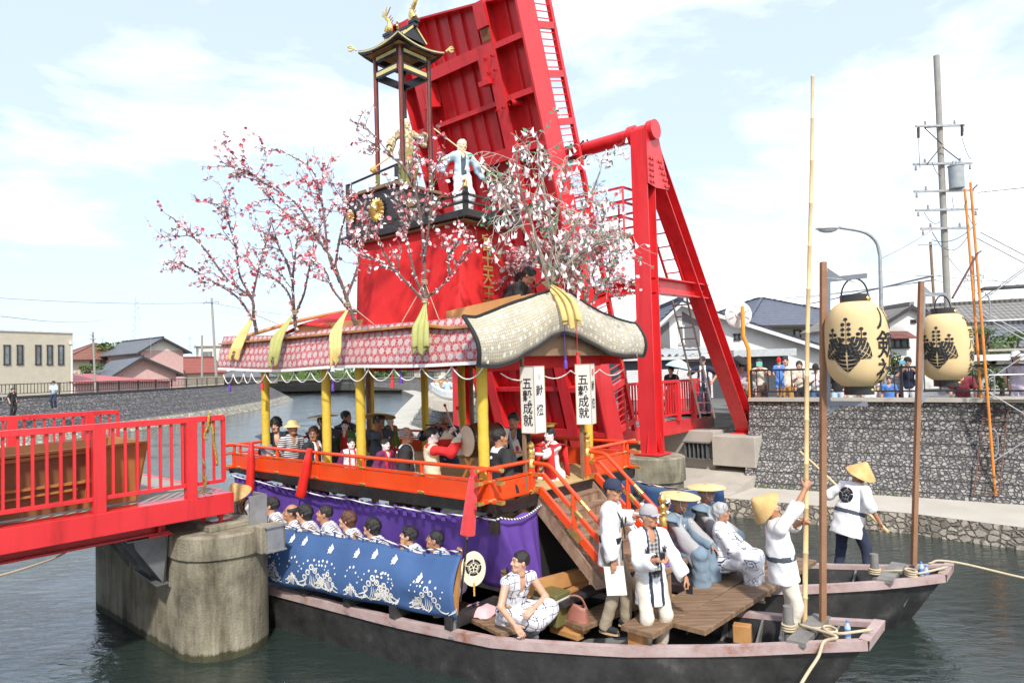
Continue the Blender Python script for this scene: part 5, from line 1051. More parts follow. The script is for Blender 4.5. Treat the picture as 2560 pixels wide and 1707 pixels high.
# ---- foliage
leafm = mat('leaf', (.045, .085, .018), .6, scale=1.3, stops=[(.3, (.03, .06, .014)), (.5, (.075, .13, .03)), (.72, (.14, .20, .05))])
barkm = mat('bark', (.08, .055, .035), .9, scale=6, bump=.6)
def crown(m, c, rx, rz, n, ls, r_):
    blobs = [(Vector((r_.gauss(0, .5), r_.gauss(0, .5), r_.gauss(0, .45))), r_.uniform(.35, .6)) for _ in range(9)]
    for _ in range(n):
        bc_, br = r_.choice(blobs); d = Vector((r_.gauss(0, 1), r_.gauss(0, 1), r_.gauss(0, 1))).normalized() * (br * r_.uniform(.6, 1.05)); p = bc_ + d
        p = c + Vector((p.x * rx, p.y * rx, p.z * rz)); u = Vector((r_.gauss(0, 1), r_.gauss(0, 1), r_.gauss(0, .6))).normalized(); v = u.cross(Vector((r_.gauss(0, 1), r_.gauss(0, 1), r_.gauss(0, 1)))).normalized(); s_ = ls * r_.uniform(.6, 1.3)
        m.add([p - u * s_, p + v * s_ * .5, p + u * s_, p - v * s_ * .5], [(0, 1, 2, 3)])
def shrub(name, label, cat, px, py, Y, rx, rz, n, ls, group=None, trunk=True, seed=0):
    c = at(px, py, Y); r_ = random.Random(seed + int(px)); o = thing(name, label, cat, (c.x, c.y, GZ), 0, group); m = MB(); crown(m, c, rx, rz, n, ls, r_); m.build('crown', leafm, o)
    m = MB(); m.tube(interp([V(c.x, c.y, GZ - .1), V(c.x + .05, c.y, (GZ + c.z) / 2), c + V(0, 0, rz * .3)], 4), [.05 * rx + .05 - .004 * k for k in range(9)], 7)
    for k in range(5): a = k * 1.3; m.tube([V(c.x, c.y, (GZ + c.z) / 2), c + V(math.cos(a) * rx * .5, math.sin(a) * rx * .5, rz * .4)], .03 * rx + .01, 5)
    m.build('trunk', barkm, o)
shrub('bush', 'round green bush in front of the cream house on the left bank', 'bush', 215, 925, 78, 1.3, 1.2, 500, .16)
shrub('pine_tree', 'cloud-pruned garden pine beside the right-hand lantern', 'tree', 2448, 833, 27, .75, .22, 700, .06); shrub('pine_tree', 'second low garden pine behind the scaffold', 'tree', 2530, 845, 27, .6, .2, 500, .06, seed=3)
shrub('bush', 'clipped bright bush between the lantern and the white house', 'bush', 2232, 905, 24, .42, .55, 800, .055)
shrub('hedge_shrub', 'green shrub behind the railing under the carport', 'bush', 2440, 945, 21, .5, .35, 500, .06); shrub('hedge_shrub', 'yellow-green shrub behind the railing at the scaffold', 'bush', 2500, 940, 21.5, .6, .45, 600, .06); shrub('bush', 'grassy bush on the garden bank above the carport', 'bush', 2480, 870, 27, .8, .5, 700, .07)
shrub('tree', 'dark tree top showing behind the brown-roofed house', 'tree', 325, 878, 95, 2.6, 1.2, 700, .35); shrub('tree', 'tree beyond the bend of the canal under the valance', 'tree', 780, 925, 160, 4, 2.2, 800, .5); shrub('tree', 'bright green tree behind the terrace crowd', 'tree', 1225, 905, 60, 2.2, 2, 900, .25); shrub('tree', 'green tree beside the far wall seen past the third column', 'tree', 960, 930, 130, 4, 2, 700, .5)
m = MB(); r_ = random.Random(3)
for k in range(2600):
    x = r_.uniform(640, 1240); Y = r_.uniform(146, 170); c = at(x, 948, Y); u = V(r_.gauss(0, 1), 0, r_.gauss(0, 1)).normalized(); v = V(-u.z, 0, u.x); c.z = 2.4 + abs(r_.gauss(0, .9)); s_ = .45; m.add([c - u * s_, c + v * s_ * .6, c + u * s_, c - v * s_ * .6], [(0, 1, 2, 3)])
o = m.build('far_greenery', leafm); tag(o, 'band of green growth on the far bank', 'greenery', kind='stuff')
m = MB()
for k in range(420):
    i = r_.randrange(5, 9); f = r_.random(); a = V(*Il[i], WZ).lerp(V(*Il[i + 1], WZ), f); a += V(r_.gauss(0, .07) + .05, r_.gauss(0, .05), 0)
    for j in range(3): d = V(r_.gauss(0, .04), r_.gauss(0, .04), r_.uniform(.05, .2)); m.add([a + V(-.012, 0, 0), a + V(.012, 0, 0), a + d], [(0, 1, 2)])
for k in range(260):
    a = V(*Il[4], WZ).lerp(V(*Il[5], WZ), r_.random()) + V(r_.gauss(0, .03), r_.gauss(0, .03), 0); d = V(r_.gauss(0, .03), r_.gauss(0, .03), r_.uniform(.03, .12)); m.add([a + V(-.008, 0, 0), a + V(.008, 0, 0), a + d], [(0, 1, 2)])
tag(m.build('weeds', leafm), 'weeds in the joint between walkway and stone wall', 'weeds', kind='stuff')
# ---- fences
blackm = mat('black_metal', (.025, .022, .022), .45, scale=4)
def fence(label, pts, z, hgt, dx, post, bw=.022):
    o = thing('railing', label, 'railing', (pts[0][0], pts[0][1], z)); T = MB(); B = MB(); Pm = MB()
    for a, b in zip(pts, pts[1:]):
        a, b = V(*a, z), V(*b, z); L_ = (b - a).length; d = (b - a) / L_; T.bar(a + Z * hgt, b + Z * hgt, .06, .05); T.bar(a + Z * .16, b + Z * .16, .04, .04)
        k = max(1, int(L_ / dx))
        for i in range(k): B.box(a + d * (L_ * (i + .5) / k) + Z * (hgt * .5 + .08), (bw, bw, hgt - .16), (d, Z.cross(d), Z))
        k = max(1, int(L_ / post))
        for i in range(k + 1): Pm.box(a + d * (L_ * i / k) + Z * hgt * .5, (.06, .06, hgt), (d, Z.cross(d), Z))
    T.build('rail', blackm, o); B.build('bars', blackm, o); Pm.build('posts', blackm, o); return o
ip = lambda a, b, f: (a[0] + (b[0] - a[0]) * f, a[1] + (b[1] - a[1]) * f)
ks = ip(Kl[5], Kl[4], .02)
fence('black metal railing along the top of the bank with people leaning on it', [ks, Kl[4], Kl[3], Kl[2], Kl[1]], KZ, .74, .30, 1.9)
fence('dark metal railing along the top of the far left bank wall', [Lt[i] for i in (1, 2, 3, 4, 5, 6)], 2.86, .78, .26, 2.6, .03)
fence('thin railing on the bank beyond the bend of the canal', [Kl[12], Kl[11], Kl[10]], KZ, .9, .6, 4, .05)
m = MB(); c = onz(1852, 990, KZ - .1); m.box((c.x, c.y + .15, KZ + .25), (.26, .3, .75)); tag(m.build('gate_pillar', conc_old, loc=(c.x, c.y + .15, KZ), bevel=.02), 'short stained concrete pillar at the bridge end of the bank', 'pillar')
# terrace with pale guard rail for the crowd behind the columns
tg = thing('guard_rail', 'white curved guard rail on rusty posts round the crowded terrace', 'guard rail', (-4.2, 34, KZ)); m = MB(); P = interp([at(1076, 966, 36), at(1110, 984, 34.3), at(1160, 985, 33.3), at(1215, 976, 33.6)], 6)
m.grid([[p + Z * .22 for p in P], [p + Z * .12 + V(0, -.1, 0) for p in P], [p + Z * .0 + V(0, .0, 0) for p in P], [p - Z * .12 + V(0, -.1, 0) for p in P], [p - Z * .24 for p in P]]); m.build('beam', whitefr, tg, smooth=True, thick=.03)
m = MB()
for k in (2, 8, 12, 16): m.tube([P[k] + V(0, .1, .25), P[k] + V(0, .1, -.8)], .06, 8)
m.build('post', mat('rusty_steel', (.20, .07, .04), .8, c2=(.30, .14, .09)), tg)
m = MB()
for i in range(len(P) - 1): m.box((P[i] + P[i + 1]) / 2 + V(0, 1.2, -.55), (.9, 3.2, .5))
m.build('terrace_slab', conc, tg)
# ---- convex mirror, lamp, poles
mo = thing('traffic_mirror', 'round traffic mirror seen from its white ribbed back on a bent orange pole', 'traffic mirror', tuple(onz(1876, 991, KZ)))
orange = mat('orange_paint', (.70, .27, .02), .45, scale=3, c2=(.78, .34, .04)); c = at(1850, 786, 19.2)
bx = at(1876, 991, 18.9); bt_ = at(1856, 766, 19.0); kn1 = at(1858, 840, 18.95); kn2 = at(1871, 872, 18.9); m = MB(); m.tube([V(bx.x, bx.y, KZ - .1), kn2, kn1, bt_], .055, 12); m.build('pole', orange, mo, smooth='auto')
m = MB(); m.lathe([(0, .10), (.1, .1), (.13, .06), (.30, .03), (.37, .0), (.385, -.02), (.37, -.03), (0, -.06)], 36, Matrix.Translation(c + V(0, .12, 0)) @ Matrix.Rotation(R(90), 4, 'X')); m.build('mirror_back', mat('white_plastic', (.72, .72, .72), .4), mo, smooth='auto')
m = MB()
for k in range(8):
    a = k * .785 + .39; d = V(math.cos(a), 0, math.sin(a)); m.bar(c + d * .17 + V(0, .07, 0), c + d * .31 + V(0, .09, 0), .03, .02, up=(0, 1, 0))
m.box(c + V(.05, .0, .02), (.16, .1, .08)); m.build('rib', steel, mo)
lm = thing('street_lamp', 'grey street lamp with a curved arm over the bank', 'street lamp', tuple(at(2205, 930, 24))); b0 = at(2203, 760, 24); t0 = at(2200, 640, 24)
hd = at(2097, 569, 24); h0 = at(2040, 569, 24); m = MB(); m.tube([V(b0.x, b0.y, GZ), b0] + interp([t0, at(2190, 605, 24), at(2160, 581, 24), hd], 6), [.075] * 2 + [.06 - .0008 * k for k in range(19)], 10); m.build('pole', steel, lm, smooth='auto')
m = MB(); M_ = Matrix.Translation((hd + h0) / 2 + V(0, 0, -.02)); m.lathe([(0, .09), (.2, .08), (.34, .03), (.42, -.02), (.40, -.03)], 20, M_ @ Matrix.Diagonal((1.05, .42, 1.1, 1))); m.build('lamp_head', mat('lamp_grey', (.42, .45, .46), .35), lm, smooth=True); m = MB(); m.lathe([(.38, -.03), (.30, -.11), (.15, -.16), (0, -.17)], 20, M_ @ Matrix.Diagonal((1, .4, 1, 1))); m.build('lens', mat('lamp_lens', (.5, .52, .5), .2), lm, smooth=True)
polem = mat('pole_concrete', (.27, .255, .225), .85, scale=3, c2=(.33, .315, .28))
def upole(name, label, top, bot, Y, r0, r1, arms, mt=None, trans=False):
    o = thing(name, label, 'utility pole', tuple(at(*bot, Y))); a, b = at(*bot, Y), at(*top, Y); m = MB(); m.tube([V(a.x, a.y, GZ), a, b], [r0, r0 * .96, r1], 14); m.build('pole', mt or polem, o, smooth='auto')
    for (x0, x1, y) in arms:
        p, q_ = at(x0, y, Y - r0 - .05), at(x1, y - (x1 - x0) * .02, Y - r0 - .05); m = MB(); m.bar(p, q_, .08 if r0 > .1 else .06); g_ = m.build('crossarm', steel, o); m = MB()
        for f in (.04, .2, .8, .96):
            if r0 > .1: c = p.lerp(q_, f); m.lathe([(.03, 0), (.05, .03), (.03, .06), (.05, .09), (.03, .12), (.04, .16), (0, .18)], 8, Matrix.Translation(c + Z * (.03 if f in (.2, .8) else -.24)))
        if m.v: m.build('insulator', mat('porcelain', (.32, .30, .28), .3), g_)
    if trans:
        c = at(2391, 444, Y - .3); m = MB(); m.tube([c - Z * .42, c + Z * .42], .26, 20); m.tube([c + Z * .42, c + Z * .46], .28, 20)
        for k in (-.12, 0, .12): m.tube([c + V(k, -.05, .46), c + V(k, -.05, .62)], .035, 8)
        m.build('transformer', mat('transformer_grey', (.32, .35, .36), .5), o, smooth='auto'); m = MB()
        for p, q_ in (((2311, 320), (2356, 362)), ((2311, 320), (2352, 318)), ((2318, 410), (2352, 368)), ((2400, 402), (2356, 368))): m.tube([at(*p, Y - .25), at(*q_, Y - .25)], .02, 5)
        for (x, y0, y1) in ((2296, 320, 345), (2405, 312, 340)): m.tube([at(x, y0, Y - .3), at(x, y1, Y - .3)], .05, 8)
        for x0, y0, x1, y1, sg in ((2296, 345, 2300, 420, 8), (2405, 345, 2428, 400, 8), (2310, 530, 2350, 555, 14), (2420, 535, 2442, 560, 12), (2330, 600, 2440, 560, 20), (2380, 490, 2385, 520, 5), (2352, 440, 2330, 405, 8), (2360, 620, 2420, 590, 18)): m.tube([at(x0 + (x1 - x0) * f, y0 + (y1 - y0) * f + sg * 4 * f * (1 - f), Y - .3) for f in np.linspace(0, 1, 8)], .012, 4)
        m.build('stay_wire', blackm, o)
upole('utility_pole', 'tall concrete utility pole with five crossarms and a transformer', (2341, 140), (2370, 790), 26, .125, .105, [(2289, 2411, 316), (2283, 2430, 411), (2285, 2434, 479), (2289, 2445, 526), (2302, 2424, 572)], None, True)
upole('utility_pole', 'rusty thin utility pole behind the tall concrete one', (2326, 605), (2337, 790), 48, .1, .09, [(2295, 2350, 612), (2290, 2352, 690)], wood)
upole('utility_pole', 'distant thin pole with two crossarms near the scaffold', (2431, 640), (2437, 790), 62, .12, .1, [(2412, 2460, 690), (2410, 2455, 702)], wood)
upole('utility_pole', 'tall pale utility pole just beyond the left end of the boat roof', (529, 745), (541, 950), 80, .16, .12, [(508, 548, 756)])
upole('utility_pole', 'short pale pole in front of the low pink house', (505, 838), (505, 960), 74, .12, .1, []); upole('utility_pole', 'slim pole with small brackets before the red shed', (232, 830), (238, 960), 54, .09, .07, [(224, 232, 838), (224, 240, 848)])
def aerial(px, y0, y1, Y, lab):
    m = MB(); m.tube([at(px, y1, Y), at(px, y0, Y)], .025, 5); m.bar(at(px - 5, y0 + 3, Y), at(px + 5, y0 + 3, Y), .03); m.bar(at(px - 4, y0 + 7, Y), at(px + 4, y0 + 7, Y), .03); tag(m.build('aerial', steel, loc=tuple(at(px, y1, Y))), lab, 'aerial')
aerial(257, 845, 862, 93, 'thin aerial on the brown hipped roof'); aerial(377, 841, 892, 78, 'tall aerial on the ridge of the low pink house'); aerial(475, 841, 872, 90, 'aerial on the upper pink house')
pylm = mat('pylon_steel', (.62, .65, .68), .6)
def pylon(px, y0, y1, Y, wpx, lab):
    o = thing('pylon', lab, 'pylon', tuple(at(px, y1, Y))); m = MB(); b, t_ = at(px, y1, Y), at(px, y0, Y); H_ = t_.z - b.z; W_ = wpx * Y / FP
    wd = lambda f: W_ * ((1 - f) ** 1.6 * .5 + .10) ; L_ = [[b + V(sx_ * wd(f), sy * wd(f), H_ * f) for f in np.linspace(0, 1, 10)] for sx_ in (-1, 1) for sy in (-1, 1)]
    for l_ in L_: m.tube(l_, .10, 4)
    for i in range(9):
        for j, k in ((0, 1), (2, 3), (0, 2), (1, 3)): m.tube([L_[j][i], L_[k][i + 1]], .06, 3); m.tube([L_[k][i], L_[j][i + 1]], .06, 3); m.tube([L_[k][i], L_[j][i]], .05, 3)
    m.build('lattice', pylm, o); m = MB()
    for f in (.62, .76, .9): c = b + Z * H_ * f; m.tube([c - V(W_ * .62, 0, 0), c + V(W_ * .62, 0, 0)], .09, 4); m.tube([c - V(W_ * .62, 0, 0), c + Z * H_ * .04], .06, 4); m.tube([c + V(W_ * .62, 0, 0), c + Z * H_ * .04], .06, 4)
    m.build('arm', pylm, o)
pylon(342, 738, 880, 420, 26, 'pale lattice pylon beyond the left-bank houses'); pylon(1749, 600, 780, 420, 20, 'pale lattice pylon behind the foot of the slanted red leg')
wires = [((0, 790), 90, (341, 752), 420), ((0, 745), 70, (529, 757), 80), ((341, 752), 420, (900, 800), 300), ((529, 757), 80, (900, 775), 200), ((1749, 640), 420, (2600, 690), 300), ((1749, 668), 420, (2600, 730), 300), ((1640, 735), 200, (2340, 700), 60), ((1749, 745), 420, (2330, 690), 48), ((2205, 645), 24, (2330, 575), 26), ((2437, 690), 62, (2600, 720), 60), ((2345, 690), 48, (2600, 705), 50), ((2337, 700), 48, (2600, 760), 45), ((1650, 760), 100, (2330, 700), 48), ((2330, 580), 26, (2432, 690), 62)]
for i, (p, Y0, q_, Y1) in enumerate(wires):
    a, b = at(*p, Y0), at(*q_, Y1); m = MB(); m.tube([a.lerp(b, f) - Z * (.014 * (a - b).length * 4 * f * (1 - f)) for f in np.linspace(0, 1, 12)], .00028 * (Y0 + Y1) / 2 + .004, 4); tag(m.build('overhead_wire', pylm if Y1 > 100 else mat('wire', (.2, .2, .21), .6), loc=tuple(a)), 'thin overhead wire crossing the pale sky', 'wire', 'overhead wires in the sky')
# ---- scaffold on the walkway
sc = thing('scaffold', 'orange and grey tubular scaffold standing on the walkway', 'scaffold', tuple(onz(2490, 1255, WZ)))
orr = mat('orange_tube', (.68, .22, .03), .5, scale=5, stops=[(.3, (.45, .17, .05)), (.5, (.72, .24, .03)), (.7, (.78, .30, .06))]); f0 = onz(2490, 1255, WZ); DX = Vector((.93, -.37, 0)); DY = Vector((.37, .93, 0)); tp = 7.55
m = MB(); P0, P1 = f0, f0 + DY * .62 + DX * .02
for k in range(2):
    o_ = DX * (2.0 * k)
    for q_ in (P0, P1): m.tube([q_ + o_ + V(0, 0, .06), q_ + o_ + V(-.16 if k == 0 else 0, 0, tp - WZ)], .028, 9)
m.build('standard', orr, sc); m = MB()
for k in range(2):
    o_ = DX * (2.0 * k)
    for z in (1.6, 2.7, 3.35, 4.35, 5.1, 6.0, 7.5): m.tube([P0 + o_ + V(0, 0, z - WZ), P1 + o_ + V(0, 0, z - WZ)], .018, 7)
    for q_ in (P0, P1): m.lathe([(.07, 0), (.07, .012), (.015, .015), (.015, .08)], 8, Matrix.Translation(q_ + o_ + Z * .0), cap=True)
    for z in (1.0, 2.3, 4.0): m.tube(interp([P0 + o_ + DX * .02 + V(0, 0, z), P0 + o_ + DX * .09 + V(0, 0, z + .12), P0 + o_ + DX * .09 + V(0, 0, z + .5), P0 + o_ + DX * .02 + V(0, 0, z + .62)], 3), .018, 6)
for z in (.9, 2.7, 4.5):
    for q_ in (P0, P1): m.tube([q_ + Z * z, q_ + DX * 2 + Z * (z + 1.5)], .014, 6); m.tube([q_ + Z * (z + 1.5), q_ + DX * 2 + Z * z], .014, 6)
for z in (2.8, 4.0, 6.9): m.tube([P0 + Z * z, P0 + DX * 2 + Z * z], .017, 6)
m.build('brace', steel, sc); m = MB()
for z in (2.28, 3.35): m.box((P0 + P1) / 2 + DX * 1.0 + Z * z, (1.95, .5, .05), (DX, DY, Z))
m.build('catwalk', mat('catwalk', (.40, .38, .33), .7), sc); m = MB(); m.box((P0 + P1) / 2 + DX * 1.0 + Z * 4.75, (1.95, .5, .05), (DX, DY, Z)); m.build('catwalk', mat('dark_catwalk', (.09, .09, .09), .7), sc)
m = MB(); m.tube([P0 + V(-.1, -.02, 5.95 - WZ), at(2381, 745, 14.2)], .022, 7); m.build('stay', mat('dark_red_tube', (.10, .03, .03), .5), sc)
ld_ = thing('wall_ladder', 'rusty thin iron ladder fixed up the stone wall behind the scaffold', 'ladder', tuple(onz(2440, 1238, WZ))); m = MB(); a, b = at(2434, 1240, 15.3), at(2467, 977, 15.75); dx = Vector((.76, -.65, 0)) * .45
for o_ in (V(0, 0), dx): m.tube([a + o_, b + o_ + Z * .1], .014, 6)
for k in range(13): c = a.lerp(b, (k + .5) / 13); m.tube([c, c + dx], .010, 5)
m.build('rungs_and_stiles', mat('rusty_iron', (.14, .07, .05), .8), ld_)
# ---- paper lanterns on the bows
lant = mat('lantern_paper', (.68, .49, .25), .65, scale=2, c2=(.74, .56, .30)); t, b = nodes_of(lant); b.inputs['Transmission Weight'].default_value = 0; b.inputs['Subsurface Weight'].default_value = .0
greyst = mat('bracket_steel', (.24, .255, .28), .5, metal=.3, c2=(.30, .315, .34)); postw = mat('post_wood', (.24, .115, .06), .75, scale=3, bump=.3, c2=(.33, .18, .10))
def lantern(label, ptop, pbase, zb, cpx, Y, rx, hh, txt, ts, plab, crx):
    b0 = onz(*pbase, zb); Yp = b0.y; t0 = at(*ptop, Yp); po = thing('lantern_post', plab, 'post', tuple(b0)); m = MB(); m.bar(b0, t0, .06, .07, up=(0, 1, 0)); m.build('post', postw, po, bevel=.006)
    c = at(*cpx, Y); d = Vector((c.x - t0.x, c.y - t0.y, 0)).normalized(); up_ = (t0 - b0).normalized(); m = MB(); pz = lambda z: b0 + up_ * ((z - b0.z) / up_.z)
    m.bar(pz(c.z - .75) + d * .05, pz(c.z + .85) + d * .05, .012, .06, up=d)
    for z in (c.z + .75, c.z - .66):
        q_ = pz(z) + d * .05; m.bar(q_, q_ + d * .42, .012, .055); m.prism([q_ + Z * (.03 if z > c.z else -.03), q_ + Z * (.14 if z > c.z else -.14), q_ + d * .13 + Z * (.03 if z > c.z else -.03)], Vector((-d.y, d.x, 0)) * .012)
    m.build('bracket', greyst, po); m = MB(); m.tube([pz(c.z + .78) + d * .02, pz(c.z + .74) + d * .2, c + Z * .70], .008, 5); m.tube([c + Z * .70, c + Z * .66 + d * .03], .006, 5); m.build('cord', whitep, po)
    o = thing('paper_lantern', label, 'lantern', tuple(c)); n_ = 44; prof = []
    for k in range(n_ * 2 + 1):
        f = k / (n_ * 2) * 2 - 1; r = rx * (1 - abs(f) ** 5 * .47) * (1 - .05 * f * f); prof.append((r + .005 * (1 if k % 2 else -1), f * hh / 2))
    prof = [(prof[0][0] * .93, -hh / 2 - .005)] + prof + [(prof[-1][0] * .93, hh / 2 + .005)]
    m = MB(); m.lathe(prof, 48, Matrix.Translation(c)); m.build('paper_body', lant, o, smooth=True)
    for s_, z in (('cap', hh / 2 + .035), ('foot_ring', -hh / 2 - .045)):
        m = MB(); m.lathe([(rx * .42, -.05), (rx * .47, -.05), (rx * .47, .05), (rx * .42, .05), (rx * .42, -.05)], 30, Matrix.Translation(c + Z * z)); m.cur = 1
        for a in (-1.0, -.45): m.lathe([(.022, 0), (.012, .012), (0, .014)], 10, Matrix.Translation(c + Z * z + V(math.cos(a), math.sin(a), 0) * rx * .47) @ Matrix.Rotation(a, 4, 'Z') @ Matrix.Rotation(R(90), 4, 'Y'))
        m.build(s_, [lacq, gold], o, smooth='auto')
    m = MB(); m.tube([c + Z * (hh / 2 + .07) + d * (.14 * math.cos(a)) + Z * .2 * math.sin(a) for a in np.linspace(0, math.pi, 14)], .010, 6); m.build('handle', lacq, o)
    def wrap(vs, a0, zc):
        out_ = []
        for p in vs: a = a0 + p[0] / rx; z = zc + p[1]; r = float(np.interp(z / (hh / 2), [q_[1] / (hh / 2) for q_ in prof[1:-1]], [q_[0] for q_ in prof[1:-1]])) + .007 + (p[2] if len(p) > 2 else 0); out_.append(c + V(math.cos(a) * r, math.sin(a) * r, z))
        return out_
    m = MB(); ca = math.atan2(-c.y, -c.x)   # towards the viewer
    zc = ts[1]
    for i, ch in enumerate(txt):
        k_ = ts[2][i] if len(ts) > 2 else 1; tv, tf = text_mesh(ch, ts[0] * k_); bmx = bmesh.new(); vv = [bmx.verts.new(p) for p in tv]
        for f_ in tf:
            try: bmx.faces.new([vv[j] for j in f_])
            except ValueError: pass
        bmesh.ops.triangulate(bmx, faces=bmx.faces[:]); bmesh.ops.subdivide_edges(bmx, edges=[e for e in bmx.edges if e.calc_length() > .03], cuts=2, use_grid_fill=True); bmx.verts.index_update()
        m.add(wrap([(v_.co.x, v_.co.y) for v_ in bmx.verts], ca + crx[1], zc), [tuple(v_.index for v_ in f_.verts) for f_ in bmx.faces]); bmx.free(); zc -= ts[0] * 1.08 * (ts[3] if len(ts) > 3 else 1)
    m.build('lettering', inkm, o)
    kb = MB(); kiri2(kb); m = MB(); m.add(wrap([(1.22 * p[0], 1.3 * p[1]) for p in kb.v], ca + crx[0], -.03), kb.f); m.build('crest', inkm, o)
def kiri2(m):      # large paulownia: leaves drawn as bars between pale veins
    def leaf(ox, oy, rot, L_, W_):
        for sd in (-1, 1):
            for i in range(7):
                f0, f1 = i / 7, (i + .78) / 7; P_ = []
                for f in (f0, f1):
                    row = []
                    for g_ in np.linspace(.06, 1, 6):
                        wdt = W_ * math.sin(math.pi * min(1, (f * .86 + .13))) ** .7 * (1 + .05 * math.sin(f * 22)); x = sd * wdt * g_; y = -L_ * f + .05 * g_ * g_ * L_ * 1.5 + .02
                        row.append((ox + x * math.cos(rot) - y * math.sin(rot), oy + x * math.sin(rot) + y * math.cos(rot), .0))
                    P_.append(row)
                m.grid(P_)
    leaf(0, .0, 0, .24, .115)
    leaf(-.045, .02, -.95, .22, .09); leaf(.045, .02, .95, .22, .09)
    for bx, y0, k in ((0, .06, 5), (-.125, .06, 3), (.125, .06, 3)):
        for j in range(k):
            y = y0 + .042 * j
            for s_ in ((-.026, .026) if j < k - 1 else (0,)):
                m.add([(bx + s_ + .019 * math.cos(a), y + .015 * math.sin(a), 0) for a in np.linspace(0, 5.5, 8)], [tuple(range(8))])
        m.add([(bx - .004, y0 - .05, 0), (bx + .004, y0 - .05, 0), (bx + .004, y0 + .042 * k - .04, 0), (bx - .004, y0 + .042 * k - .04, 0)], [(0, 1, 2, 3)])
lantern('large yellow paper lantern on the near bow with a black leaf crest', (2058, 655), (2057, 1556), .72, (2142, 860), 7.62, .325, .93, '八剱社', (.27, .27, (1.05, 1.15, 1.1), .98), 'brown wooden post on the near bow carrying the larger lantern', (-.32, 1.08))
lantern('yellow paper lantern on the far bow, smaller in view, with a black leaf crest', (2303, 703), (2284, 1412), .78, (2362, 867), 9.75, .345, .93, '冨吉八剱社', (.15, .34, (1, 1, 1, 1, 1), .98), 'leaning brown wooden post on the far bow carrying the second lantern', (-.28, 1.16))
# ================================================================ PAPER-BLOSSOM BRANCHES
brm = mat('branch_bark', (.08, .06, .052), .85, scale=14, c2=(.18, .14, .125), bump=.3)
br2 = mat('grey_branch', (.16, .125, .09), .8, scale=14, c2=(.26, .21, .16)); twm = mat('pale_twig', (.42, .36, .31), .8, scale=20, c2=(.60, .54, .50))
bl_r = mat('red_paper', (.70, .075, .11), .7, scale=40, c2=(.80, .24, .28)); bl_p = mat('pink_paper', (.82, .42, .46), .7, scale=40, c2=(.85, .56, .59)); bl_w = mat('white_paper', (.78, .74, .73), .7, scale=40, c2=(.84, .82, .80)); grl = mat('green_paper', (.03, .20, .09), .6, scale=30, c2=(.05, .30, .15))
def blossom(m, p, s, r_):
    n = Vector((r_.gauss(0, 1), r_.gauss(-.4, 1), r_.gauss(0, 1))).normalized(); u = n.orthogonal().normalized(); v = n.cross(u); a0 = r_.random() * 6; k = len(m.v)
    vs = [p - n * (s * .35)] + [p + u * (s * rr_ * math.cos(a0 + j * .628)) + v * (s * rr_ * math.sin(a0 + j * .628)) + n * (s * r_.uniform(-.1, .25)) for j, rr_ in enumerate((1, .78) * 5)]
    m.add(vs, [(0, 1 + j, 1 + (j + 1) % 10) for j in range(10)])
def flower_tree(label, limbs, seed, nb, spread=.5, dark=True, cat='blossom branch', bend=V(-.25, 0, .1), dens=1.0, tw=(.28, .6)):
    r_ = random.Random(seed); p0 = limbs[0][0]; o = thing('blossom_tree', label, cat, tuple(p0), 0, 'paper blossom branches tied along the boat roof'); T = MB(); mr, mp_, mw = MB(), MB(), MB(); paths = []
    for L_ in limbs:
        pts = interp(L_, 7); k = len(pts); w0 = .027 if len(paths) == 0 else .017
        T.tube(pts, [w0 * (1 - .78 * i / k) + .003 for i in range(k)], 6); paths.append((pts, 0))
    def twig(p, d, L_, lv):
        pts = [p]; d = d.normalized(); n = 5 if lv < 2 else 4
        for i in range(n):
            d = (d + Vector((r_.gauss(0, .22), r_.gauss(0, .22), r_.gauss(0, .2))) + bend * .10).normalized(); pts.append(pts[-1] + d * (L_ / n))
        T.tube(pts, [max(.0022, (.009, .005, .003)[lv] * (1 - .6 * i / n)) for i in range(n + 1)], 4, caps=False); paths.append((pts, lv + 1))
        if lv < 2:
            for _ in range((3, 2)[lv]):
                i = r_.randrange(1, n + 1); dd = (d + Vector((r_.gauss(0, .75), r_.gauss(0, .75), r_.gauss(.1, .6)))).normalized(); twig(pts[i], dd, L_ * r_.uniform(.45, .75), lv + 1)
    for pts, _ in list(paths):
        k = len(pts)
        for _ in range(int(nb * k / 20)):
            i = r_.randrange(int(k * .38), k - 1); d = (pts[i + 1] - pts[i]).normalized(); d = (d + Vector((r_.gauss(0, spread), r_.gauss(0, spread), r_.gauss(.1, spread))) + bend).normalized(); twig(pts[i], d, r_.uniform(*tw), 0)
    T.build('trunk', brm if dark else br2, o)
    for pts, lv in paths:
        L_ = sum((b - a).length for a, b in zip(pts, pts[1:])); n = int(L_ / (.055 if lv == 0 else .105) * dens + r_.random())
        for q in range(n):
            f = (q + r_.random() * .6) / max(1, n) * (len(pts) - 1); i = min(len(pts) - 2, int(f)); p = pts[i].lerp(pts[i + 1], f - i) + Vector((r_.gauss(0, .014), r_.gauss(0, .014), r_.gauss(0, .014)))
            m = (mr, mw, mp_, mw, mp_)[(q + r_.randrange(2)) % 5] if lv == 0 else r_.choice((mr, mr, mp_, mp_, mp_, mw, mw, mw, mw)); blossom(m, p, r_.uniform(.026, .040), r_)
    for m, n, t in ((mr, 'red_blossoms', bl_r), (mp_, 'pink_blossoms', bl_p), (mw, 'white_blossoms', bl_w)): m.build(n, t, o)
    return o
def L(Y, *pp, dy=0): return [at(x, y, Y + dy * i / len(pp)) for i, (x, y) in enumerate(pp)]
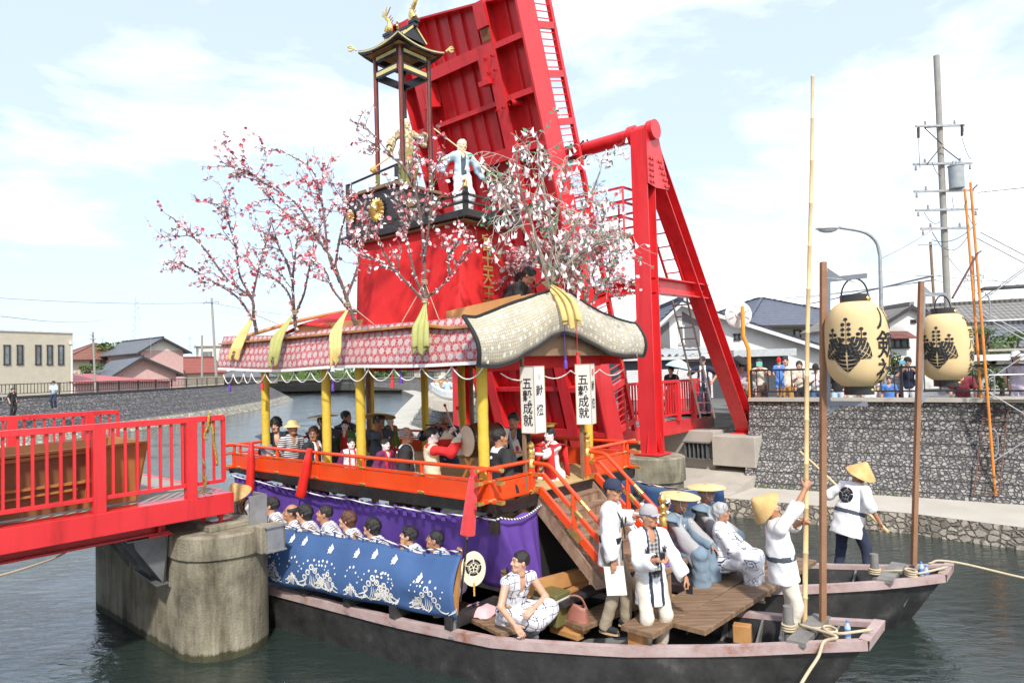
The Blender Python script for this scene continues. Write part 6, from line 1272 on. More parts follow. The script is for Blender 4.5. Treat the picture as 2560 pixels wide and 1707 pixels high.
flower_tree('leftmost blossom branch on the boat roof, sweeping low to the left', [L(11.8, (642, 835), (634, 790), (628, 745), (570, 700), (505, 615), (432, 545), dy=-.4), L(11.8, (634, 800), (592, 742), (528, 702), (470, 668), (420, 650), dy=.5), L(11.7, (630, 750), (645, 680), (664, 610), (682, 545), dy=.5), L(11.7, (630, 745), (600, 690), (590, 620), (572, 560), (565, 525), dy=-.6)], 3, 5.2)
flower_tree('slender blossom branch second from the left end of the boat roof', [L(11.0, (742, 830), (736, 785), (732, 700), (738, 640), (745, 585), dy=.3), L(11.0, (736, 790), (760, 735), (772, 675), (792, 610), (800, 560), dy=-.4), L(11.0, (734, 785), (722, 735), (690, 700), (655, 685), (628, 660), dy=.4), L(11.0, (733, 710), (715, 650), (698, 620), (680, 560), dy=-.3)], 5, 3.2)
flower_tree('tall dark-limbed blossom branch rising high at the middle of the boat roof', [L(10.0, (892, 820), (868, 750), (850, 700), (830, 650), (790, 590), (742, 510), (672, 490 - 25), (615, 425), dy=-.4), L(10.0, (850, 705), (822, 640), (812, 560), (800, 480), (775, 420), (700, 375), dy=.4), L(10.0, (866, 745), (885, 695), (900, 640), (915, 560), dy=.4), L(10.0, (838, 665), (850, 590), (868, 520), (880, 460), dy=-.5), L(10.0, (868, 770), (830, 720), (815, 680), (790, 660), dy=-.2), L(10.0, (790, 590), (740, 560), (700, 520), (650, 470), dy=.5)], 8, 4.4, dens=1.1)
flower_tree('blossom branch fanning out flat against the red cloth tower', [L(8.9, (1066, 790), (1062, 720), (1060, 640), (1054, 560), (1040, 480), (1020, 400), dy=.2), L(8.9, (1064, 755), (1020, 710), (985, 675), (940, 650), (905, 640), dy=-.2), L(8.9, (1064, 745), (1038, 690), (1022, 620), (1005, 560), (985, 500), dy=.3), L(8.9, (1066, 745), (1105, 715), (1140, 670), (1165, 625), dy=.1), L(8.9, (1062, 640), (1070, 580), (1078, 520), (1080, 470), dy=-.2), L(8.9, (1125, 690), (1120, 640), (1130, 590), dy=-.1), L(8.9, (985, 675), (960, 630), (940, 590), dy=0), L(9.2, (1040, 480), (1010, 420), (960, 380), (925, 370), dy=.3), L(9.2, (1054, 540), (1080, 440), (1075, 400), dy=.2)], 13, 3.0, spread=.6, bend=V(-.05, 0, .2), dens=.85)
# the great drooping tree of white and pink paper flowers at the gable
def drooping(label, base, limbs, seed, n, ext):
    r_ = random.Random(seed); o = thing('paper_flower_tree', label, 'blossom branch', tuple(base)); T, W_, F, G = MB(), MB(), MB(), MB(); tips = []
    for L_ in limbs:
        pts = interp(L_, 6); k = len(pts); T.tube(pts, [.030 * (1 - .8 * i / k) + .003 for i in range(k)], 6); tips.append(pts)
    T.build('trunk', br2, o)
    for _ in range(n):
        pts = r_.choice(tips); i = r_.randrange(int(len(pts) * .4), len(pts)); p = pts[i]; d = Vector((r_.gauss(.1, 1), r_.gauss(-.1, .6), r_.gauss(.2, .6))).normalized(); L_ = r_.uniform(.3, .95) * ext; q = [p]; k = 7
        for j in range(k): d = (d + Vector((r_.gauss(0, .2), r_.gauss(0, .2), r_.gauss(0, .15) - .15)) + V(.03, 0, 0)).normalized(); q.append(q[-1] + d * (L_ / k))
        W_.tube(q, [.006 - .0005 * j for j in range(k + 1)], 4, caps=False)
        for j in range(2, k + 1):
            for _ in range(2):
                dd = (d + Vector((r_.gauss(0, .7), r_.gauss(0, .7), r_.gauss(-.2, .5)))).normalized(); e = q[j] + dd * r_.uniform(.05, .2); W_.tube([q[j], (q[j] + e) / 2 + Vector((r_.gauss(0, .015), 0, r_.gauss(0, .015))), e], .003, 3, caps=False)
                t_ = r_.random()
                if t_ < .34:      # folded bell of paper, pink at the rim
                    ax = (Vector((r_.gauss(.25, .35), r_.gauss(0, .35), -1))).normalized(); h = r_.uniform(.07, .12); u = ax.orthogonal().normalized(); v = ax.cross(u); c1 = e + ax * h * .78; c2 = e + ax * h; rad = h * .40
                    A = np.linspace(0, 5.4, 7); a_ = [c1 + u * (rad * .8 * math.cos(a)) + v * (rad * .5 * math.sin(a)) for a in A]; b_ = [c2 + u * (rad * math.cos(a)) + v * (rad * .6 * math.sin(a)) - ax * (.2 * h * (g_ % 2)) for g_, a in enumerate(A)]
                    F.cur = 0; F.add([e] + a_, [(0, 1 + g_, 1 + (g_ + 1) % 7) for g_ in range(7)]); F.cur = 1; F.add(a_ + b_, [(g_, (g_ + 1) % 7, 7 + (g_ + 1) % 7, 7 + g_) for g_ in range(7)])
                elif t_ < .60:
                    u = Vector((r_.gauss(0, 1), r_.gauss(0, 1), r_.gauss(0, 1))).normalized(); v = u.orthogonal().normalized(); s_ = r_.uniform(.026, .045); G.add([e - u * s_, e + v * s_ * .7, e + u * s_ * 1.2, e - v * s_ * .7], [(0, 1, 2), (0, 2, 3)])
    W_.build('twigs', twm, o); F.build('blossoms', [bl_w, mat('pink_rim', (.80, .50, .58), .7, c2=(.84, .68, .72))], o); G.build('green_leaves', grl, o)
b = at(1375, 770, 9.3)
drooping('large drooping tree of white and pink paper flowers with green leaves above the gable', b, [L(9.3, (1380, 775), (1368, 700), (1352, 640), (1330, 560), (1300, 470), (1290, 390), dy=-.3), L(9.3, (1378, 760), (1372, 680), (1385, 600), (1400, 500), (1420, 390), dy=.2), L(9.3, (1375, 720), (1395, 640), (1440, 560), (1480, 480), (1500, 430), dy=.6), L(9.3, (1372, 700), (1345, 640), (1305, 570), (1265, 510), (1235, 460), dy=-.2), L(9.3, (1375, 710), (1420, 660), (1490, 610), (1550, 570), dy=.7), L(9.3, (1352, 640), (1320, 540), (1260, 460), (1240, 420), dy=.4), L(9.3, (1385, 600), (1360, 480), (1350, 400), (1340, 330), dy=.5)], 21, 85, .85)
flower_tree('low red and white blossom branch at the right of the gable', [L(10.4, (1450, 800), (1462, 760), (1455, 700), (1440, 660), (1400, 640), dy=.3), L(10.4, (1455, 790), (1490, 740), (1520, 700), (1540, 640), dy=.4), L(10.4, (1462, 760), (1480, 690), (1500, 630), (1490, 600), dy=-.2), L(10.4, (1455, 700), (1400, 680), (1330, 650), (1280, 690), dy=.2)], 31, 12, dark=False, bend=V(-.1, 0, 0), dens=1.1)
flower_tree('red and white blossom branch half hidden beyond the gable ridge', [L(11.2, (1330, 800), (1320, 720), (1300, 680), (1250, 640), dy=.3), L(11.2, (1325, 760), (1270, 710), (1230, 700), (1200, 690), dy=.2), L(11.2, (1320, 730), (1370, 690), (1420, 650), (1460, 640), dy=.2)], 33, 10, bend=V(-.1, 0, .1))
# cloths tied at the branch feet and hanging over the valance
ylc = mat('pale_yellow_cloth', (.66, .48, .16), .75, scale=3, c2=(.74, .57, .23), bump=.4, bscale=9); olc = mat('olive_cloth', (.36, .36, .11), .75, scale=3, c2=(.44, .44, .16), bump=.4, bscale=9)
def drape(label, m_, Y, path, ws, seed=0, out=0):
    n = 14; r_ = random.Random(seed); pts = interp([at(x, y, Y + dy) for x, y, dy in path], 6); k = len(pts); P = []
    for i, p in enumerate(pts):
        f = i / (k - 1); w_ = float(np.interp(f, np.linspace(0, 1, len(ws)), ws)); row = []
        for j in range(n):
            g_ = j / (n - 1) - .5; row.append(p + AX * (w_ * g_) - AV * (.022 * math.sin(g_ * 17 + f * 3) * min(1, f * 2.5)) + Z * (-.05 * abs(g_) * f + .05 * math.sin(seed + g_ * 9) * (f > .9)))
        P.append(row)
    o = cloth('draped_cloth', P, m_, None, thick=.008, loc=tuple(pts[0])); tag(o, label, 'cloth', 'cloths tied at the feet of the blossom branches')
drape('pale yellow cloth tied to the leftmost blossom branch, hanging over the red valance', ylc, 11.9, [(634, 786, 0), (620, 812, -.05), (600, 845, -.1), (590, 868, -.15), (582, 893, -.12)], (.06, .22, .36, .34, .30), 1)
drape('olive green cloth at the foot of the slender second blossom branch', olc, 11.05, [(730, 788, 0), (712, 815, -.1), (692, 845, -.2), (685, 880, -.25), (682, 908, -.22)], (.05, .22, .34, .28, .22), 2)
drape('pale yellow cloth hanging over the valance below the tall middle branch', ylc, 9.75, [(868, 776, 0), (850, 805, -.1), (838, 835, -.2), (838, 870, -.28), (836, 908, -.25)], (.05, .18, .27, .22, .15), 3)
drape('olive green cloth hanging before the red tower below the flat branch', olc, 8.75, [(1064, 756, .1), (1056, 790, 0), (1050, 815, -.1), (1050, 850, -.15), (1052, 880, -.13)], (.04, .20, .30, .30, .27), 4)
drape('long yellow cloth tied to the drooping flower tree, over the patterned gable', ylc, 9.2, [(1358, 704, .2), (1385, 722, .02), (1412, 750, -.16), (1426, 785, -.24), (1432, 815, -.24)], (.07, .20, .30, .30, .29), 5)
m = MB()
for p, q in (((636, 786), (700, 812)), ((1062, 706), (1005, 805)), ((1062, 706), (1098, 800)), ((872, 760), (940, 815))):
    a = at(*p, 8.9 if p[0] > 1000 else 11.4 if p[0] < 700 else 10); b = at(*q, 8.9 if p[0] > 1000 else 11.4 if p[0] < 700 else 9.8); m.tube([a, b], .006, 4)
for x, y, Y in ((1062, 706, 8.9), (738, 782, 10.95), (870, 762, 9.95), (636, 782, 11.75), (1062, 752, 8.85)):
    for k in range(3): m.tube([at(x, y + k * 4 - 4, Y) + V(.036 * math.cos(a), .036 * math.sin(a), 0) for a in np.linspace(0, 6.3, 10)], .007, 4, caps=False)
m.build('guy_cord', MATS['hemp'], bt)
# ================================================================ PEOPLE
# bodies, hair and clothes are grown as smooth-blended volumes and meshed with surface nets
f4 = np.float32
class Vol:
    def __init__(s): s.p = []
    def _add(s, lo, hi, fn, op, k): s.p.append((np.array(lo), np.array(hi), fn, op, k)); return s
    def rc(s, a, b, ra, rb=None, k=.02, op=1, fl=None):      # tapered capsule; fl = (frame, flattening along its y)
        a, b = np.array(a, float), np.array(b, float); rb = ra if rb is None else rb; r = max(ra, rb)
        def fn(X, Y, Z):
            if fl is None: A, B = a, b; x, y, z = X, Y, Z; w_ = 1
            else:
                M_, w_ = fl; A, B = M_.T @ a, M_.T @ b; A[1] /= w_; B[1] /= w_
                x = X * M_[0, 0] + Y * M_[1, 0] + Z * M_[2, 0]; y = (X * M_[0, 1] + Y * M_[1, 1] + Z * M_[2, 1]) / w_; z = X * M_[0, 2] + Y * M_[1, 2] + Z * M_[2, 2]
            d = B - A; L_ = max(1e-9, d @ d); t_ = np.clip(((x - A[0]) * d[0] + (y - A[1]) * d[1] + (z - A[2]) * d[2]) / L_, 0, 1)
            q = np.sqrt((x - A[0] - t_ * d[0]) ** 2 + (y - A[1] - t_ * d[1]) ** 2 + (z - A[2] - t_ * d[2]) ** 2) - (ra + (rb - ra) * t_); return q * min(1, w_)
        return s._add(np.minimum(a, b) - r, np.maximum(a, b) + r, fn, op, k)
    def el(s, c, r, M_=None, k=.02, op=1):
        c = np.array(c, float); r = np.array(r, float); M_ = np.eye(3) if M_ is None else M_; m = r.max()
        def fn(X, Y, Z):
            x, y, z = X - c[0], Y - c[1], Z - c[2]; u = (x * M_[0, 0] + y * M_[1, 0] + z * M_[2, 0]) / r[0]; v = (x * M_[0, 1] + y * M_[1, 1] + z * M_[2, 1]) / r[1]; w_ = (x * M_[0, 2] + y * M_[1, 2] + z * M_[2, 2]) / r[2]
            k0 = np.sqrt(u * u + v * v + w_ * w_) + 1e-6; k1 = np.sqrt((u / r[0]) ** 2 + (v / r[1]) ** 2 + (w_ / r[2]) ** 2) + 1e-6; return k0 * (k0 - 1) / k1
        return s._add(c - m, c + m, fn, op, k)
    def cut(s, p, n):      # keep what lies behind the plane
        p = np.array(p, float); n = np.array(n, float); n /= np.linalg.norm(n); return s._add([-9] * 3, [9] * 3, lambda X, Y, Z: (X - p[0]) * n[0] + (Y - p[1]) * n[1] + (Z - p[2]) * n[2], 0, .004)
    def noise(s, amp, fr): 
        return s._add([-9] * 3, [9] * 3, lambda X, Y, Z: amp * (np.sin(X * fr + 2 * np.sin(Z * fr * .45)) * np.sin(Y * fr + 1.3) + .6 * np.sin(Z * fr * 1.2 + X * fr * .7 + Y * fr * .5)), 2, 0)
    def mesh(s, h):
        ad = [q for q in s.p if q[3] == 1]; lo = np.min([q[0] for q in ad], 0) - 3 * h; hi = np.max([q[1] for q in ad], 0) + 3 * h; n = np.ceil((hi - lo) / h).astype(int) + 1
        ax = [(lo[i] + h * np.arange(n[i])).astype(f4) for i in range(3)]; f = np.full(n, 1.0, f4)
        for l, u, fn, op, k in s.p:
            i0 = np.clip(np.floor((l - .045 - lo) / h).astype(int), 0, n - 1); i1 = np.clip(np.ceil((u + .045 - lo) / h).astype(int) + 1, 1, n)
            if (i1 <= i0).any(): continue
            sl = tuple(slice(a, b) for a, b in zip(i0, i1)); d = fn(ax[0][sl[0]][:, None, None], ax[1][sl[1]][None, :, None], ax[2][sl[2]][None, None, :]).astype(f4); g = f[sl]
            if op == 1: e = np.maximum(k - np.abs(g - d), 0); f[sl] = np.minimum(g, d) - e * e / (4 * k)
            elif op == -1: e = np.maximum(k - np.abs(g + d), 0); f[sl] = np.maximum(g, -d) + e * e / (4 * k)
            elif op == 0: f[sl] = np.maximum(g, d)
            else: f[sl] = g + d
        f[0] = f[-1] = 1; f[:, 0] = f[:, -1] = 1; f[:, :, 0] = f[:, :, -1] = 1
        S = f < 0; c = np.zeros(n - 1, np.int8); offs = [(i, j, k) for i in (0, 1) for j in (0, 1) for k in (0, 1)]
        for i, j, k in offs: c += S[i:n[0] - 1 + i, j:n[1] - 1 + j, k:n[2] - 1 + k]
        I = np.argwhere((c > 0) & (c < 8)); 
        if len(I) == 0: return np.zeros((0, 3)), np.zeros((0, 4), int)
        vid = np.full(n - 1, -1, np.int64); vid[tuple(I.T)] = np.arange(len(I)); cv = {o: f[I[:, 0] + o[0], I[:, 1] + o[1], I[:, 2] + o[2]] for o in offs}; acc = np.zeros((len(I), 3)); cnt = np.zeros(len(I))
        for o in offs:
            for x in range(3):
                if o[x] == 0:
                    o2 = list(o); o2[x] = 1; a, b = cv[o], cv[tuple(o2)]; m = (a < 0) != (b < 0); t_ = np.where(m, a / (a - b + 1e-12), 0); q = np.tile(np.array(o, float), (len(I), 1)); q[:, x] += t_; acc[m] += q[m]; cnt += m
        v = lo + h * (I + acc / cnt[:, None]); Q = []
        for x in range(3):
            y, z = (x + 1) % 3, (x + 2) % 3; a = np.moveaxis(S, (x, y, z), (0, 1, 2)); e = a[:-1, 1:-1, 1:-1] != a[1:, 1:-1, 1:-1]; E_ = np.argwhere(e); E_[:, 1:] += 1; fl = a[:-1, 1:-1, 1:-1][e]; W = np.moveaxis(vid, (x, y, z), (0, 1, 2)); i, j, k = E_.T
            q = np.stack([W[i, j - 1, k - 1], W[i, j, k - 1], W[i, j, k], W[i, j - 1, k]], 1); q[~fl] = q[~fl][:, ::-1]; Q.append(q)
        Q = np.concatenate(Q); return v, Q[(Q >= 0).all(1)]
def addmesh(name, parts, mats, parent, mifn=None):
    vs, qs, o = [], [], 0
    for v, q in parts: vs.append(v); qs.append(q + o); o += len(v)
    v = np.concatenate(vs); q = np.concatenate(qs)
    if len(q) == 0: return None
    me = bpy.data.meshes.new(name); me.vertices.add(len(v)); me.vertices.foreach_set('co', v.astype(f4).ravel()); me.loops.add(len(q) * 4); me.loops.foreach_set('vertex_index', q.ravel().astype(np.int32)); me.polygons.add(len(q)); me.polygons.foreach_set('loop_start', np.arange(0, len(q) * 4, 4, dtype=np.int32)); me.polygons.foreach_set('loop_total', np.full(len(q), 4, np.int32))
    for x in mats: me.materials.append(x)
    if mifn is not None: me.polygons.foreach_set('material_index', mifn(v[q].mean(1)).astype(np.int32))
    me.polygons.foreach_set('use_smooth', np.ones(len(q), bool)); me.update(calc_edges=True); ob = bpy.data.objects.new(name, me); col.objects.link(ob); ob.parent = parent; PINV[ob.name] = PINV[parent.name]; return ob
def skinm(n, c): 
    m = mat('skin_' + n, c, .5, scale=9, c2=tuple(min(1, x * 1.14) for x in c)); nodes_of(m)[1].inputs['Subsurface Weight'].default_value = .08; nodes_of(m)[1].inputs['Subsurface Radius'].default_value = (.02, .008, .005); return m
SK = {'m': skinm('tan', (.42, .20, .115)), 'l': skinm('light', (.55, .31, .21)), 'd': skinm('brown', (.30, .13, .07)), 'w': skinm('white_makeup', (.80, .70, .68)), 'b': skinm('ivory', (.66, .50, .30))}
HR = {'k': mat('black_hair', (.012, .011, .011), .42, scale=40, c2=(.03, .027, .025), bump=.6, bscale=120), 'g': mat('grey_hair', (.16, .16, .16), .55, scale=60, c2=(.34, .34, .34), bump=.5, bscale=120), 'n': mat('brown_hair', (.075, .028, .016), .45, scale=50, c2=(.13, .055, .03), bump=.5, bscale=120), 's': mat('silver_hair', (.30, .30, .31), .6, scale=70, c2=(.52, .52, .52), bump=.5, bscale=130), 'i': mat('doll_hair', (.66, .58, .44), .7, scale=40, c2=(.75, .70, .60))}
lip = mat('lip', (.30, .085, .07), .5); redlip = mat('red_lip', (.55, .02, .03), .4); eyew = mat('eye_white', (.55, .50, .46), .4); eyek = mat('eye_dark', (.012, .008, .007), .3)
def clothm(n, c, **k): return mat('fabric_' + n, c, .85, scale=k.get('scale', 4), c2=tuple(min(1, x * 1.14) for x in c), bump=.35, bscale=k.get('bs', 22))
C = dict(white=clothm('white', (.74, .74, .75)), cream=clothm('cream', (.66, .57, .40)), black=clothm('black', (.020, .020, .022)), navy=clothm('navy', (.022, .030, .060)), grey=clothm('grey', (.34, .33, .34)), bgrey=clothm('blue_grey', (.17, .235, .30)), dgrey=clothm('slate', (.060, .075, .10)), khaki=clothm('khaki', (.30, .25, .175)), beige=clothm('off_white', (.62, .57, .48)), red=clothm('red', (.62, .02, .022)), green=clothm('green', (.05, .20, .035)), plum=clothm('plum', (.14, .02, .085)), blue=clothm('blue', (.10, .24, .60)), lblue=clothm('light_blue', (.42, .56, .70)), pblue=clothm('pale_blue', (.45, .57, .66)), brown=clothm('brown', (.10, .055, .045)), denim=clothm('denim', (.07, .13, .24)), must=clothm('mustard', (.38, .20, .05)), maroon=clothm('maroon', (.20, .03, .04)), purple=purp, lil=clothm('lilac', (.55, .48, .58)), ivory=clothm('ivory', (.66, .57, .40)), olive=clothm('olive', (.28, .25, .08)), pink=clothm('pink', (.70, .42, .44)))
def patm(n, f):
    m = bpy.data.materials.new('fabric_' + n); m.use_nodes = True; t, b = nodes_of(m); b.inputs['Roughness'].default_value = .85; tc = N(t, 'ShaderNodeTexCoord'); t.links.new(f(t, tc.outputs['Object']), b.inputs['Base Color']); n2 = N(t, 'ShaderNodeTexNoise', i_Scale=16.0); t.links.new(tc.outputs['Object'], n2.inputs['Vector']); bp = N(t, 'ShaderNodeBump', i_Strength=.35, i_Distance=.02); t.links.new(n2.outputs['Fac'], bp.inputs['Height']); t.links.new(bp.outputs[0], b.inputs['Normal']); C[n] = m
def wv(t, o, sc, d, dist=0): 
    w_ = N(t, 'ShaderNodeTexWave', i_Scale=sc, bands_direction=d, i_Distortion=dist); t.links.new(o, w_.inputs['Vector']); return w_.outputs['Fac']
def vo(t, o, sc, feat='F1'):
    w_ = N(t, 'ShaderNodeTexVoronoi', i_Scale=sc, feature=feat); t.links.new(o, w_.inputs['Vector']); return w_.outputs['Distance']
def nzf(t, o, sc):
    w_ = N(t, 'ShaderNodeTexNoise', i_Scale=sc); t.links.new(o, w_.inputs['Vector']); return w_.outputs['Fac']
def yuk(t, o):
    ln = mth(t, 'MAXIMUM', mth(t, 'GREATER_THAN', wv(t, o, 4.2, 'X', 3.5), .982), mth(t, 'GREATER_THAN', wv(t, o, 3.4, 'Z', 4), .984)); mk = mth(t, 'GREATER_THAN', nzf(t, o, 5), .49); sp = mth(t, 'MULTIPLY', mth(t, 'LESS_THAN', vo(t, o, 17, 'DISTANCE_TO_EDGE'), .045), mth(t, 'GREATER_THAN', nzf(t, o, 7), .57)); return mixc(t, mth(t, 'MAXIMUM', mth(t, 'MULTIPLY', ln, mk), sp), (.72, .72, .76), (.03, .035, .08))
patm('yukata', yuk)
patm('happi', lambda t, o: mixc(t, mth(t, 'MULTIPLY', mth(t, 'GREATER_THAN', wv(t, o, 11, 'DIAGONAL', 2.0), .70), mth(t, 'GREATER_THAN', nzf(t, o, 4), .50)), (.74, .74, .76), (.03, .04, .10)))
patm('plaid', lambda t, o: mixc(t, mth(t, 'MULTIPLY_ADD', mth(t, 'GREATER_THAN', wv(t, o, 6.5, 'X'), .5), .45, mth(t, 'MULTIPLY', mth(t, 'GREATER_THAN', wv(t, o, 6.5, 'Z'), .5), .45)), (.42, .41, .38), (.018, .018, .035)))
patm('flower_navy', lambda t, o: mixc(t, mth(t, 'MULTIPLY', mth(t, 'LESS_THAN', vo(t, o, 9), .28), mth(t, 'LESS_THAN', vo(t, o, 40, 'DISTANCE_TO_EDGE'), .16)), (.014, .018, .045), (.50, .54, .66)))
patm('flower_red', lambda t, o: mixc(t, mth(t, 'LESS_THAN', vo(t, o, 10), .22), (.60, .02, .025), (.74, .68, .66)))
patm('stripe', lambda t, o: mixc(t, mth(t, 'GREATER_THAN', wv(t, o, 9, 'Z'), .5), (.70, .70, .70), (.05, .05, .06)))
patm('gold_brocade', lambda t, o: mixc(t, mth(t, 'LESS_THAN', vo(t, o, 14, 'DISTANCE_TO_EDGE'), .10), (.62, .53, .38), (.34, .22, .10)))
straw = mat('straw', (.60, .36, .12), .75, scale=8, c2=(.72, .50, .22), bump=.5, bscale=120); strawp = mat('pale_straw', (.66, .48, .22), .75, scale=8, c2=(.74, .58, .31), bump=.4, bscale=120)
def RX(a): c, s = math.cos(R(a)), math.sin(R(a)); return np.array([[1, 0, 0], [0, c, -s], [0, s, c]])
def RY(a): c, s = math.cos(R(a)), math.sin(R(a)); return np.array([[c, 0, s], [0, 1, 0], [-s, 0, c]])
def RZ(a): c, s = math.cos(R(a)), math.sin(R(a)); return np.array([[c, -s, 0], [s, c, 0], [0, 0, 1]])
def nrm(v): return v / (np.linalg.norm(v) + 1e-9)
def ik(a, b, l1, l2, pole):
    a, b = np.array(a, float), np.array(b, float); d = b - a; L_ = np.linalg.norm(d)
    if L_ > (l1 + l2) * .995: b = a + d / L_ * (l1 + l2) * .995; d = b - a; L_ = np.linalg.norm(d)
    L_ = max(L_, abs(l1 - l2) + .02); x = (l1 * l1 - l2 * l2 + L_ * L_) / (2 * L_); h = math.sqrt(max(0, l1 * l1 - x * x)); d = nrm(d); p = np.array(pole, float); p = nrm(p - d * (p @ d)); return a + d * x + p * h, b
HAND = dict(res=None)
def hand(v, w, d, up, sd, s, curl=.5):
    # wrist w, direction d, back of the hand faces up, sd = +1 for a right hand
    d = nrm(d); up = nrm(up - d * (up @ d)); sx_ = np.cross(d, up) * sd; M_ = np.stack([sx_, up, d], 1); pc = w + d * .052 * s
    v.el(pc, np.array([.040, .016, .052]) * s, M_, k=.012); v.rc(w - d * .03 * s, w + d * .02 * s, .026 * s, .027 * s, k=.02)
    for i, (o, L_) in enumerate(((.030, .070), (.010, .079), (-.010, .073), (-.029, .058))):
        a = w + d * .095 * s + sx_ * -o * s; c = curl * (1 + .12 * i); d1 = nrm(d * math.cos(c * .9) - up * math.sin(c * .9) - sx_ * o * .5); d2 = nrm(d * math.cos(c * 2.0) - up * math.sin(c * 2.0)); b = a + d1 * L_ * .52 * s; v.rc(a - d * .02 * s, b, .0098 * s, .0088 * s, k=.004); v.rc(b, b + d2 * L_ * .5 * s, .0088 * s, .0074 * s, k=.004)
    a = w + d * .03 * s - sx_ * .034 * s - up * .005 * s; d1 = nrm(d * .75 - sx_ * .62 - up * (.25 + curl * .3)); b = a + d1 * .045 * s; v.rc(a, b, .013 * s, .011 * s, k=.01); v.rc(b, b + nrm(d1 + d * .5 - up * curl * .4) * .03 * s, .0105 * s, .0085 * s, k=.004)
def person(label, H=1.68, face=(0, -1), root=None, head=None, hip=.93, lean=0, side=0, twist=0, hy=0, hp=0, ht=0, RH=None, LH=None, RF=None, LF=None, rp=(.5, -1, -.4), lp=(-.5, -1, -.4), kp=(0, 1, .25), skin='m', hair='short', hc='k', top='white', tops='robe', bot='khaki', bots='trousers', sl='wide', tl=.30, collar=None, obi=None, hat=None, glasses=None, shoe='white', lod=1, fem=0, cat='person', group=None, curl=.5, wings=None, toes=(12, -12), belt=None, inner=None, name='person', hats=1, brow=1, slc=None, vneck=1, beard=None, cats=None, fat=1, hu=None):
    s = H / 1.70; yaw = math.atan2(-face[0], face[1]); hb, hh_, hd_ = ((.0085, .0062, .0055), (.012, .0085, .008), (.018, .013, .013))[lod]
    T = RZ(twist) @ RX(-lean) @ RY(side); P_ = np.array([0, 0, hip]) * s; up = T @ np.array([0, 0, 1.]); fw = T @ np.array([0, 1., 0]); rt = T @ np.array([1., 0, 0]); nk = P_ + up * .50 * s; ch = P_ + up * .30 * s
    HM = RZ(hy) @ RX(-hp) @ RY(ht); Hc = nk + up * .045 * s + (HM @ np.array([0, .02, .105])) * s; hl = lambda x, y, z: Hc + HM @ (np.array([x, y, z]) * s)
    g_ = 1.0 + 0 * fat
    sw = .172 - .012 * fem; sh = {1: nk - up * .065 * s + rt * sw * s, -1: nk - up * .065 * s - rt * sw * s}; hj = {1: P_ + rt * .09 * s - up * .03 * s, -1: P_ - rt * .09 * s - up * .03 * s}
    hands = {1: RH, -1: LH}; feet = {1: RF, -1: LF}; arm, leg = {}, {}
    for q in (1, -1):
        h = hands[q]; h = (sh[q] + rt * q * .07 * s + np.array([0, .06, -.50]) * s) if h is None else np.array(h, float) * s; e, w_ = ik(sh[q], h, .285 * s, .255 * s, np.array(rp if q == 1 else lp)); arm[q] = (sh[q], e, w_)
        fo = feet[q]; fo = np.array([.10 * q, 0, .08]) * s if fo is None else np.array(fo, float) * s; kp_ = np.array(kp, float) + np.array([q * .25, 0, 0]); k_, a_ = ik(hj[q], fo, .43 * s, .42 * s, kp_); leg[q] = (hj[q], k_, a_)
    if root is None: o_ = RZ(math.degrees(yaw)) @ Hc; root = Vector(head) - Vector(o_)
    o = thing(name, label, cat, tuple(root), yaw, group); PB = []
    # ---- body
    v = Vol(); F_ = (T, .72)
    v.rc(P_ - up * .02 * s, P_ + up * .12 * s, .125 * s * fat, .115 * s * fat, k=.05, fl=F_); v.rc(P_ + up * .12 * s, ch + up * .06 * s, .115 * s * fat, .135 * s, k=.05, fl=F_); v.rc(sh[1], sh[-1], .058 * s, k=.05); v.rc(nk - up * .06 * s, hl(0, -.012, -.075), .056 * s, .052 * s, k=.03)
    for q in (1, -1):
        a, e, w_ = arm[q]; v.rc(a, e, .050 * s, .040 * s, k=.02); v.rc(e, w_, .041 * s, .026 * s, k=.015); h, k_, an = leg[q]; v.rc(h, k_, .078 * s, .055 * s, k=.03); v.rc(k_, an, .052 * s, .034 * s, k=.02); tq = R(toes[0 if q == 1 else 1]); td = np.array([math.sin(tq), math.cos(tq), 0]); v.rc(an + np.array([0, 0, -.045]) * s - td * .04 * s, an + td * .14 * s - np.array([0, 0, .055]) * s, .036 * s, .028 * s, k=.03)
        if lod == 2: d = nrm(w_ - e); hand(v, w_, d, np.array([q * .5, .5, .7]), q, s, curl)
    PB.append(v.mesh(hb)); v = Vol()
    v.el(hl(0, -.012, .030), np.array([.077, .096, .092]) * s, HM, k=.02); v.el(hl(0, .020, -.030), np.array([.062, .073, .086]) * s, HM, k=.03); v.rc(hl(-.022, .062, -.088), hl(.022, .062, -.088), .026 * s, k=.03); v.rc(hl(0, -.015, -.04), hl(0, -.02, -.13), .054 * s, k=.03)
    v.rc(hl(0, .088, .012), hl(0, .104, -.022), .011 * s, .015 * s, k=.012); v.rc(hl(-.012, .094, -.026), hl(.012, .094, -.026), .011 * s, k=.008)
    for q in (1, -1):
        v.el(hl(.034 * q, .090, .010), np.array([.018, .014, .011]) * s, HM, k=.014, op=-1); v.el(hl(.033 * q, .077, .010), np.array([.015, .014, .011]) * s, HM, k=.006); v.rc(hl(.014 * q, .083, .032), hl(.046 * q, .070, .030), .010 * s, k=.014); v.el(hl(.045 * q, .060, -.028), np.array([.022, .020, .020]) * s, HM, k=.02); v.el(hl(.080 * q, -.012, -.008), np.array([.009, .020, .031]) * s, HM, k=.006)
    v.rc(hl(-.020, .086, -.054), hl(.020, .086, -.054), .0085 * s, k=.006); v.rc(hl(-.016, .083, -.066), hl(.016, .083, -.066), .009 * s, k=.006); PB.append(v.mesh(hh_))
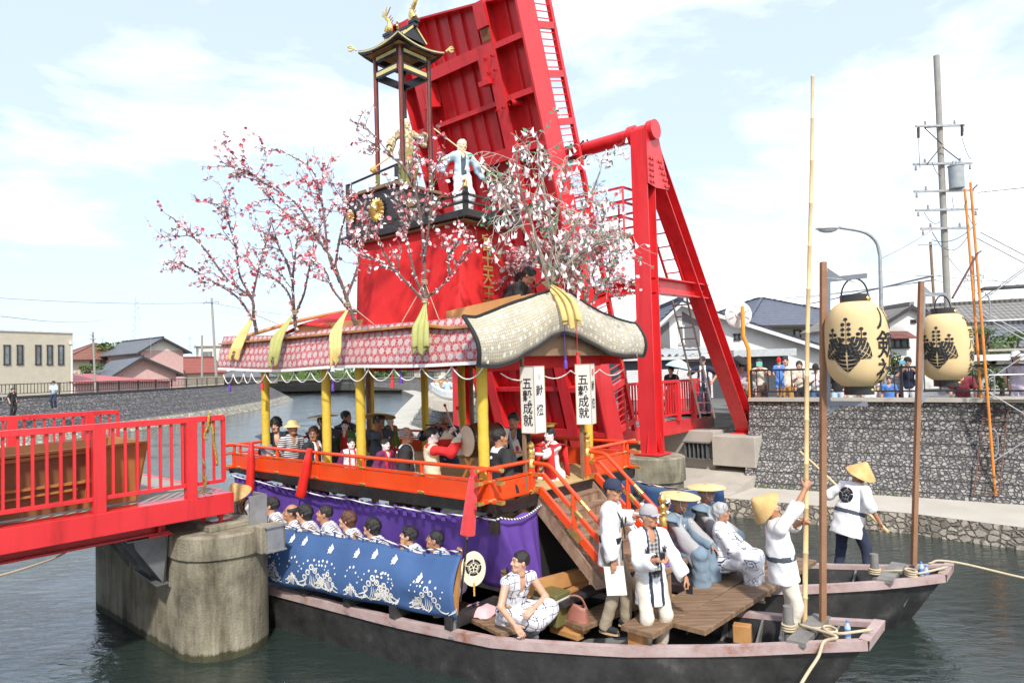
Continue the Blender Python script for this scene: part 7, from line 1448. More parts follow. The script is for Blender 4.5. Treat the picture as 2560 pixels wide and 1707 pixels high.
    if lod < 2:
        for q in (1, -1): v = Vol(); a, e, w_ = arm[q]; d = nrm(w_ - e); u_ = np.array([q * .5, .4, .8]) if hu is None else np.array(hu, float); hand(v, w_, d if abs(d @ nrm(u_)) < .97 else d, u_, q, s, curl); PB.append(v.mesh(hd_))
    def mf(c):
        q = (c - Hc) @ HM / s; x, y, z = np.abs(q[:, 0]), q[:, 1], q[:, 2]; m = np.zeros(len(c)); f_ = y > .045
        near_ = (np.linalg.norm(q, axis=1) < .16) & f_
        m[near_ & (x > .012) & (x < .050) & (np.abs(z - .0335 - .004 * (x > .03)) < .0048) & (y > .05)] = 1 if brow else 0
        m[near_ & (((x - .033) / .0165) ** 2 + ((z - .009) / .0075) ** 2 < 1)] = 3; m[near_ & (((x - .033) / .0085) ** 2 + ((z - .009) / .0085) ** 2 < 1) & (np.abs(z - .009) < .0078)] = 4; m[near_ & (np.abs(z - .0162) < .0022) & (x > .017) & (x < .05)] = 4
        m[near_ & (x < .024) & (np.abs(z + .0595) < .010 - .0055 * (x / .024) ** 2) & (y > .07)] = 2; m[near_ & (x < .022) & (np.abs(z + .0600) < .0018) & (y > .06)] = 1 if not brow else 4 if lod == 0 else 2; return m
    sk = SK[skin]; addmesh('body', PB, [sk, HR[hc] if hc in 'kng' else HR['g'], redlip if skin == 'w' else lip, eyew, eyek], o, mf)
    # ---- hair
    if hair:
        v = Vol(); gr, lowz, side_ = {'crop': (.007, -.065, .003), 'short': (.014, -.07, .008), 'mid': (.020, -.075, .015), 'bob': (.022, -.12, .018), 'afro': (.032, -.03, .022), 'bald': (.004, -.06, .006), 'long': (.020, -.16, .016), 'bun': (.014, -.06, .010)}[hair]
        v.el(hl(0, -.018, .034), np.array([.079 + side_, .099 + gr * .8, .092 + gr]) * s, HM, k=.01)
        if hair in ('short', 'mid', 'bob'): [v.rc(hl(x, .072 - abs(x) * .3, .098), hl(x * 1.25 + .006, .094 - abs(x) * .55, .052 - .012 * (i % 2)), .017 * s, .007 * s, k=.008) for i, x in enumerate((-.055, -.035, -.012, .012, .035, .055))]
        if hair in ('mid', 'bob', 'long'): v.rc(hl(0, -.045, 0), hl(0, -.055, lowz + .04), .082 * s, .070 * s, k=.03)
        if hair == 'bun': v.el(hl(0, -.10, .06), np.array([.04, .04, .04]) * s, HM)
        v.noise({'afro': .008, 'crop': .0022, 'bald': .0012}.get(hair, .0048) * s, {'afro': 85}.get(hair, 70) / s); fz = {'crop': .068, 'short': .060, 'mid': .052, 'bob': .05, 'afro': .055, 'long': .05, 'bun': .066, 'bald': .02}[hair]
        v.el(hl(0, .098, fz - .125), np.array([.070 if hair in ('crop', 'short', 'bun', 'bald') else .062, .075, .118]) * s, HM, k=.012, op=-1)
        for q in (1, -1):
            if hair not in ('mid', 'bob', 'long'): v.el(hl(.088 * q, .012, -.035), np.array([.030, .034, .038]) * s, HM, k=.008, op=-1)
        if hair == 'bald': v.el(hl(0, .02, .115), np.array([.085, .105, .085]) * s, HM, k=.006, op=-1)
        v.cut(hl(0, 0, lowz), -HM[:, 2] + HM[:, 1] * -.0); v.rc(hl(0, .05, -.2), hl(0, .03, -.06), .062 * s, .060 * s, k=.01, op=-1); q = v.mesh(hh_)
        if len(q[1]): addmesh('hair', [q], [HR[hc]], o)
    if beard:
        v = Vol(); v.rc(hl(0, .07, -.085), hl(0, .06, -.085 - beard), .026 * s, .008 * s); addmesh('beard', [v.mesh(hh_)], [HR[hc]], o)
    # ---- trousers / skirts
    hc_ = hb * 1.05
    if bots:
        v = Vol()
        if bots == 'trousers' or bots == 'shorts':
            v.rc(P_ - up * .02 * s, P_ + up * .13 * s, .142 * s * fat, .135 * s * fat, k=.05, fl=(T, .76))
            for q in (1, -1):
                h, k_, an = leg[q]; v.rc(h, k_, .094 * s * fat ** .5, .074 * s, k=.03)
                if bots == 'trousers': d = nrm(an - k_); v.rc(k_, an - d * .01 * s, .074 * s, .066 * s, k=.03); v.rc(an - d * .03 * s, an + d * .02 * s, .067 * s, .066 * s, k=.01)
            v.noise(.0032 * s, 34 / s)
        else:      # pleated skirt-trousers or the skirt of a robe
            v.rc(P_ - up * .04 * s, P_ + up * .12 * s, .155 * s, .135 * s, k=.05, fl=(T, .8))
            for q in (1, -1):
                h, k_, an = leg[q]; w_ = .130 if bots == 'hakama' else .105; v.rc(h, k_, .105 * s, .095 * s, k=.06); v.rc(k_, an + np.array([0, 0, .02]) * s, .098 * s, w_ * s, k=.04 if bots == 'hakama' else .09)
                if bots == 'robe_skirt': v.rc((leg[1][1] + leg[-1][1]) / 2, (leg[1][2] + leg[-1][2]) / 2, .10 * s, .11 * s, k=.08)
            v.noise(.005 * s, 36 / s); zc = min(leg[1][2][2], leg[-1][2][2]) - .015 * s
            v.cut([0, 0, zc if hip > .3 else .01], [0, 0, -1])
        addmesh({'trousers': 'trousers', 'shorts': 'shorts', 'hakama': 'hakama', 'robe_skirt': 'robe_skirt'}[bots], [v.mesh(hc_)], [C[bot]], o)
    # ---- upper garment
    if tops:
        v = Vol(); lw = {'robe': .005, 'shirt': -.004, 'vest': .0, 'doll': .01}[tops]; tb = P_ - up * (tl - .02) * s if tl > .12 else P_ + up * .02 * s
        v.rc(tb, P_ + up * .10 * s, (.165 + lw + .10 * max(0, tl - .3)) * s * fat, (.140 + lw) * s * fat, k=.04, fl=(T, .80)); v.rc(P_ + up * .10 * s, ch + up * .08 * s, (.140 + lw) * s * fat, (.152 + lw) * s, k=.05, fl=(T, .80)); v.rc(sh[1] - up * .01 * s, sh[-1] - up * .01 * s, (.066 + lw) * s, k=.05); v.rc(nk - up * .03 * s + rt * .06 * s, nk - up * .03 * s - rt * .06 * s, .058 * s, k=.04)
        if sl:
            for q in (1, -1):
                a, e, w_ = arm[q]; d = nrm(w_ - e); d1 = nrm(e - a)
                if sl == 'short': cu = a + d1 * .20 * s; v.rc(a, cu, .072 * s, .080 * s, k=.03)
                elif sl == 'half': cu = e + d * .03 * s; v.rc(a, e, .066 * s, .076 * s, k=.03); v.rc(e, cu, .076 * s, .082 * s, k=.03)
                elif sl == 'long': cu = w_ - d * .015 * s; v.rc(a, e, .066 * s, .056 * s, k=.03); v.rc(e, cu, .056 * s, .044 * s, k=.02)
                elif sl == 'wide': cu = w_ - d * .06 * s; v.rc(a, e, .066 * s, .074 * s, k=.03); v.rc(e, cu, .074 * s, .080 * s, k=.03); v.rc(e + d * .02 * s - np.array([0, 0, .05]) * s, cu - d * .01 * s - np.array([0, 0, .06]) * s, .060 * s, .062 * s, k=.04)
                else: cu = w_ - d * .03 * s; v.rc(a, e, .075 * s, .085 * s, k=.03); v.rc(e, cu, .085 * s, .082 * s, k=.03); v.rc(e - np.array([0, 0, .10]) * s, cu - d * .02 * s - np.array([0, 0, .22]) * s, .060 * s, .06 * s, k=.09)
                dd = d if sl != 'short' else d1; v.rc(cu - dd * .06 * s, cu + dd * .14 * s, .048 * s, .075 * s, k=.006, op=-1) if sl != 'long' else 0
        if tl > .12: v.cut(P_ - up * tl * s, -up)
        v.noise(.0042 * s, 30 / s); v.rc(nk - up * .045 * s, hl(0, -.01, -.06), .059 * s, .062 * s, k=.01, op=-1)
        if vneck: v.el(nk + fw * .10 * s - up * .03 * s, np.array([.045, .075, .11 * vneck]) * s, T, k=.01, op=-1)
        ct = C[collar] if collar else C[top]; sc_ = C[slc] if slc else C[top]; inn = C[inner] if inner else None
        def mf2(c):
            q = (c - nk) @ T / s; x, y, z = np.abs(q[:, 0]), q[:, 1], q[:, 2]; m = np.zeros(len(c))
            if collar: t_ = np.clip((.02 - z) / (.26 if obi or tl < .2 else .60), 0, 1); xl = .058 + (.006 - .058) * t_ if obi else .058 + .012 * t_; m[(np.abs(x - xl) < .020) & (y > .0) & (z > (-.30 if obi else -.9)) & (z < .03)] = 1; m[(x < .085) & (z > -.035) & (y < .06)] = 1
            if slc: m[(x > .185) & (z < .05)] = 2
            if inner: m[(x < (.10 if wings else .058)) & (y > .05) & (z < 0.0) & (z > -.52)] = 3
            return m
        addmesh({'robe': 'coat', 'shirt': 'shirt', 'vest': 'vest', 'doll': 'kimono'}[tops], [v.mesh(hc_)], [C[top], ct, sc_, inn or C[top]], o, mf2)
    if obi:
        v = Vol(); v.rc(P_ + up * .07 * s, P_ + up * (.07 + obi[1]) * s, .158 * s * fat, k=.01, fl=(T, .82)); v.cut(P_ + up * .05 * s, -up); v.cut(P_ + up * (.06 + obi[1] + .02) * s, up); addmesh('sash', [v.mesh(hc_)], [C[obi[0]] if obi[0] in C else obi[0]], o)
    if wings:      # stiff shoulder wings
        m = MB()
        for q in (1, -1):
            a = nk + up * .0 * s; pts = [a + rt * q * .05 * s + fw * .06 * s - up * .02 * s, a + rt * q * .30 * s + fw * .13 * s - up * .05 * s, a + rt * q * .36 * s - up * .03 * s, a + rt * q * .28 * s - fw * .13 * s - up * .02 * s, a + rt * q * .05 * s - fw * .07 * s + up * .01 * s]
            t2 = [a + rt * q * .05 * s + fw * .10 * s - up * .26 * s, a + rt * q * .14 * s + fw * .13 * s - up * .22 * s]; c_ = a + rt * q * .17 * s + up * .035 * s
            m.add([*pts, c_], [(0, 1, 5), (1, 2, 5), (2, 3, 5), (3, 4, 5), (4, 0, 5)]); m.add([pts[0], pts[1], t2[1], t2[0]], [(0, 1, 2, 3)])
            m.add([pts[4] + up * .0, pts[3], a + rt * q * .15 * s - fw * .135 * s - up * .25 * s, a + rt * q * .03 * s - fw * .12 * s - up * .27 * s], [(0, 1, 2, 3)])
        sv = PINV.pop(o.name); ww = m.build('shoulder_wings', C[wings], o, smooth='auto', thick=.012); PINV[o.name] = sv; PINV[ww.name] = sv; m = MB()
        for q in (1, -1): m.lathe([(.017 * s, 0), (.014 * s, .004), (0, .005)], 10, Matrix.Translation(Vector(nk + rt * q * .115 * s + fw * .150 * s - up * .12 * s)) @ Matrix(np.stack([rt, up, fw], 1).tolist()).to_4x4()); m.lathe([(.02 * s, 0), (.016 * s, .004), (0, .005)], 10, Matrix.Translation(Vector(nk + rt * q * .10 * s - fw * .142 * s - up * .10 * s)) @ Matrix(np.stack([-rt, up, -fw], 1).tolist()).to_4x4())
        sv = PINV.pop(o.name); m.build('crest', C['white'], o, thick=.004); PINV[o.name] = sv
    if glasses:
        m = MB(); g = lambda x, y, z: Vector(hl(x, y, z))
        for q in (1, -1): m.tube([g(.034 * q + .023 * math.cos(a), .099 - .003 * math.cos(a) * q, .008 + .017 * math.sin(a)) for a in np.linspace(0, 6.28, 13)], .0022 * s, 4, caps=False); m.tube([g(.056 * q, .096, .014), g(.082 * q, .02, .010), g(.084 * q, -.01, .008)], .002 * s, 4)
        m.tube([g(-.012, .102, .010), g(.012, .102, .010)], .002 * s, 4); sv = PINV.pop(o.name); m.build('glasses', blackm if glasses == 'k' else steel, o); PINV[o.name] = sv
    if hat:
        A = Matrix(HM.tolist()).to_4x4(); Tm = Matrix.Translation(Vector(Hc)) @ A; m = MB(); sv = PINV.pop(o.name); mt_ = strawp
        if hat == 'flat': m.lathe([(.0, .135), (.10 * s, .132), (.22 * s, .115), (.275 * s, .098), (.28 * s, .088), (.22 * s, .098), (.10 * s, .112), (0, .114)], 40, Tm)
        elif hat == 'cone': m.lathe([(0, .215), (.02 * s, .214), (.10 * s, .135), (.205 * s, .025), (.212 * s, .012), (.200 * s, .018), (.098 * s, .118), (0, .195)], 36, Tm); mt_ = straw
        elif hat == 'brim': m.lathe([(0, .14), (.06 * s, .135), (.095 * s, .10), (.105 * s, .06), (.17 * s, .03), (.175 * s, .024), (.10 * s, .045), (.09 * s, .09), (0, .12)], 30, Tm)
        elif hat[0] == 'bucket': m.lathe([(0, .145), (.07 * s, .142), (.095 * s, .115), (.103 * s, .06), (.145 * s, .015), (.142 * s, .012), (.098 * s, .05), (0, .12)], 26, Tm); mt_ = C[hat[1]]
        else:      # cap: (kind, fabric)
            m.lathe([(0, .142), (.045 * s, .136), (.085 * s, .105), (.100 * s, .06), (.101 * s, .036), (.097 * s, .034)], 26, Tm @ Matrix.Diagonal((.92, 1.1, 1, 1)))
            if hat[0] == 'cap': m.grid([[Tm @ Vector((.075 * s * x, (.085 * math.sqrt(max(0, 1 - .55 * x * x)) + f * .085 * (1 - .5 * x * x)) * s, (.048 - .012 * f - .02 * x * x) * s)) for x in np.linspace(-1, 1, 9)] for f in (0, .5, 1)])
            mt_ = C[hat[1]]
        m.build('hat', mt_, o, smooth='auto', thick=.005 if hat[0] in ('cap', 'beret') else 0)
        if hat in ('flat', 'cone') and lod == 0:
            m = MB()
            for q in (1, -1): m.tube([Vector(hl(.085 * q, .02, .09)), Vector(hl(.084 * q, .03, -.03)), Vector(hl(.03 * q, .07, -.115)), Vector(hl(0, .085, -.105))], .0045 * s, 5); m.tube([Vector(hl(.084 * q, .03, -.03)), Vector(hl(.02 * q, .10, -.07))], .004 * s, 5)
            m.build('chin_cord', whitep, o)
        PINV[o.name] = sv
    if shoe:
        sv = PINV.pop(o.name); v = Vol()
        for q in (1, -1):
            an = leg[q][2]; tq = R(toes[0 if q == 1 else 1]); td = np.array([math.sin(tq), math.cos(tq), 0]); z_ = np.array([0, 0, 1.]); v.rc(an - td * .045 * s - z_ * .045 * s, an + td * .13 * s - z_ * .052 * s, .042 * s, .036 * s, k=.02); v.rc(an - z_ * .03 * s, an + z_ * .02 * s, .043 * s, .042 * s, k=.03); v.cut([0, 0, an[2] - .075 * s], [0, 0, -1])
        PINV[o.name] = sv; addmesh('socks' if shoe == 'tabi' else 'shoes', [v.mesh(hb)], [C['white'] if shoe == 'tabi' else C[shoe]], o); m = MB()
        for q in (1, -1):
            an = leg[q][2]; tq = R(toes[0 if q == 1 else 1]); td = np.array([math.sin(tq), math.cos(tq), 0]); sx_ = np.array([td[1], -td[0], 0]); c = an + td * .045 * s - np.array([0, 0, .079]) * s; P5 = [c + td * (.135 * s * math.cos(a)) + sx_ * (.047 * s * math.sin(a)) for a in np.linspace(0, 5.8, 14)]; m.prism(P5, (0, 0, -.018))
        sv = PINV.pop(o.name); m.build('soles', MATS['sole'] if 'sole' in MATS else mat('sole', (.55, .38, .20), .7), o); PINV[o.name] = sv
    o['_j'] = 0; del o['_j']
    W_ = Matrix.Translation(Vector(root)) @ Matrix.Rotation(yaw, 4, 'Z'); J = lambda p: W_ @ Vector(p)
    return dict(o=o, rw=J(arm[1][2]), lw=J(arm[-1][2]), head=J(Hc), nk=J(nk), up=W_.to_3x3() @ Vector(up), fw=W_.to_3x3() @ Vector(fw), rt=W_.to_3x3() @ Vector(rt), s=s, W=W_, P=J(P_), rd=W_.to_3x3() @ Vector(nrm(arm[1][2] - arm[1][1])), ld=W_.to_3x3() @ Vector(nrm(arm[-1][2] - arm[-1][1])), HM=W_.to_3x3() @ Matrix(HM.tolist()))
def onv(px, py, v):
    d = ray(px, py); o_ = Vector((0, 0, CAMZ)); return o_ + d * ((v - (o_ - DA).dot(AV)) / d.dot(AV))
d2 = lambda a: (a.x, a.y)
tow = lambda a, b: (a * math.cos(R(b)) + Vector((-a.y, a.x, 0)) * math.sin(R(b)))   # turn a direction left by b degrees
VW = -AV; CAMD = Vector((.05, -1, 0))
# ---- the two standing coordinators, the bow men
cap1 = person('man in a navy cap and black-sashed white coat, holding papers by the stairs', 1.72, d2(tow(AX, 18)), head=onz(1532, 1225, 2.23), lod=0, hat=('cap', 'navy'), hair='crop', hy=-18, top='white', tl=.21, obi=('black', .05), bot='khaki', shoe='black', RH=(.26, .10, .76), LH=(-.42, .22, 1.20), glasses='k', RF=(.14, -.05, .08), LF=(-.14, .12, .08), toes=(15, -25), lean=4, cats=0)
cap2 = person('man in a grey cap and open white coat over a plaid shirt', 1.70, d2(tow(AX, -32)), head=onz(1622, 1290, 1.95), lod=0, hat=('cap', 'grey'), hair='crop', hc='g', hy=28, top='white', tl=.33, inner='plaid', bot='beige', shoe='black', fat=1.14, RH=(.10, .34, 1.18), LH=(-.36, .16, .88), collar='navy', curl=.9, lean=-2)
bow = person('man in a sedge hat looking up along the bamboo pole on the near bow', 1.72, d2(tow(AX, 34)), root=onz(1964, 1612, .40), lod=0, hat='cone', hair='short', hp=-56, hy=4, top='white', tl=.20, obi=('dgrey', .035), bot='beige', shoe='white', fat=1.25, RH=(.08, .40, 1.98), LH=(-.02, .27, 1.40), glasses='k', rp=(.6, .3, -1), lp=(-.8, -.6, -.3), RF=(.13, .0, .08), LF=(-.11, .04, .08), curl=1.15, lean=-6, sl='half')
rear = person('man on the far bow seen from behind, round black crest on white coat', 1.72, d2(tow(AV, -14)), root=onz(2130, 1452, .40), lod=0, hat='cone', hair='short', hy=-30, hp=16, ht=24, top='white', tl=.27, obi=('dgrey', .03), bot='navy', shoe='white', fat=1.4, RH=(.42, .04, .92), LH=(-.32, .34, 1.22), lean=16, twist=-8, RF=(.26, .02, .08), LF=(-.2, -.02, .08), sl='half', curl=1.1, side=4)
m = MB(); n_ = -rear['fw']; c = rear['nk'] - rear['up'] * .20 + n_ * .158; crest(m, c, rear['rt'], rear['up'], n_, .115); sv = PINV.pop(rear['o'].name); PINV[rear['o'].name] = rear['W'].inverted(); m.build('back_crest', inkm, rear['o'], thick=.012)
# ---- bamboo poles
bam = mat('bamboo', (.62, .44, .20), .4, scale=5, c2=(.72, .56, .32))
def bamboo(a, b, r0, r1, lab, n):
    m = MB(); T_ = []; Rr = []
    for i in range(n + 1):
        f = i / n; r = r0 + (r1 - r0) * f; wob = Vector((.008 * math.sin(f * 9), .01 * math.sin(f * 5), 0)); p = a.lerp(b, f) + wob
        for df, k in ((-.0018, 1), (-.0008, 1.13), (.0008, 1.13), (.0018, .97)): T_.append(p + (b - a) * df); Rr.append(r * k)
    m.tube(T_, Rr, 12); return tag(m.build('bamboo_pole', bam, smooth='auto', loc=tuple(a)), lab, 'pole')
bmid = (bow['rw'] + bow['lw']) / 2 + bow['fw'] * .05
bz0 = at(2010, 1606, bmid.y - .02); bz1 = at(2030, 193, bmid.y + .05); bamboo(bz0, bz1, .030, .020, 'very tall pale bamboo pole held upright on the near bow', 13)
a = rear['rw'] + rear['rd'] * .08; b = rear['lw'] + rear['ld'] * .08; dd = (b - a).normalized(); bamboo(a - dd * .12, b + dd * 1.15, .026, .018, 'bamboo pole held across the body by the man on the far bow', 6)
# ---- the young man seated on the near plank
person('young man in a white patterned sleeveless yukata seated on the near plank, looking away left', 1.74, d2(tow(AX, -18)), head=onz(1300, 1404, 1.41), hip=.40, lod=0, skin='l', hair='crop', hy=-100, hp=-6, lean=26, top='yukata', tl=.2, sl=None, vneck=1.5, bot='yukata', bots='robe_skirt', obi=('must', .05), shoe='tabi', RH=(.20, .40, .36), LH=(-.05, .40, .50), RF=(-.04, .02, .14), LF=(-.16, .10, .14), kp=(0, .6, 1), rp=(1, -.3, 0), lp=(-1, -.2, 0), curl=.35)
# ---- three seated elders at the front
K = dict(lod=0, hip=.46, top='grey', tl=.15, bot='bgrey', bots='hakama', wings='bgrey', sl='kimono', hat='flat', hc='g', hair='short', collar='navy', inner='bgrey', vneck=.5, obi=('bgrey', .12), shoe='tabi', RF=(.15, .40, .08), LF=(-.15, .42, .08), kp=(0, .5, 1), lean=3)
person('nearer seated elder under a flat straw hat in blue-grey winged robe and grey sleeves', 1.68, d2(tow(AX, 2)), head=onz(1699, 1256, 1.80), RH=(.20, .40, .50), LH=(-.15, .42, .54), hy=12, hp=6, skin='m', curl=.3, **K)
person('farther seated elder under a flat straw hat in blue-grey winged robe with a folded fan', 1.68, d2(tow(AX, 6)), head=onz(1766, 1234, 1.80), RH=(.18, .40, .52), LH=(-.16, .40, .54), hy=4, hp=0, glasses='k', skin='m', curl=.4, **K)
person('grey-haired man with glasses in a white patterned yukata seated beside the elders', 1.64, d2(tow(AX, 10)), head=onz(1804, 1280, 1.66), lod=0, hip=.46, hair='mid', hc='s', hy=5, hp=-6, top='yukata', tl=.15, bot='yukata', bots='robe_skirt', collar='white', sl='wide', shoe='tabi', glasses='k', RH=(.16, .38, .52), LH=(-.14, .38, .52), RF=(.12, .4, .08), LF=(-.12, .42, .08), kp=(0, .5, 1), obi=('navy', .05))
# ---- rowers behind the blue cloth
RW = dict(lod=0, hip=.34, top='happi', tl=.12, sl='half', bot='white', bots='trousers', shoe='tabi', RF=(.13, .16, .08), LF=(-.13, .18, .08), kp=(0, .02, .16), RH=(.16, .30, .42), LH=(-.16, .30, .42), collar='white', lean=31, hp=-12, group='rowers seated behind the blue cloth', toes=(20, -5))
for x, y, lab, kw in ((678, 1272, 'laughing young rower with short black hair at the far left of the row', dict(hair='short', hy=-26, skin='l')), (727, 1290, 'balding rower with glasses, looking left', dict(hair='bald', hy=-6, glasses='s')), (760, 1292, 'smiling rower with black hair over his ears, close beside the balding one', dict(hair='mid', hy=-23, skin='l')), (811, 1293, 'rower with a grey-black brush cut, beside a paper fan', dict(hair='crop', hc='k', hy=-16)), (868, 1309, 'rower with reddish-brown hair, head turned left', dict(hair='mid', hc='n', hy=-23, skin='l')), (929, 1327, 'rower with a thick black mop of hair and glasses', dict(hair='mid', hy=-32, glasses='k', skin='l')), (1021, 1348, 'rower with short black hair second from the near end of the cloth', dict(hair='short', hy=-26, skin='l', top='yukata')), (1087, 1358, 'rower with glasses and cropped hair at the near end of the cloth', dict(hair='crop', hy=-26, glasses='s', top='yukata'))):
    u0 = -.62 - (1070 - x) / 400 * 3.4 if x < 1070 else -.6; k2 = {**RW, **kw}; person(lab, 1.70, d2(tow(VW, -30)), head=onv(x, y - 9, clv(max(-4.2, u0)) + .16), **k2)
person('man in a conical sedge hat bending over beside the concrete pier', 1.66, d2(tow(VW, 20)), head=onz(596, 1236, 1.92), lod=0, hat='cone', hair='short', hp=28, hy=-8, lean=34, top='white', tl=.35, bot='navy', sl='long', collar='navy', inner='grey', RH=(.10, .42, 1.02), LH=(-.24, .46, .98), fat=1.1)
for x, y, v, lab, kw in ((1600, 1238, 3.7, 'dark-haired rower beyond the stairs by the far blue cloth', dict(hair='mid')), (1588, 1262, 3.45, 'second dark-haired rower low behind the handrail', dict(hair='short')), (1662, 1258, 3.75, 'rower with a white headcloth beyond the gilt post', dict(hair='short', hat=('beret', 'white')))):
    k2 = {**RW, **kw, 'lod': 1, 'group': 'rowers on the far side'}; person(lab, 1.68, d2(AV), head=onv(x, y, v), **k2)
m = MB(); c = onv(806, 1340, clv(-2.7) + .12); m.lathe([(0, -.006), (.15, -.005), (.155, 0), (.15, .005), (0, .006)], 26, Matrix.Translation(c - Z * .06) @ Matrix((AX, Z, -AV)).transposed().to_4x4()); tag(m.build('paper_fan', ivory, smooth='auto', loc=tuple(c)), 'ivory paper fan held up behind the rope of the blue cloth', 'fan')
# ---- musicians and children on the deck
S1 = dict(lod=0, hip=.20, RF=(.10, -.10, .06), LF=(-.10, -.10, .06), kp=(0, 1, -.08), bots='hakama', shoe=None, tl=.10)
haori = dict(S1, top='black', bot='dgrey', sl='kimono', collar='white', bots='hakama')
def mon(pp, dy=-.10, r=.022):
    m = MB(); n_ = -pp['fw']; m.lathe([(r, 0), (r * .8, .012), (0, .013)], 12, Matrix.Translation(pp['nk'] + pp['up'] * dy + n_ * .13 * pp['s']) @ Matrix((pp['rt'], pp['up'], n_)).transposed().to_4x4()); PINV[pp['o'].name] = pp['W'].inverted(); m.build('crest', C['white'], pp['o'])
person('young man with tousled black hair, arms round his knee, at the deck end', 1.70, d2(tow(AX, -30)), head=onz(689.5, 1063, 2.82), hair='afro', skin='l', hy=-22, hp=6, top='navy', bot='bgrey', wings='dgrey', sl='half', RH=(.16, .42, .40), LH=(0, .46, .36), vneck=1.6, **{**S1, 'RF': (.08, .36, .08), 'LF': (-.16, .3, .08), 'kp': (0, .3, 1)})
person('person in a round straw hat and striped coat at the far corner of the deck', 1.55, d2(tow(AX, 0)), head=onz(731, 1070, 2.80), hair='short', hat='brim', top='stripe', bot='blue', sl='half', lean=8, **S1)
p_ = person('older man with glasses in black formal jacket by the second yellow column', 1.66, d2(tow(AX, 10)), head=onz(784, 1084, 2.70), hair='short', hc='n', hy=-55, hp=4, glasses='s', **haori)
person('man in a broad flat straw hat and slate winged robe behind the second yellow column', 1.68, d2(tow(AX, 0)), head=onz(808, 1055, 2.85), hair='short', hat='flat', hp=-4, top='dgrey', bot='dgrey', wings='dgrey', sl='kimono', skin='d', **S1)
ch = dict(S1, skin='w', lod=0, hc='k'); 
person('child with white face paint in a green robe with red collar, facing the water', 1.22, d2(tow(VW, 35)), head=onz(862, 1063, 2.76), hair='short', top='green', collar='red', bot='green', sl='kimono', hy=8, inner='flower_red', **ch)
person('woman with dark hair and a flower hairpin in a navy robe behind the green-robed child', 1.60, d2(tow(AX, 30)), head=onz(866, 1042, 2.85), hair='bun', top='navy', bot='navy', wings='dgrey', sl='kimono', hy=-10, skin='m', **S1)
p_ = person('man under a broad tilted straw hat with a telephone to his ear', 1.68, d2(tow(AX, 10)), head=onz(948, 1055, 2.85), hair='short', hat='flat', ht=-14, hp=-6, top='dgrey', bot='navy', wings='dgrey', sl='half', RH=(.16, .14, .80), rp=(.8, .4, -1), skin='d', curl=1.1, **S1)
m = MB(); c = p_['rw'] + p_['rd'] * .08; m.box(c, (.02, .07, .15), (p_['rt'], p_['fw'], Z)); tag(m.build('telephone', mat('black_plastic', (.02, .02, .022), .3), loc=tuple(c), bevel=.006), 'black telephone held up by the man under the tilted straw hat', 'telephone')
person('white-faced child in green and red robe turned towards the drum', 1.20, d2(tow(AX, 8)), head=onz(975, 1050, 2.85), hair='crop', top='green', bot='flower_red', collar='red', sl='kimono', hy=-6, **ch)
person('white-faced child in a plum robe with red cords just behind the railing', 1.15, d2(tow(AX, 5)), head=onz(964, 1111, 2.63), hair='short', top='plum', bot='plum', collar='red', sl='kimono', hy=-5, **ch)
person('child in white and plum robe half hidden by the third yellow column', 1.15, d2(tow(AX, -20)), head=onz(878, 1108, 2.62), hair='short', top='white', bot='plum', collar='red', sl='kimono', slc='plum', **ch)
p_ = person('older man with thinning grey hair in black formal jacket seen from behind at the railing', 1.66, d2(tow(AV, -42)), head=onz(1017, 1088, 2.76), hair='bald', hc='g', hy=-34, glasses='k', **{**haori, 'fat': 1.12}); mon(p_)
dr = person('drummer in a cream vest with red and white sleeves, sticks raised before the big drum', 1.50, d2(tow(AX, 62)), head=onz(1081, 1088, 2.79), hair='crop', skin='w', hy=-8, top='cream', bot='cream', sl='wide', slc='red', collar='red', RH=(.30, .36, .80), LH=(-.26, .40, .86), rp=(.8, -.2, -1), lp=(-.8, -.2, -1), curl=1.3, **{**S1})
fl_ = person('bald-browed flute player in a navy flowered robe beyond the drum', 1.68, d2(tow(VW, 42)), head=onz(1112, 1048, 2.85), hair='crop', hc='g', hy=10, hp=6, skin='d', top='flower_navy', bot='navy', wings='dgrey', sl='half', RH=(.20, .26, .74), LH=(-.02, .28, .72), rp=(1, .2, -.6), lp=(-.9, .3, -.7), curl=.8, **S1)
p_ = person('man in black formal jacket seen from behind between the near column and the stairs', 1.68, d2(tow(AV, -12)), head=onz(1250, 1093, 2.805), hair='crop', hy=-10, **{**haori, 'fat': 1.08}); mon(p_)
p3_ = person('man in black jacket over pale robe holding white papers beside the lantern', 1.70, d2(tow(VW, 28)), head=onz(1284, 1052, 2.87), hair='short', skin='m', hy=-4, inner='pblue', RH=(.12, .32, .52), LH=(-.16, .30, .40), curl=1.0, **{**haori, 'collar': None})
cd_ = person('child drummer with white face paint in white robe and red vest holding out two sticks', 1.30, d2(tow(VW, -10)), head=onz(1374, 1086, 2.72), hair='short', skin='w', top='white', bot='white', sl='half', slc=None, inner='flower_red', collar='red', hy=-12, RH=(.34, .38, .52), LH=(-.02, .48, .54), rp=(.7, -.3, -.7), curl=1.2, **{**S1})
PINV[cd_['o'].name] = cd_['W'].inverted(); m = MB(); P = []
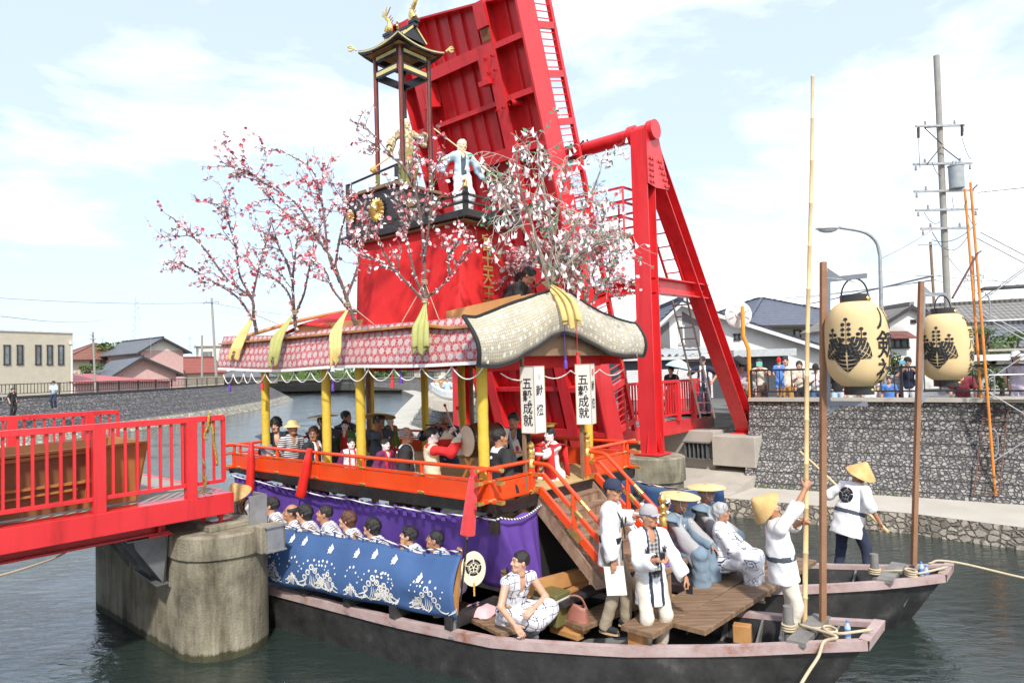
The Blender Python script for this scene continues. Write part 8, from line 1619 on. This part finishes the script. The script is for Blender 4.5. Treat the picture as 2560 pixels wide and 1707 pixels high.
for q in (1, -1):
    for y_, z0, z1 in ((.13, .02, -.34), (-.13, .02, -.42)):
        a = cd_['nk'] + cd_['rt'] * (.12 * q) + cd_['fw'] * y_ - cd_['up'] * .06; m.grid([[a - cd_['rt'] * .06 * q, a + cd_['rt'] * .08 * q], [a - cd_['rt'] * .05 * q - Z * .2 + cd_['fw'] * .03 * (1 if y_ > 0 else -1), a + cd_['rt'] * .09 * q - Z * .2], [a - cd_['rt'] * .06 * q - Z * .42 + cd_['fw'] * .10 * (1 if y_ > 0 else -1), a + cd_['rt'] * .12 * q - Z * .42]])
    a = cd_['nk'] + cd_['rt'] * .12 * q - Z * .04; m.grid([[a - cd_['rt'] * .06 * q + cd_['fw'] * .13, a + cd_['rt'] * .08 * q + cd_['fw'] * .13], [a - cd_['rt'] * .06 * q + Z * .04, a + cd_['rt'] * .09 * q + Z * .03], [a - cd_['rt'] * .06 * q - cd_['fw'] * .13, a + cd_['rt'] * .08 * q - cd_['fw'] * .13]])
m.build('red_vest', C['red'], cd_['o'], smooth=True, thick=.015)
m = MB(); m.box(cd_['head'] + Z * .13, (.10, .12, .04), BF); m.bar(cd_['head'] + Z * .17 - AX * .12, cd_['head'] + Z * .165 + AX * .14, .008, .012); m.build('gilt_headdress', gold, cd_['o'], bevel=.01)
# ---- drum, sticks, flute, fans, papers
dm = thing('drum', 'big brown barrel drum with a pale hide face beside the near column', 'drum', tuple(Dk(-.85, .95, 2.1))); ax_ = (AX * .30 + AV * .95).normalized(); dc = onz(1168, 1102, 2.72) + ax_ * .25; dM = Matrix.Translation(dc) @ Vector((0, 0, 1)).rotation_difference(ax_).to_matrix().to_4x4()
m = MB(); m.lathe([(.20 + .045 * math.sin(f * math.pi), -.26 + .52 * f) for f in np.linspace(0, 1, 12)], 32, dM); m.build('barrel', mat('drum_wood', (.10, .028, .014), .35, scale=3, c2=(.16, .05, .025), coat=.3), dm, smooth=True); m = MB()
for z, q in ((-.265, -1), (.265, 1)): m.lathe([(.212, z - .03 * q), (.210, z), (0, z + .006 * q)], 32, dM)
m.build('hide', mat('hide', (.60, .50, .33), .6, scale=3, c2=(.70, .62, .45)), dm, smooth='auto'); m = MB()
for z in (-.24, .24): m.lathe([(.214, z - .012), (.219, z), (.214, z + .012)], 32, dM)
for z in (-.25, .25):
    for k in range(26): a = k * 6.283 / 26; m.lathe([(.012, 0), (0, .012)], 6, dM @ Matrix.Translation((.216 * math.cos(a), .216 * math.sin(a), z * .92)))
m.build('rim', lacq, dm); m = MB()
for q in (-1, 1): a = dc + ax_ * .22 * q; t_ = Vector((-ax_.y, ax_.x, 0)); m.bar(a - t_ * .28 - Z * .64, a + t_ * .10 - Z * .24, .05); m.bar(a + t_ * .28 - Z * .64, a - t_ * .10 - Z * .24, .05)
m.build('stand', woodn, dm)
def stick(pp, hd, lab, d, L_=.34, ball=1):
    w_ = pp[hd + 'w'] + pp[hd + 'd'] * .075; d = Vector(d).normalized(); m = MB(); m.tube([w_ - d * .10, w_ + d * L_], .011, 8); m.cur = 1
    if ball: m.tube([w_ + d * L_, w_ + d * (L_ + .03), w_ + d * (L_ + .05)], [.014, .026, .012], 10)
    m.tube([w_ - d * .12, w_ - d * .10], .013, 8); tag(m.build('drumstick', [mat('stick_bands', (.62, .45, .28), .5, scale=60, c2=(.55, .14, .07)), redlip], smooth='auto', loc=tuple(w_)), lab, 'drumstick')
stick(dr, 'r', 'red-tipped drumstick raised in the drummer\'s right hand beside the drum', (-.12, .05, 1)); stick(dr, 'l', 'red-tipped drumstick raised at an angle beyond the drummer\'s head', (-.40, .3, 1))
stick(cd_, 'r', 'drumstick held out level by the child in the red vest', tuple(-AX - AV * .2), .30); stick(cd_, 'l', 'second level drumstick of the child in the red vest', tuple(-AX - AV * .05), .26)
m = MB(); c = fl_['head'] + fl_['HM'] @ Vector((0, .11, -.06)); d = (fl_['rw'] + fl_['rd'] * .08 - c); d.z *= .4; d.normalize(); m.tube([c - d * .08, c + d * .42], .010, 8); tag(m.build('flute', lacq, smooth='auto', loc=tuple(c)), 'dark bamboo flute played by the man in the navy flowered robe', 'flute')
def sheet(c, n, up_, w_, h_, lab, cat='paper', mt=None, red_=False, nm='paper_sheet'):
    n = Vector(n).normalized(); x = Vector(up_).cross(n).normalized(); y = n.cross(x); m = MB(); m.box(c, (w_, h_, .004), (x, y, n)); o = tag(m.build(nm, mt or paper, loc=tuple(c)), lab, cat)
    if red_: m = MB(); m.lathe([(w_ * .34, 0), (0, .001)], 16, Matrix.Translation(c + n * .0035) @ Matrix((x, y, n)).transposed().to_4x4() @ Matrix.Diagonal((.8, 1.2, 1, 1))); m.build('red_disc', redlip, o)
sheet(p3_['rw'] + p3_['rd'] * .09 + Z * .09, -AV * .8 + AX * .5, (.25, 0, 1), .13, .24, 'white folded paper with a red disc held up beside the lantern', red_=True); sheet(p3_['lw'] + p3_['ld'] * .1 + Z * .05, -AV + AX * .2 + Z * .3, (-.5, 0, 1), .11, .26, 'white paper slip with a red disc held low before the black jacket', red_=True)
sheet(cap1['rw'] + cap1['rd'] * .10 - Z * .12, -AV + AX * .35 + Z * .1, (-.12, 0, 1), .23, .32, 'stack of white papers in a clear folder held by the man in the navy cap'); sheet(Dk(-1.62, 1.2, 2.5), -AV + AX * .4 + Z * .6, (0, 0, 1), .3, .16, 'open white song book on a low stand before the flute player', 'book', nm='song_book')
c = cap2['lw'] + cap2['ld'] * .09; m = MB(); m.box(c - Z * .03, (.075, .012, .15), (tow(AX, 20), tow(AV, 20), Z)); tag(m.build('telephone', MATS['black_plastic'], loc=tuple(c), bevel=.005), 'black telephone in the lowered hand of the man in the grey cap', 'telephone'); c = cap2['rw'] + cap2['rd'] * .08 + Z * .03; m = MB(); m.box(c, (.05, .03, .10), (tow(AX, 40), tow(AV, 40), Z)); tag(m.build('radio', MATS['black_plastic'], loc=tuple(c), bevel=.006), 'small black radio in the raised hand of the man in the grey cap', 'radio')
# strap and chest crests of the coats
for pp, both in ((cap1, 1), (cap2, 0)):
    PINV[pp['o'].name] = pp['W'].inverted(); f = lambda x, y, z: pp['P'] + (pp['rt'] * x + pp['fw'] * y + pp['up'] * z) * pp['s']; m = MB()
    for q in (1, -1): kiri(m, f(.11 * q, .155 if pp is cap2 else .145, .30), pp['rt'], pp['up'], pp['fw'], .05)
    m.build('chest_crest', inkm, pp['o'], thick=.012)
    if both: m = MB(); m.tube(interp([f(.10, -.02, .50), f(.10, .10, .42), f(.03, .155, .25), f(-.10, .15, .09)], 5), .008, 5); m.bar(f(.05, .15, .10), f(.06, .165, -.12), .035, .01, up=pp['fw']); m.tube([f(-.07, .09, .46), f(-.02, .16, .15)], .007, 5); m.build('strap', C['black'], pp['o'])
    else: m = MB(); m.box(f(0, .160, .05), (.11, .02, .035), (pp['rt'], pp['fw'], pp['up'])); m.build('belt', C['black'], pp['o'])
# ---- people on the roof and the dolls
person('man in black formal robe crouching on the roof behind the patterned gable', 1.66, d2(tow(AX, 30)), head=at(1322, 690, 9.9), hip=.35, lean=38, hp=25, hair='short', top='black', bot='black', bots='hakama', sl='kimono', lod=0, RF=(.15, .2, .08), LF=(-.15, .2, .08), kp=(0, .4, 1), shoe=None, tl=.1, RH=(.1, .5, .42), LH=(-.1, .52, .4))
person('second man in black stooping on the roof, mostly hidden', 1.62, d2(tow(AX, 30)), head=at(1303, 702, 10.5), hip=.30, lean=40, hp=25, hair='short', top='black', bot='black', bots='hakama', sl='kimono', lod=1, RF=(.15, .2, .08), LF=(-.15, .2, .08), kp=(0, .4, 1), shoe=None, tl=.1)
D_ = dict(name='doll', cat='doll', lod=0, skin='b', shoe=None, hc='i', bots='robe_skirt', tops='doll', brow=0)
dl = person('bearded festival doll in a pale blue coat with a bamboo rod', 1.22, d2(tow(AX, -28)), root=Dk(-1.55, 1.3, 5.97), hair='long', beard=.16, top='pblue', bot='white', sl='kimono', inner='dgrey', tl=.50, RH=(.46, .10, 1.22), LH=(-.40, .22, 1.10), hy=20, hp=8, **D_)
a = at(1085, 322, 9.95); b = at(1244, 445, 9.75); m = MB(); m.tube([a, b], .010, 7); tag(m.build('rod', bam, loc=tuple(a)), 'thin bamboo rod over the shoulder of the pale blue doll', 'rod')
dl = person('festival doll of an old man in gold brocade under the shrine roof', 1.18, d2(tow(AX, -25)), root=Dk(-2.93, 1.42, 6.72), hair='long', beard=.08, top='gold_brocade', bot='olive', sl='kimono', tl=.42, RH=(.44, .06, .98), LH=(-.38, .26, 1.28), hy=15, obi=('ivory', .08), **D_)
a = at(985, 385, 10.6); b = at(925, 428, 10.5); m = MB(); m.tube([a, b], .012, 6); m.lathe([(.0, 0), (.05, .03), (.06, .10), (0, .11)], 10, Matrix.Translation(b) @ Matrix.Rotation(R(70), 4, 'Y')); tag(m.build('broom', straw, loc=tuple(a)), 'small straw broom held by the gold brocade doll', 'broom')
# ---- spectators on the banks
def spec(px, py, Y, label, H=1.62, **k):
    c = at(px, py, Y); f = Vector((-c.x, -c.y, 0)).normalized(); a = k.pop('turn', 0); f = tow(f, a); return person(label, H, d2(f), head=c, lod=k.pop('lod', 2), tops='shirt', group=k.pop('group', 'spectators along the railing'), **{**dict(sl='short', tl=.1, shoe='black', vneck=.6, skin='l'), **k})
ph = dict(RH=(.08, .30, 1.40), LH=(-.10, .30, 1.40), rp=(1, -.2, -1), lp=(-1, -.2, -1), curl=1.0)
p_ = spec(1898, 908, 19.6, 'woman photographing with a mint green telephone, pale top and brown skirt', fem=1, hair='bun', top='beige', bot='brown', bots='robe_skirt', **ph); c = p_['head'] + p_['fw'] * .22 - Z * .02; m = MB(); m.box(c, (.17, .015, .13)); tag(m.build('telephone', mat('mint_case', (.16, .50, .40), .4), loc=tuple(c)), 'mint green telephone case held before a woman\'s face', 'telephone')
spec(1947, 905, 18.75, 'small child in light blue and a red cap standing up at the railing', 1.06, hat=('cap', 'red'), hair='short', top='blue', bot='blue', bots='shorts', RH=(.2, .3, 1.0), LH=(-.2, .3, 1.0))
spec(1963, 903, 19.1, 'man in a cream shirt and mustard trousers holding the child in blue', 1.70, hair='short', top='beige', bot='must', RH=(.1, .3, 1.15))
spec(1998, 913, 19.0, 'young woman with long black hair in a pale top and black skirt', 1.58, fem=1, hair='long', top='beige', bot='black', bots='robe_skirt', RH=(.08, .28, 1.2), LH=(-.08, .28, 1.2)); spec(2039, 921, 19.2, 'person in a black cap and white shirt with blue jeans, left of the lantern post', 1.60, hat=('cap', 'black'), hair='mid', top='white', bot='denim', hp=14, RH=(.08, .28, 1.2), LH=(-.08, .28, 1.2))
spec(2092, 918, 18.6, 'person in a black shirt and light jeans hidden behind the larger lantern', top='black', bot='lblue', hair='short'); spec(2172, 930, 18.0, 'girl in a white dress standing below the larger lantern', 1.4, fem=1, hair='mid', top='white', bot='white', bots='robe_skirt'); spec(2132, 925, 18.4, 'person in beige shorts directly under the larger lantern', 1.6, hair='short', top='brown', bot='beige', bots='shorts')
spec(2222, 950, 17.6, 'boy in a royal blue shirt looking through the railing between the lanterns', 1.22, hair='short', top='blue', bot='khaki', bots='shorts')
p_ = spec(2269, 905, 17.6, 'person in a black beret and navy shirt photographing with a telephone', 1.66, hat=('beret', 'black'), hair='mid', top='navy', bot='white', glasses='k', **ph); c = p_['head'] + p_['fw'] * .22 - p_['rt'] * -.12; m = MB(); m.box(c, (.15, .015, .08)); tag(m.build('telephone', mat('blue_case', (.10, .35, .45), .4), loc=tuple(c)), 'blue telephone held up beside the black beret', 'telephone')
spec(2247, 925, 17.9, 'person in a black and white striped top behind the navy shirt', 1.5, hair='short', top='stripe', bot='navy'); spec(2404, 925, 16.6, 'person in a maroon shirt and beige trousers behind the second lantern', 1.72, hair='short', top='maroon', bot='khaki'); spec(2540, 893, 15.7, 'person in a white sun hat and pale lilac clothes behind the scaffold', 1.6, hat=('bucket', 'white'), fem=1, hair='mid', top='lil', bot='lil', bots='robe_skirt', turn=30)
spec(1853, 918, 19.9, 'woman in a pale top under the black umbrella', 1.55, fem=1, hair='mid', top='lil', bot='black', RH=(.1, .2, 1.2)); spec(1872, 945, 19.4, 'child in a dark striped shirt beside the orange mirror pole', 1.2, hair='short', top='stripe', bot='navy')
spec(1677, 925, 20.4, 'woman in a black dress under a light blue parasol on the bridge', 1.56, fem=1, hair='mid', top='black', bot='black', bots='robe_skirt', group='spectators on the bridge', turn=-20); spec(1756, 902, 20.0, 'man in a navy shirt and blue cap with hands on hips on the bridge', 1.76, hat=('cap', 'navy'), hair='short', top='navy', bot='navy', RH=(.27, .06, 1.02), LH=(-.27, .06, 1.02), rp=(1, -.4, 0), lp=(-1, -.4, 0), fat=1.15, group='spectators on the bridge', collar='white')
def brolly(px, py, Y, r, mt, lab, tilt=0, hand=.9):
    c = at(px, py, Y); o = thing('umbrella', lab, 'umbrella', tuple(c)); M_ = Matrix.Translation(c) @ Matrix.Rotation(R(tilt), 4, 'Y'); m = MB(); pr = [(0, .22), (.1 * r, .215), (.45 * r, .16), (.8 * r, .06), (r, -.04)]; m.lathe(pr, 8, M_); m.build('canopy', mt, o, thick=.006); m = MB(); m.tube([M_ @ Vector((0, 0, .26)), M_ @ Vector((0, 0, -hand))], .010, 6)
    for k in range(8): a = k * .785; m.tube([M_ @ Vector((r * math.cos(a), r * math.sin(a), -.045)), M_ @ Vector((.1 * math.cos(a), .1 * math.sin(a), -.02 + .1))], .005, 4)
    m.build('frame', steel, o)
brolly(1697, 917, 20.2, .40, C['lblue'], 'light blue parasol with a pale rim held on the bridge', 14); brolly(1846, 908, 19.8, .42, C['black'], 'black umbrella at the bridge end of the railing', 4)
for i, (x, y, Y, tp_, ha) in enumerate(((1086, 950, 36.5, 'pblue', None), (1102, 945, 38, 'must', ('bucket', 'white')), (1118, 948, 35.5, 'lblue', None), (1138, 950, 36, 'cream', ('bucket', 'beige')), (1170, 957, 35, 'lil', None), (1184, 950, 36.5, 'white', None), (1196, 945, 37, 'navy', None), (1209, 955, 35, 'green', ('cap', 'green')))):
    spec(x, y, Y, ['man in a pale blue shirt on the terrace, at its left end', 'person in mustard with a white hat on the terrace', 'man in a light blue shirt on the terrace between the columns', 'woman in cream with a beige hat on the terrace', 'masked woman in lilac on the terrace beside the column', 'person in white at the back of the terrace', 'person in navy at the back of the terrace', 'person in a green cap at the right end of the terrace'][i], 1.66, hair='mid' if i in (3, 4) else 'short', top=tp_, bot=('khaki', 'navy', 'denim')[i % 3], hat=ha, group='crowd on the terrace')
pm = spec(134, 957, 43.3, 'policeman in a light blue shirt and dark cap on the far left bank', 1.72, hat=('cap', 'navy'), hair='short', top='lblue', bot='navy', group='people on the left bank', RH=(.08, .25, 1.15), LH=(-.1, .25, 1.12), turn=-30); spec(32, 975, 41, 'person in dark clothes standing over a bicycle at the left edge', 1.66, hair='short', top='black', bot='black', group='people on the left bank', turn=40)
o = thing('bicycle', 'bicycle behind the left bank railing at the edge of view', 'bicycle', tuple(at(12, 1000, 41))); c = at(10, 985, 41); c.z = 2.66
for q in (-.5, .5): m = MB(); m.tube([c + V(q + .32 * math.cos(a), 0, .32 * math.sin(a)) for a in np.linspace(0, 6.3, 20)], .022, 5, caps=False); m.build('wheel', blackm, o)
m = MB(); [m.tube([c + V(*p), c + V(*q)], .02, 6) for p, q in (((-.5, 0, 0), (-.2, 0, .5)), ((-.2, 0, .5), (.35, 0, .5)), ((-.05, 0, 0), (-.2, 0, .6)), ((-.05, 0, 0), (.35, 0, .5)), ((.5, 0, 0), (.32, 0, .7)), ((-.5, 0, 0), (-.05, 0, 0)), ((.32, -.2, .72), (.32, .2, .72)))]; m.build('frame', steel, o)
# ================================================================ GEAR ON THE HULLS
def plank(a, b, w_, th, lab, mt=None): m = MB(); m.bar(a, b, w_, th); return tag(m.build('plank', mt or plank_m, bevel=.006, loc=tuple(a)), lab, 'plank', 'planks laid across the hulls')
plank(Dk(1.66, .52, .76), Dk(1.78, 4.1, .76), .42, .06, 'long worn plank across both hulls under the seated elders\' feet'); plank(Dk(2.08, .92, .762), Dk(2.26, 4.3, .762), .40, .06, 'long worn plank across both hulls nearest the bow man')
plank(Dk(-.95, .30, .60), Dk(.28, .02, .60), .30, .05, 'plank the young man in yukata sits on'); plank(Dk(.72, .62, .60), Dk(.95, 2.2, .60), .36, .06, 'short plank under the man in the navy cap')
def blockw(c, d, lab, mt=None, ang=0): X = tow(AX, ang); Y = tow(AV, ang); m = MB(); m.box(c, d, (X, Y, Z)); tag(m.build('timber_block', mt or woodn, bevel=.006, loc=tuple(c)), lab, 'timber block', 'timber blocks propping the planks')
blockw(Dk(1.58, .66, .56), (.18, .12, .32), 'pale square timber under the near end of the first long plank'); blockw(Dk(1.86, .78, .50), (.24, .14, .13), 'low timber block beside the square timber'); blockw(Dk(2.35, 1.75, .52), (.2, .13, .2), 'short pale timber block under the second plank', ang=15)
blockw(Dk(.66, .72, .54), (.40, .12, .06), 'flat batten under the short plank', ang=6); blockw(Dk(.60, .66, .48), (.44, .12, .07), 'second batten stacked lowest under the short plank', ang=-4); blockw(Dk(1.3, 1.9, .56), (.9, .14, .14), 'long pale timber beneath the bench'); blockw(Dk(1.3, 2.4, .50), (.7, .12, .1), 'further timber lying behind the long pale one')
bn = thing('bench', 'low wooden bench the robed elders sit on', 'bench', tuple(Dk(1.2, 2.5, .5))); m = MB(); m.box(Dk(1.18, 2.65, 1.10), (.55, 2.0, .07), BF); m.build('seat', step_m, bn, bevel=.006)
for u in (.97, 1.39):
    for v in (1.75, 3.5): m = MB(); m.box(Dk(u, v, .72), (.09, .08, .70), BF); m.build('leg', step_m, bn)
m = MB(); m.box(Dk(1.39, 2.65, .62), (.05, 1.7, .09), BF); m.box(Dk(1.18, 1.75, .75), (.4, .05, .09), BF); m.build('stretcher', wood, bn)
def cushion(c, d, mt, lab, ang=0, nm='cushion'): X = tow(AX, ang); Y = tow(AV, ang); m = MB(); n = 10; m.grid([[c + X * (d[0] * (i / n - .5)) + Y * (d[1] * (j / n - .5)) + Z * (d[2] * (1 - (2 * i / n - 1) ** 4) * (1 - (2 * j / n - 1) ** 4) + .01 * math.sin(i * 2.1 + j)) for j in range(n + 1)] for i in range(n + 1)]); m.grid([[c + X * (d[0] * (i / n - .5)) + Y * (d[1] * (j / n - .5)) for j in range(n, -1, -1)] for i in range(n + 1)]); tag(m.build(nm, mt, smooth=True, loc=tuple(c)), lab, 'cushion')
pinkc = C['pink']; cushion(Dk(-.42, .22, .64), (.42, .36, .10), pinkc, 'flat pink towel on the plank at the end of the blue cloth', 10, 'folded_towel'); cushion(Dk(.05, .55, .70), (.36, .36, .26), pinkc, 'puffy pink cushion behind the young man in yukata', 30); cushion(Dk(.06, .58, .95), (.30, .30, .18), C['cream'], 'cream padded bundle on the pink cushion', 30); cushion(Dk(1.18, 1.95, 1.135), (.5, .42, .12), purp, 'purple cushion on the bench beside the nearer elder')
co = thing('cool_box', 'olive green cool box with a white rim behind the young man in yukata', 'cool box', tuple(Dk(.42, .62, .5))); m = MB(); m.box(Dk(.42, .62, .72), (.36, .28, .30), BF); m.build('tub', mat('olive_plastic', (.14, .13, .045), .5), co, bevel=.02); m = MB(); m.box(Dk(.42, .62, .885), (.38, .30, .03), BF); m.build('rim', whitefr, co); m = MB(); m.box(Dk(.42, .62, .93), (.37, .29, .07), BF); m.build('lid', MATS['olive_plastic'], co, bevel=.02)
bg_ = thing('shoulder_bag', 'reddish brown leather bag lying beside the cool box', 'bag', tuple(Dk(.72, .72, .55))); m = MB(); n = 9; m.grid([[Dk(.72 + .17 * math.cos(a) * (1 - .25 * f), .72 + .09 * math.sin(a) * (1 - .6 * f), .60 + .22 * f + .02 * math.sin(a * 3)) for a in np.linspace(0, 6.283, 16)] for f in np.linspace(0, 1, 6)]); lea = mat('leather', (.30, .11, .08), .45, scale=6, c2=(.38, .16, .12)); m.build('pouch', lea, bg_, smooth=True, thick=.008); m = MB(); m.tube(interp([Dk(.6, .7, .8), Dk(.68, .66, .93), Dk(.80, .7, .92), Dk(.86, .74, .78)], 6), .012, 6); m.build('strap', lea, bg_)
def bottle(c, lab): o = thing('water_bottle', lab, 'bottle', tuple(c)); m = MB(); m.lathe([(0, 0), (.03, 0), (.032, .03), (.030, .06), (.033, .09), (.032, .15), (.014, .19), (.014, .2)], 14, Matrix.Translation(c)); m.build('bottle_body', mat('clear_plastic', (.45, .58, .70), .15), o, smooth=True); m = MB(); m.tube([c + Z * .2, c + Z * .22], .016, 10); m.build('cap', C['blue'], o); m = MB(); m.lathe([(.034, .06), (.034, .13)], 14, Matrix.Translation(c)); m.build('label', C['blue'], o)
bottle(Dk(3.45, 1.95, .62), 'small water bottle with a blue cap at the tip of the near bow'); bottle(Dk(3.72, 4.66, .66), 'water bottle at the tip of the far bow'); bottle(Dk(3.80, 4.52, .66), 'second water bottle lying by the mooring rope at the far bow')
m = MB(); m.prism([Dk(1.0, .36, .372), Dk(1.45, .75, .372), Dk(1.15, 1.2, .372), Dk(.6, .7, .372)], Z * .006)
for k in range(24): f = k / 6 % 1; c4 = [Dk(1.0, .36, .38), Dk(1.45, .75, .38), Dk(1.15, 1.2, .38), Dk(.6, .7, .38)]; p = c4[k // 6].lerp(c4[(k // 6 + 1) % 4], f); p = p.lerp(Dk(1.05, .75, .38), .06); m.lathe([(.010, 0), (0, .006)], 6, Matrix.Translation(p))
m.build('hatch_plate', MATS['grey_steel_plate'], bt)
m = MB(); P = interp([Dk(.62, .36, .40), Dk(.7, .44, .44), Dk(.76, .36, .42), Dk(.68, .30, .42), Dk(.60, .38, .45), Dk(.7, .46, .42), Dk(.82, .42, .40)], 6); m.tube(P, .012, 6); tag(m.build('rope_coil', MATS['hemp'], smooth=True, loc=tuple(P[0])), 'small loose coil of white rope inside the near gunwale', 'rope')
# blue cloth on the far side, seen beyond the handrail
P = [[Dk(u, 4.2 + .05 * f + .03 * math.sin(u * 9), 1.66 - .5 * f - .05 * math.sin((u + .3) * 3) * (1 - f)) for u in np.linspace(-3, 1.15, 30)] for f in np.linspace(0, 1, 6)]; o = cloth('blue_cloth', P, bluec, None, loc=tuple(Dk(0, 4.2, 1.3))); tag(o, 'blue cloth with white plovers hung along the far hull, beyond the handrail', 'cloth'); m = MB(); m.tube([p + Z * .03 for p in P[0]], .013, 6); m.build('cloth_rope', ropebw, o); m = MB()
for u in (.25, .75): c = Dk(u, 4.2, 1.45); m.add([c + AX * a * .09 + Z * b * .12 - AV * .04 for a, b in ((0, .5), (-.5, .1), (-.3, -.15), (-.15, -.5), (.2, -.45), (.5, -.6), (.35, -.3), (.55, -.15), (.35, 0), (.45, .2), (.2, .2))], [tuple(range(11))])
m.build('plover_mark', C['white'], o)
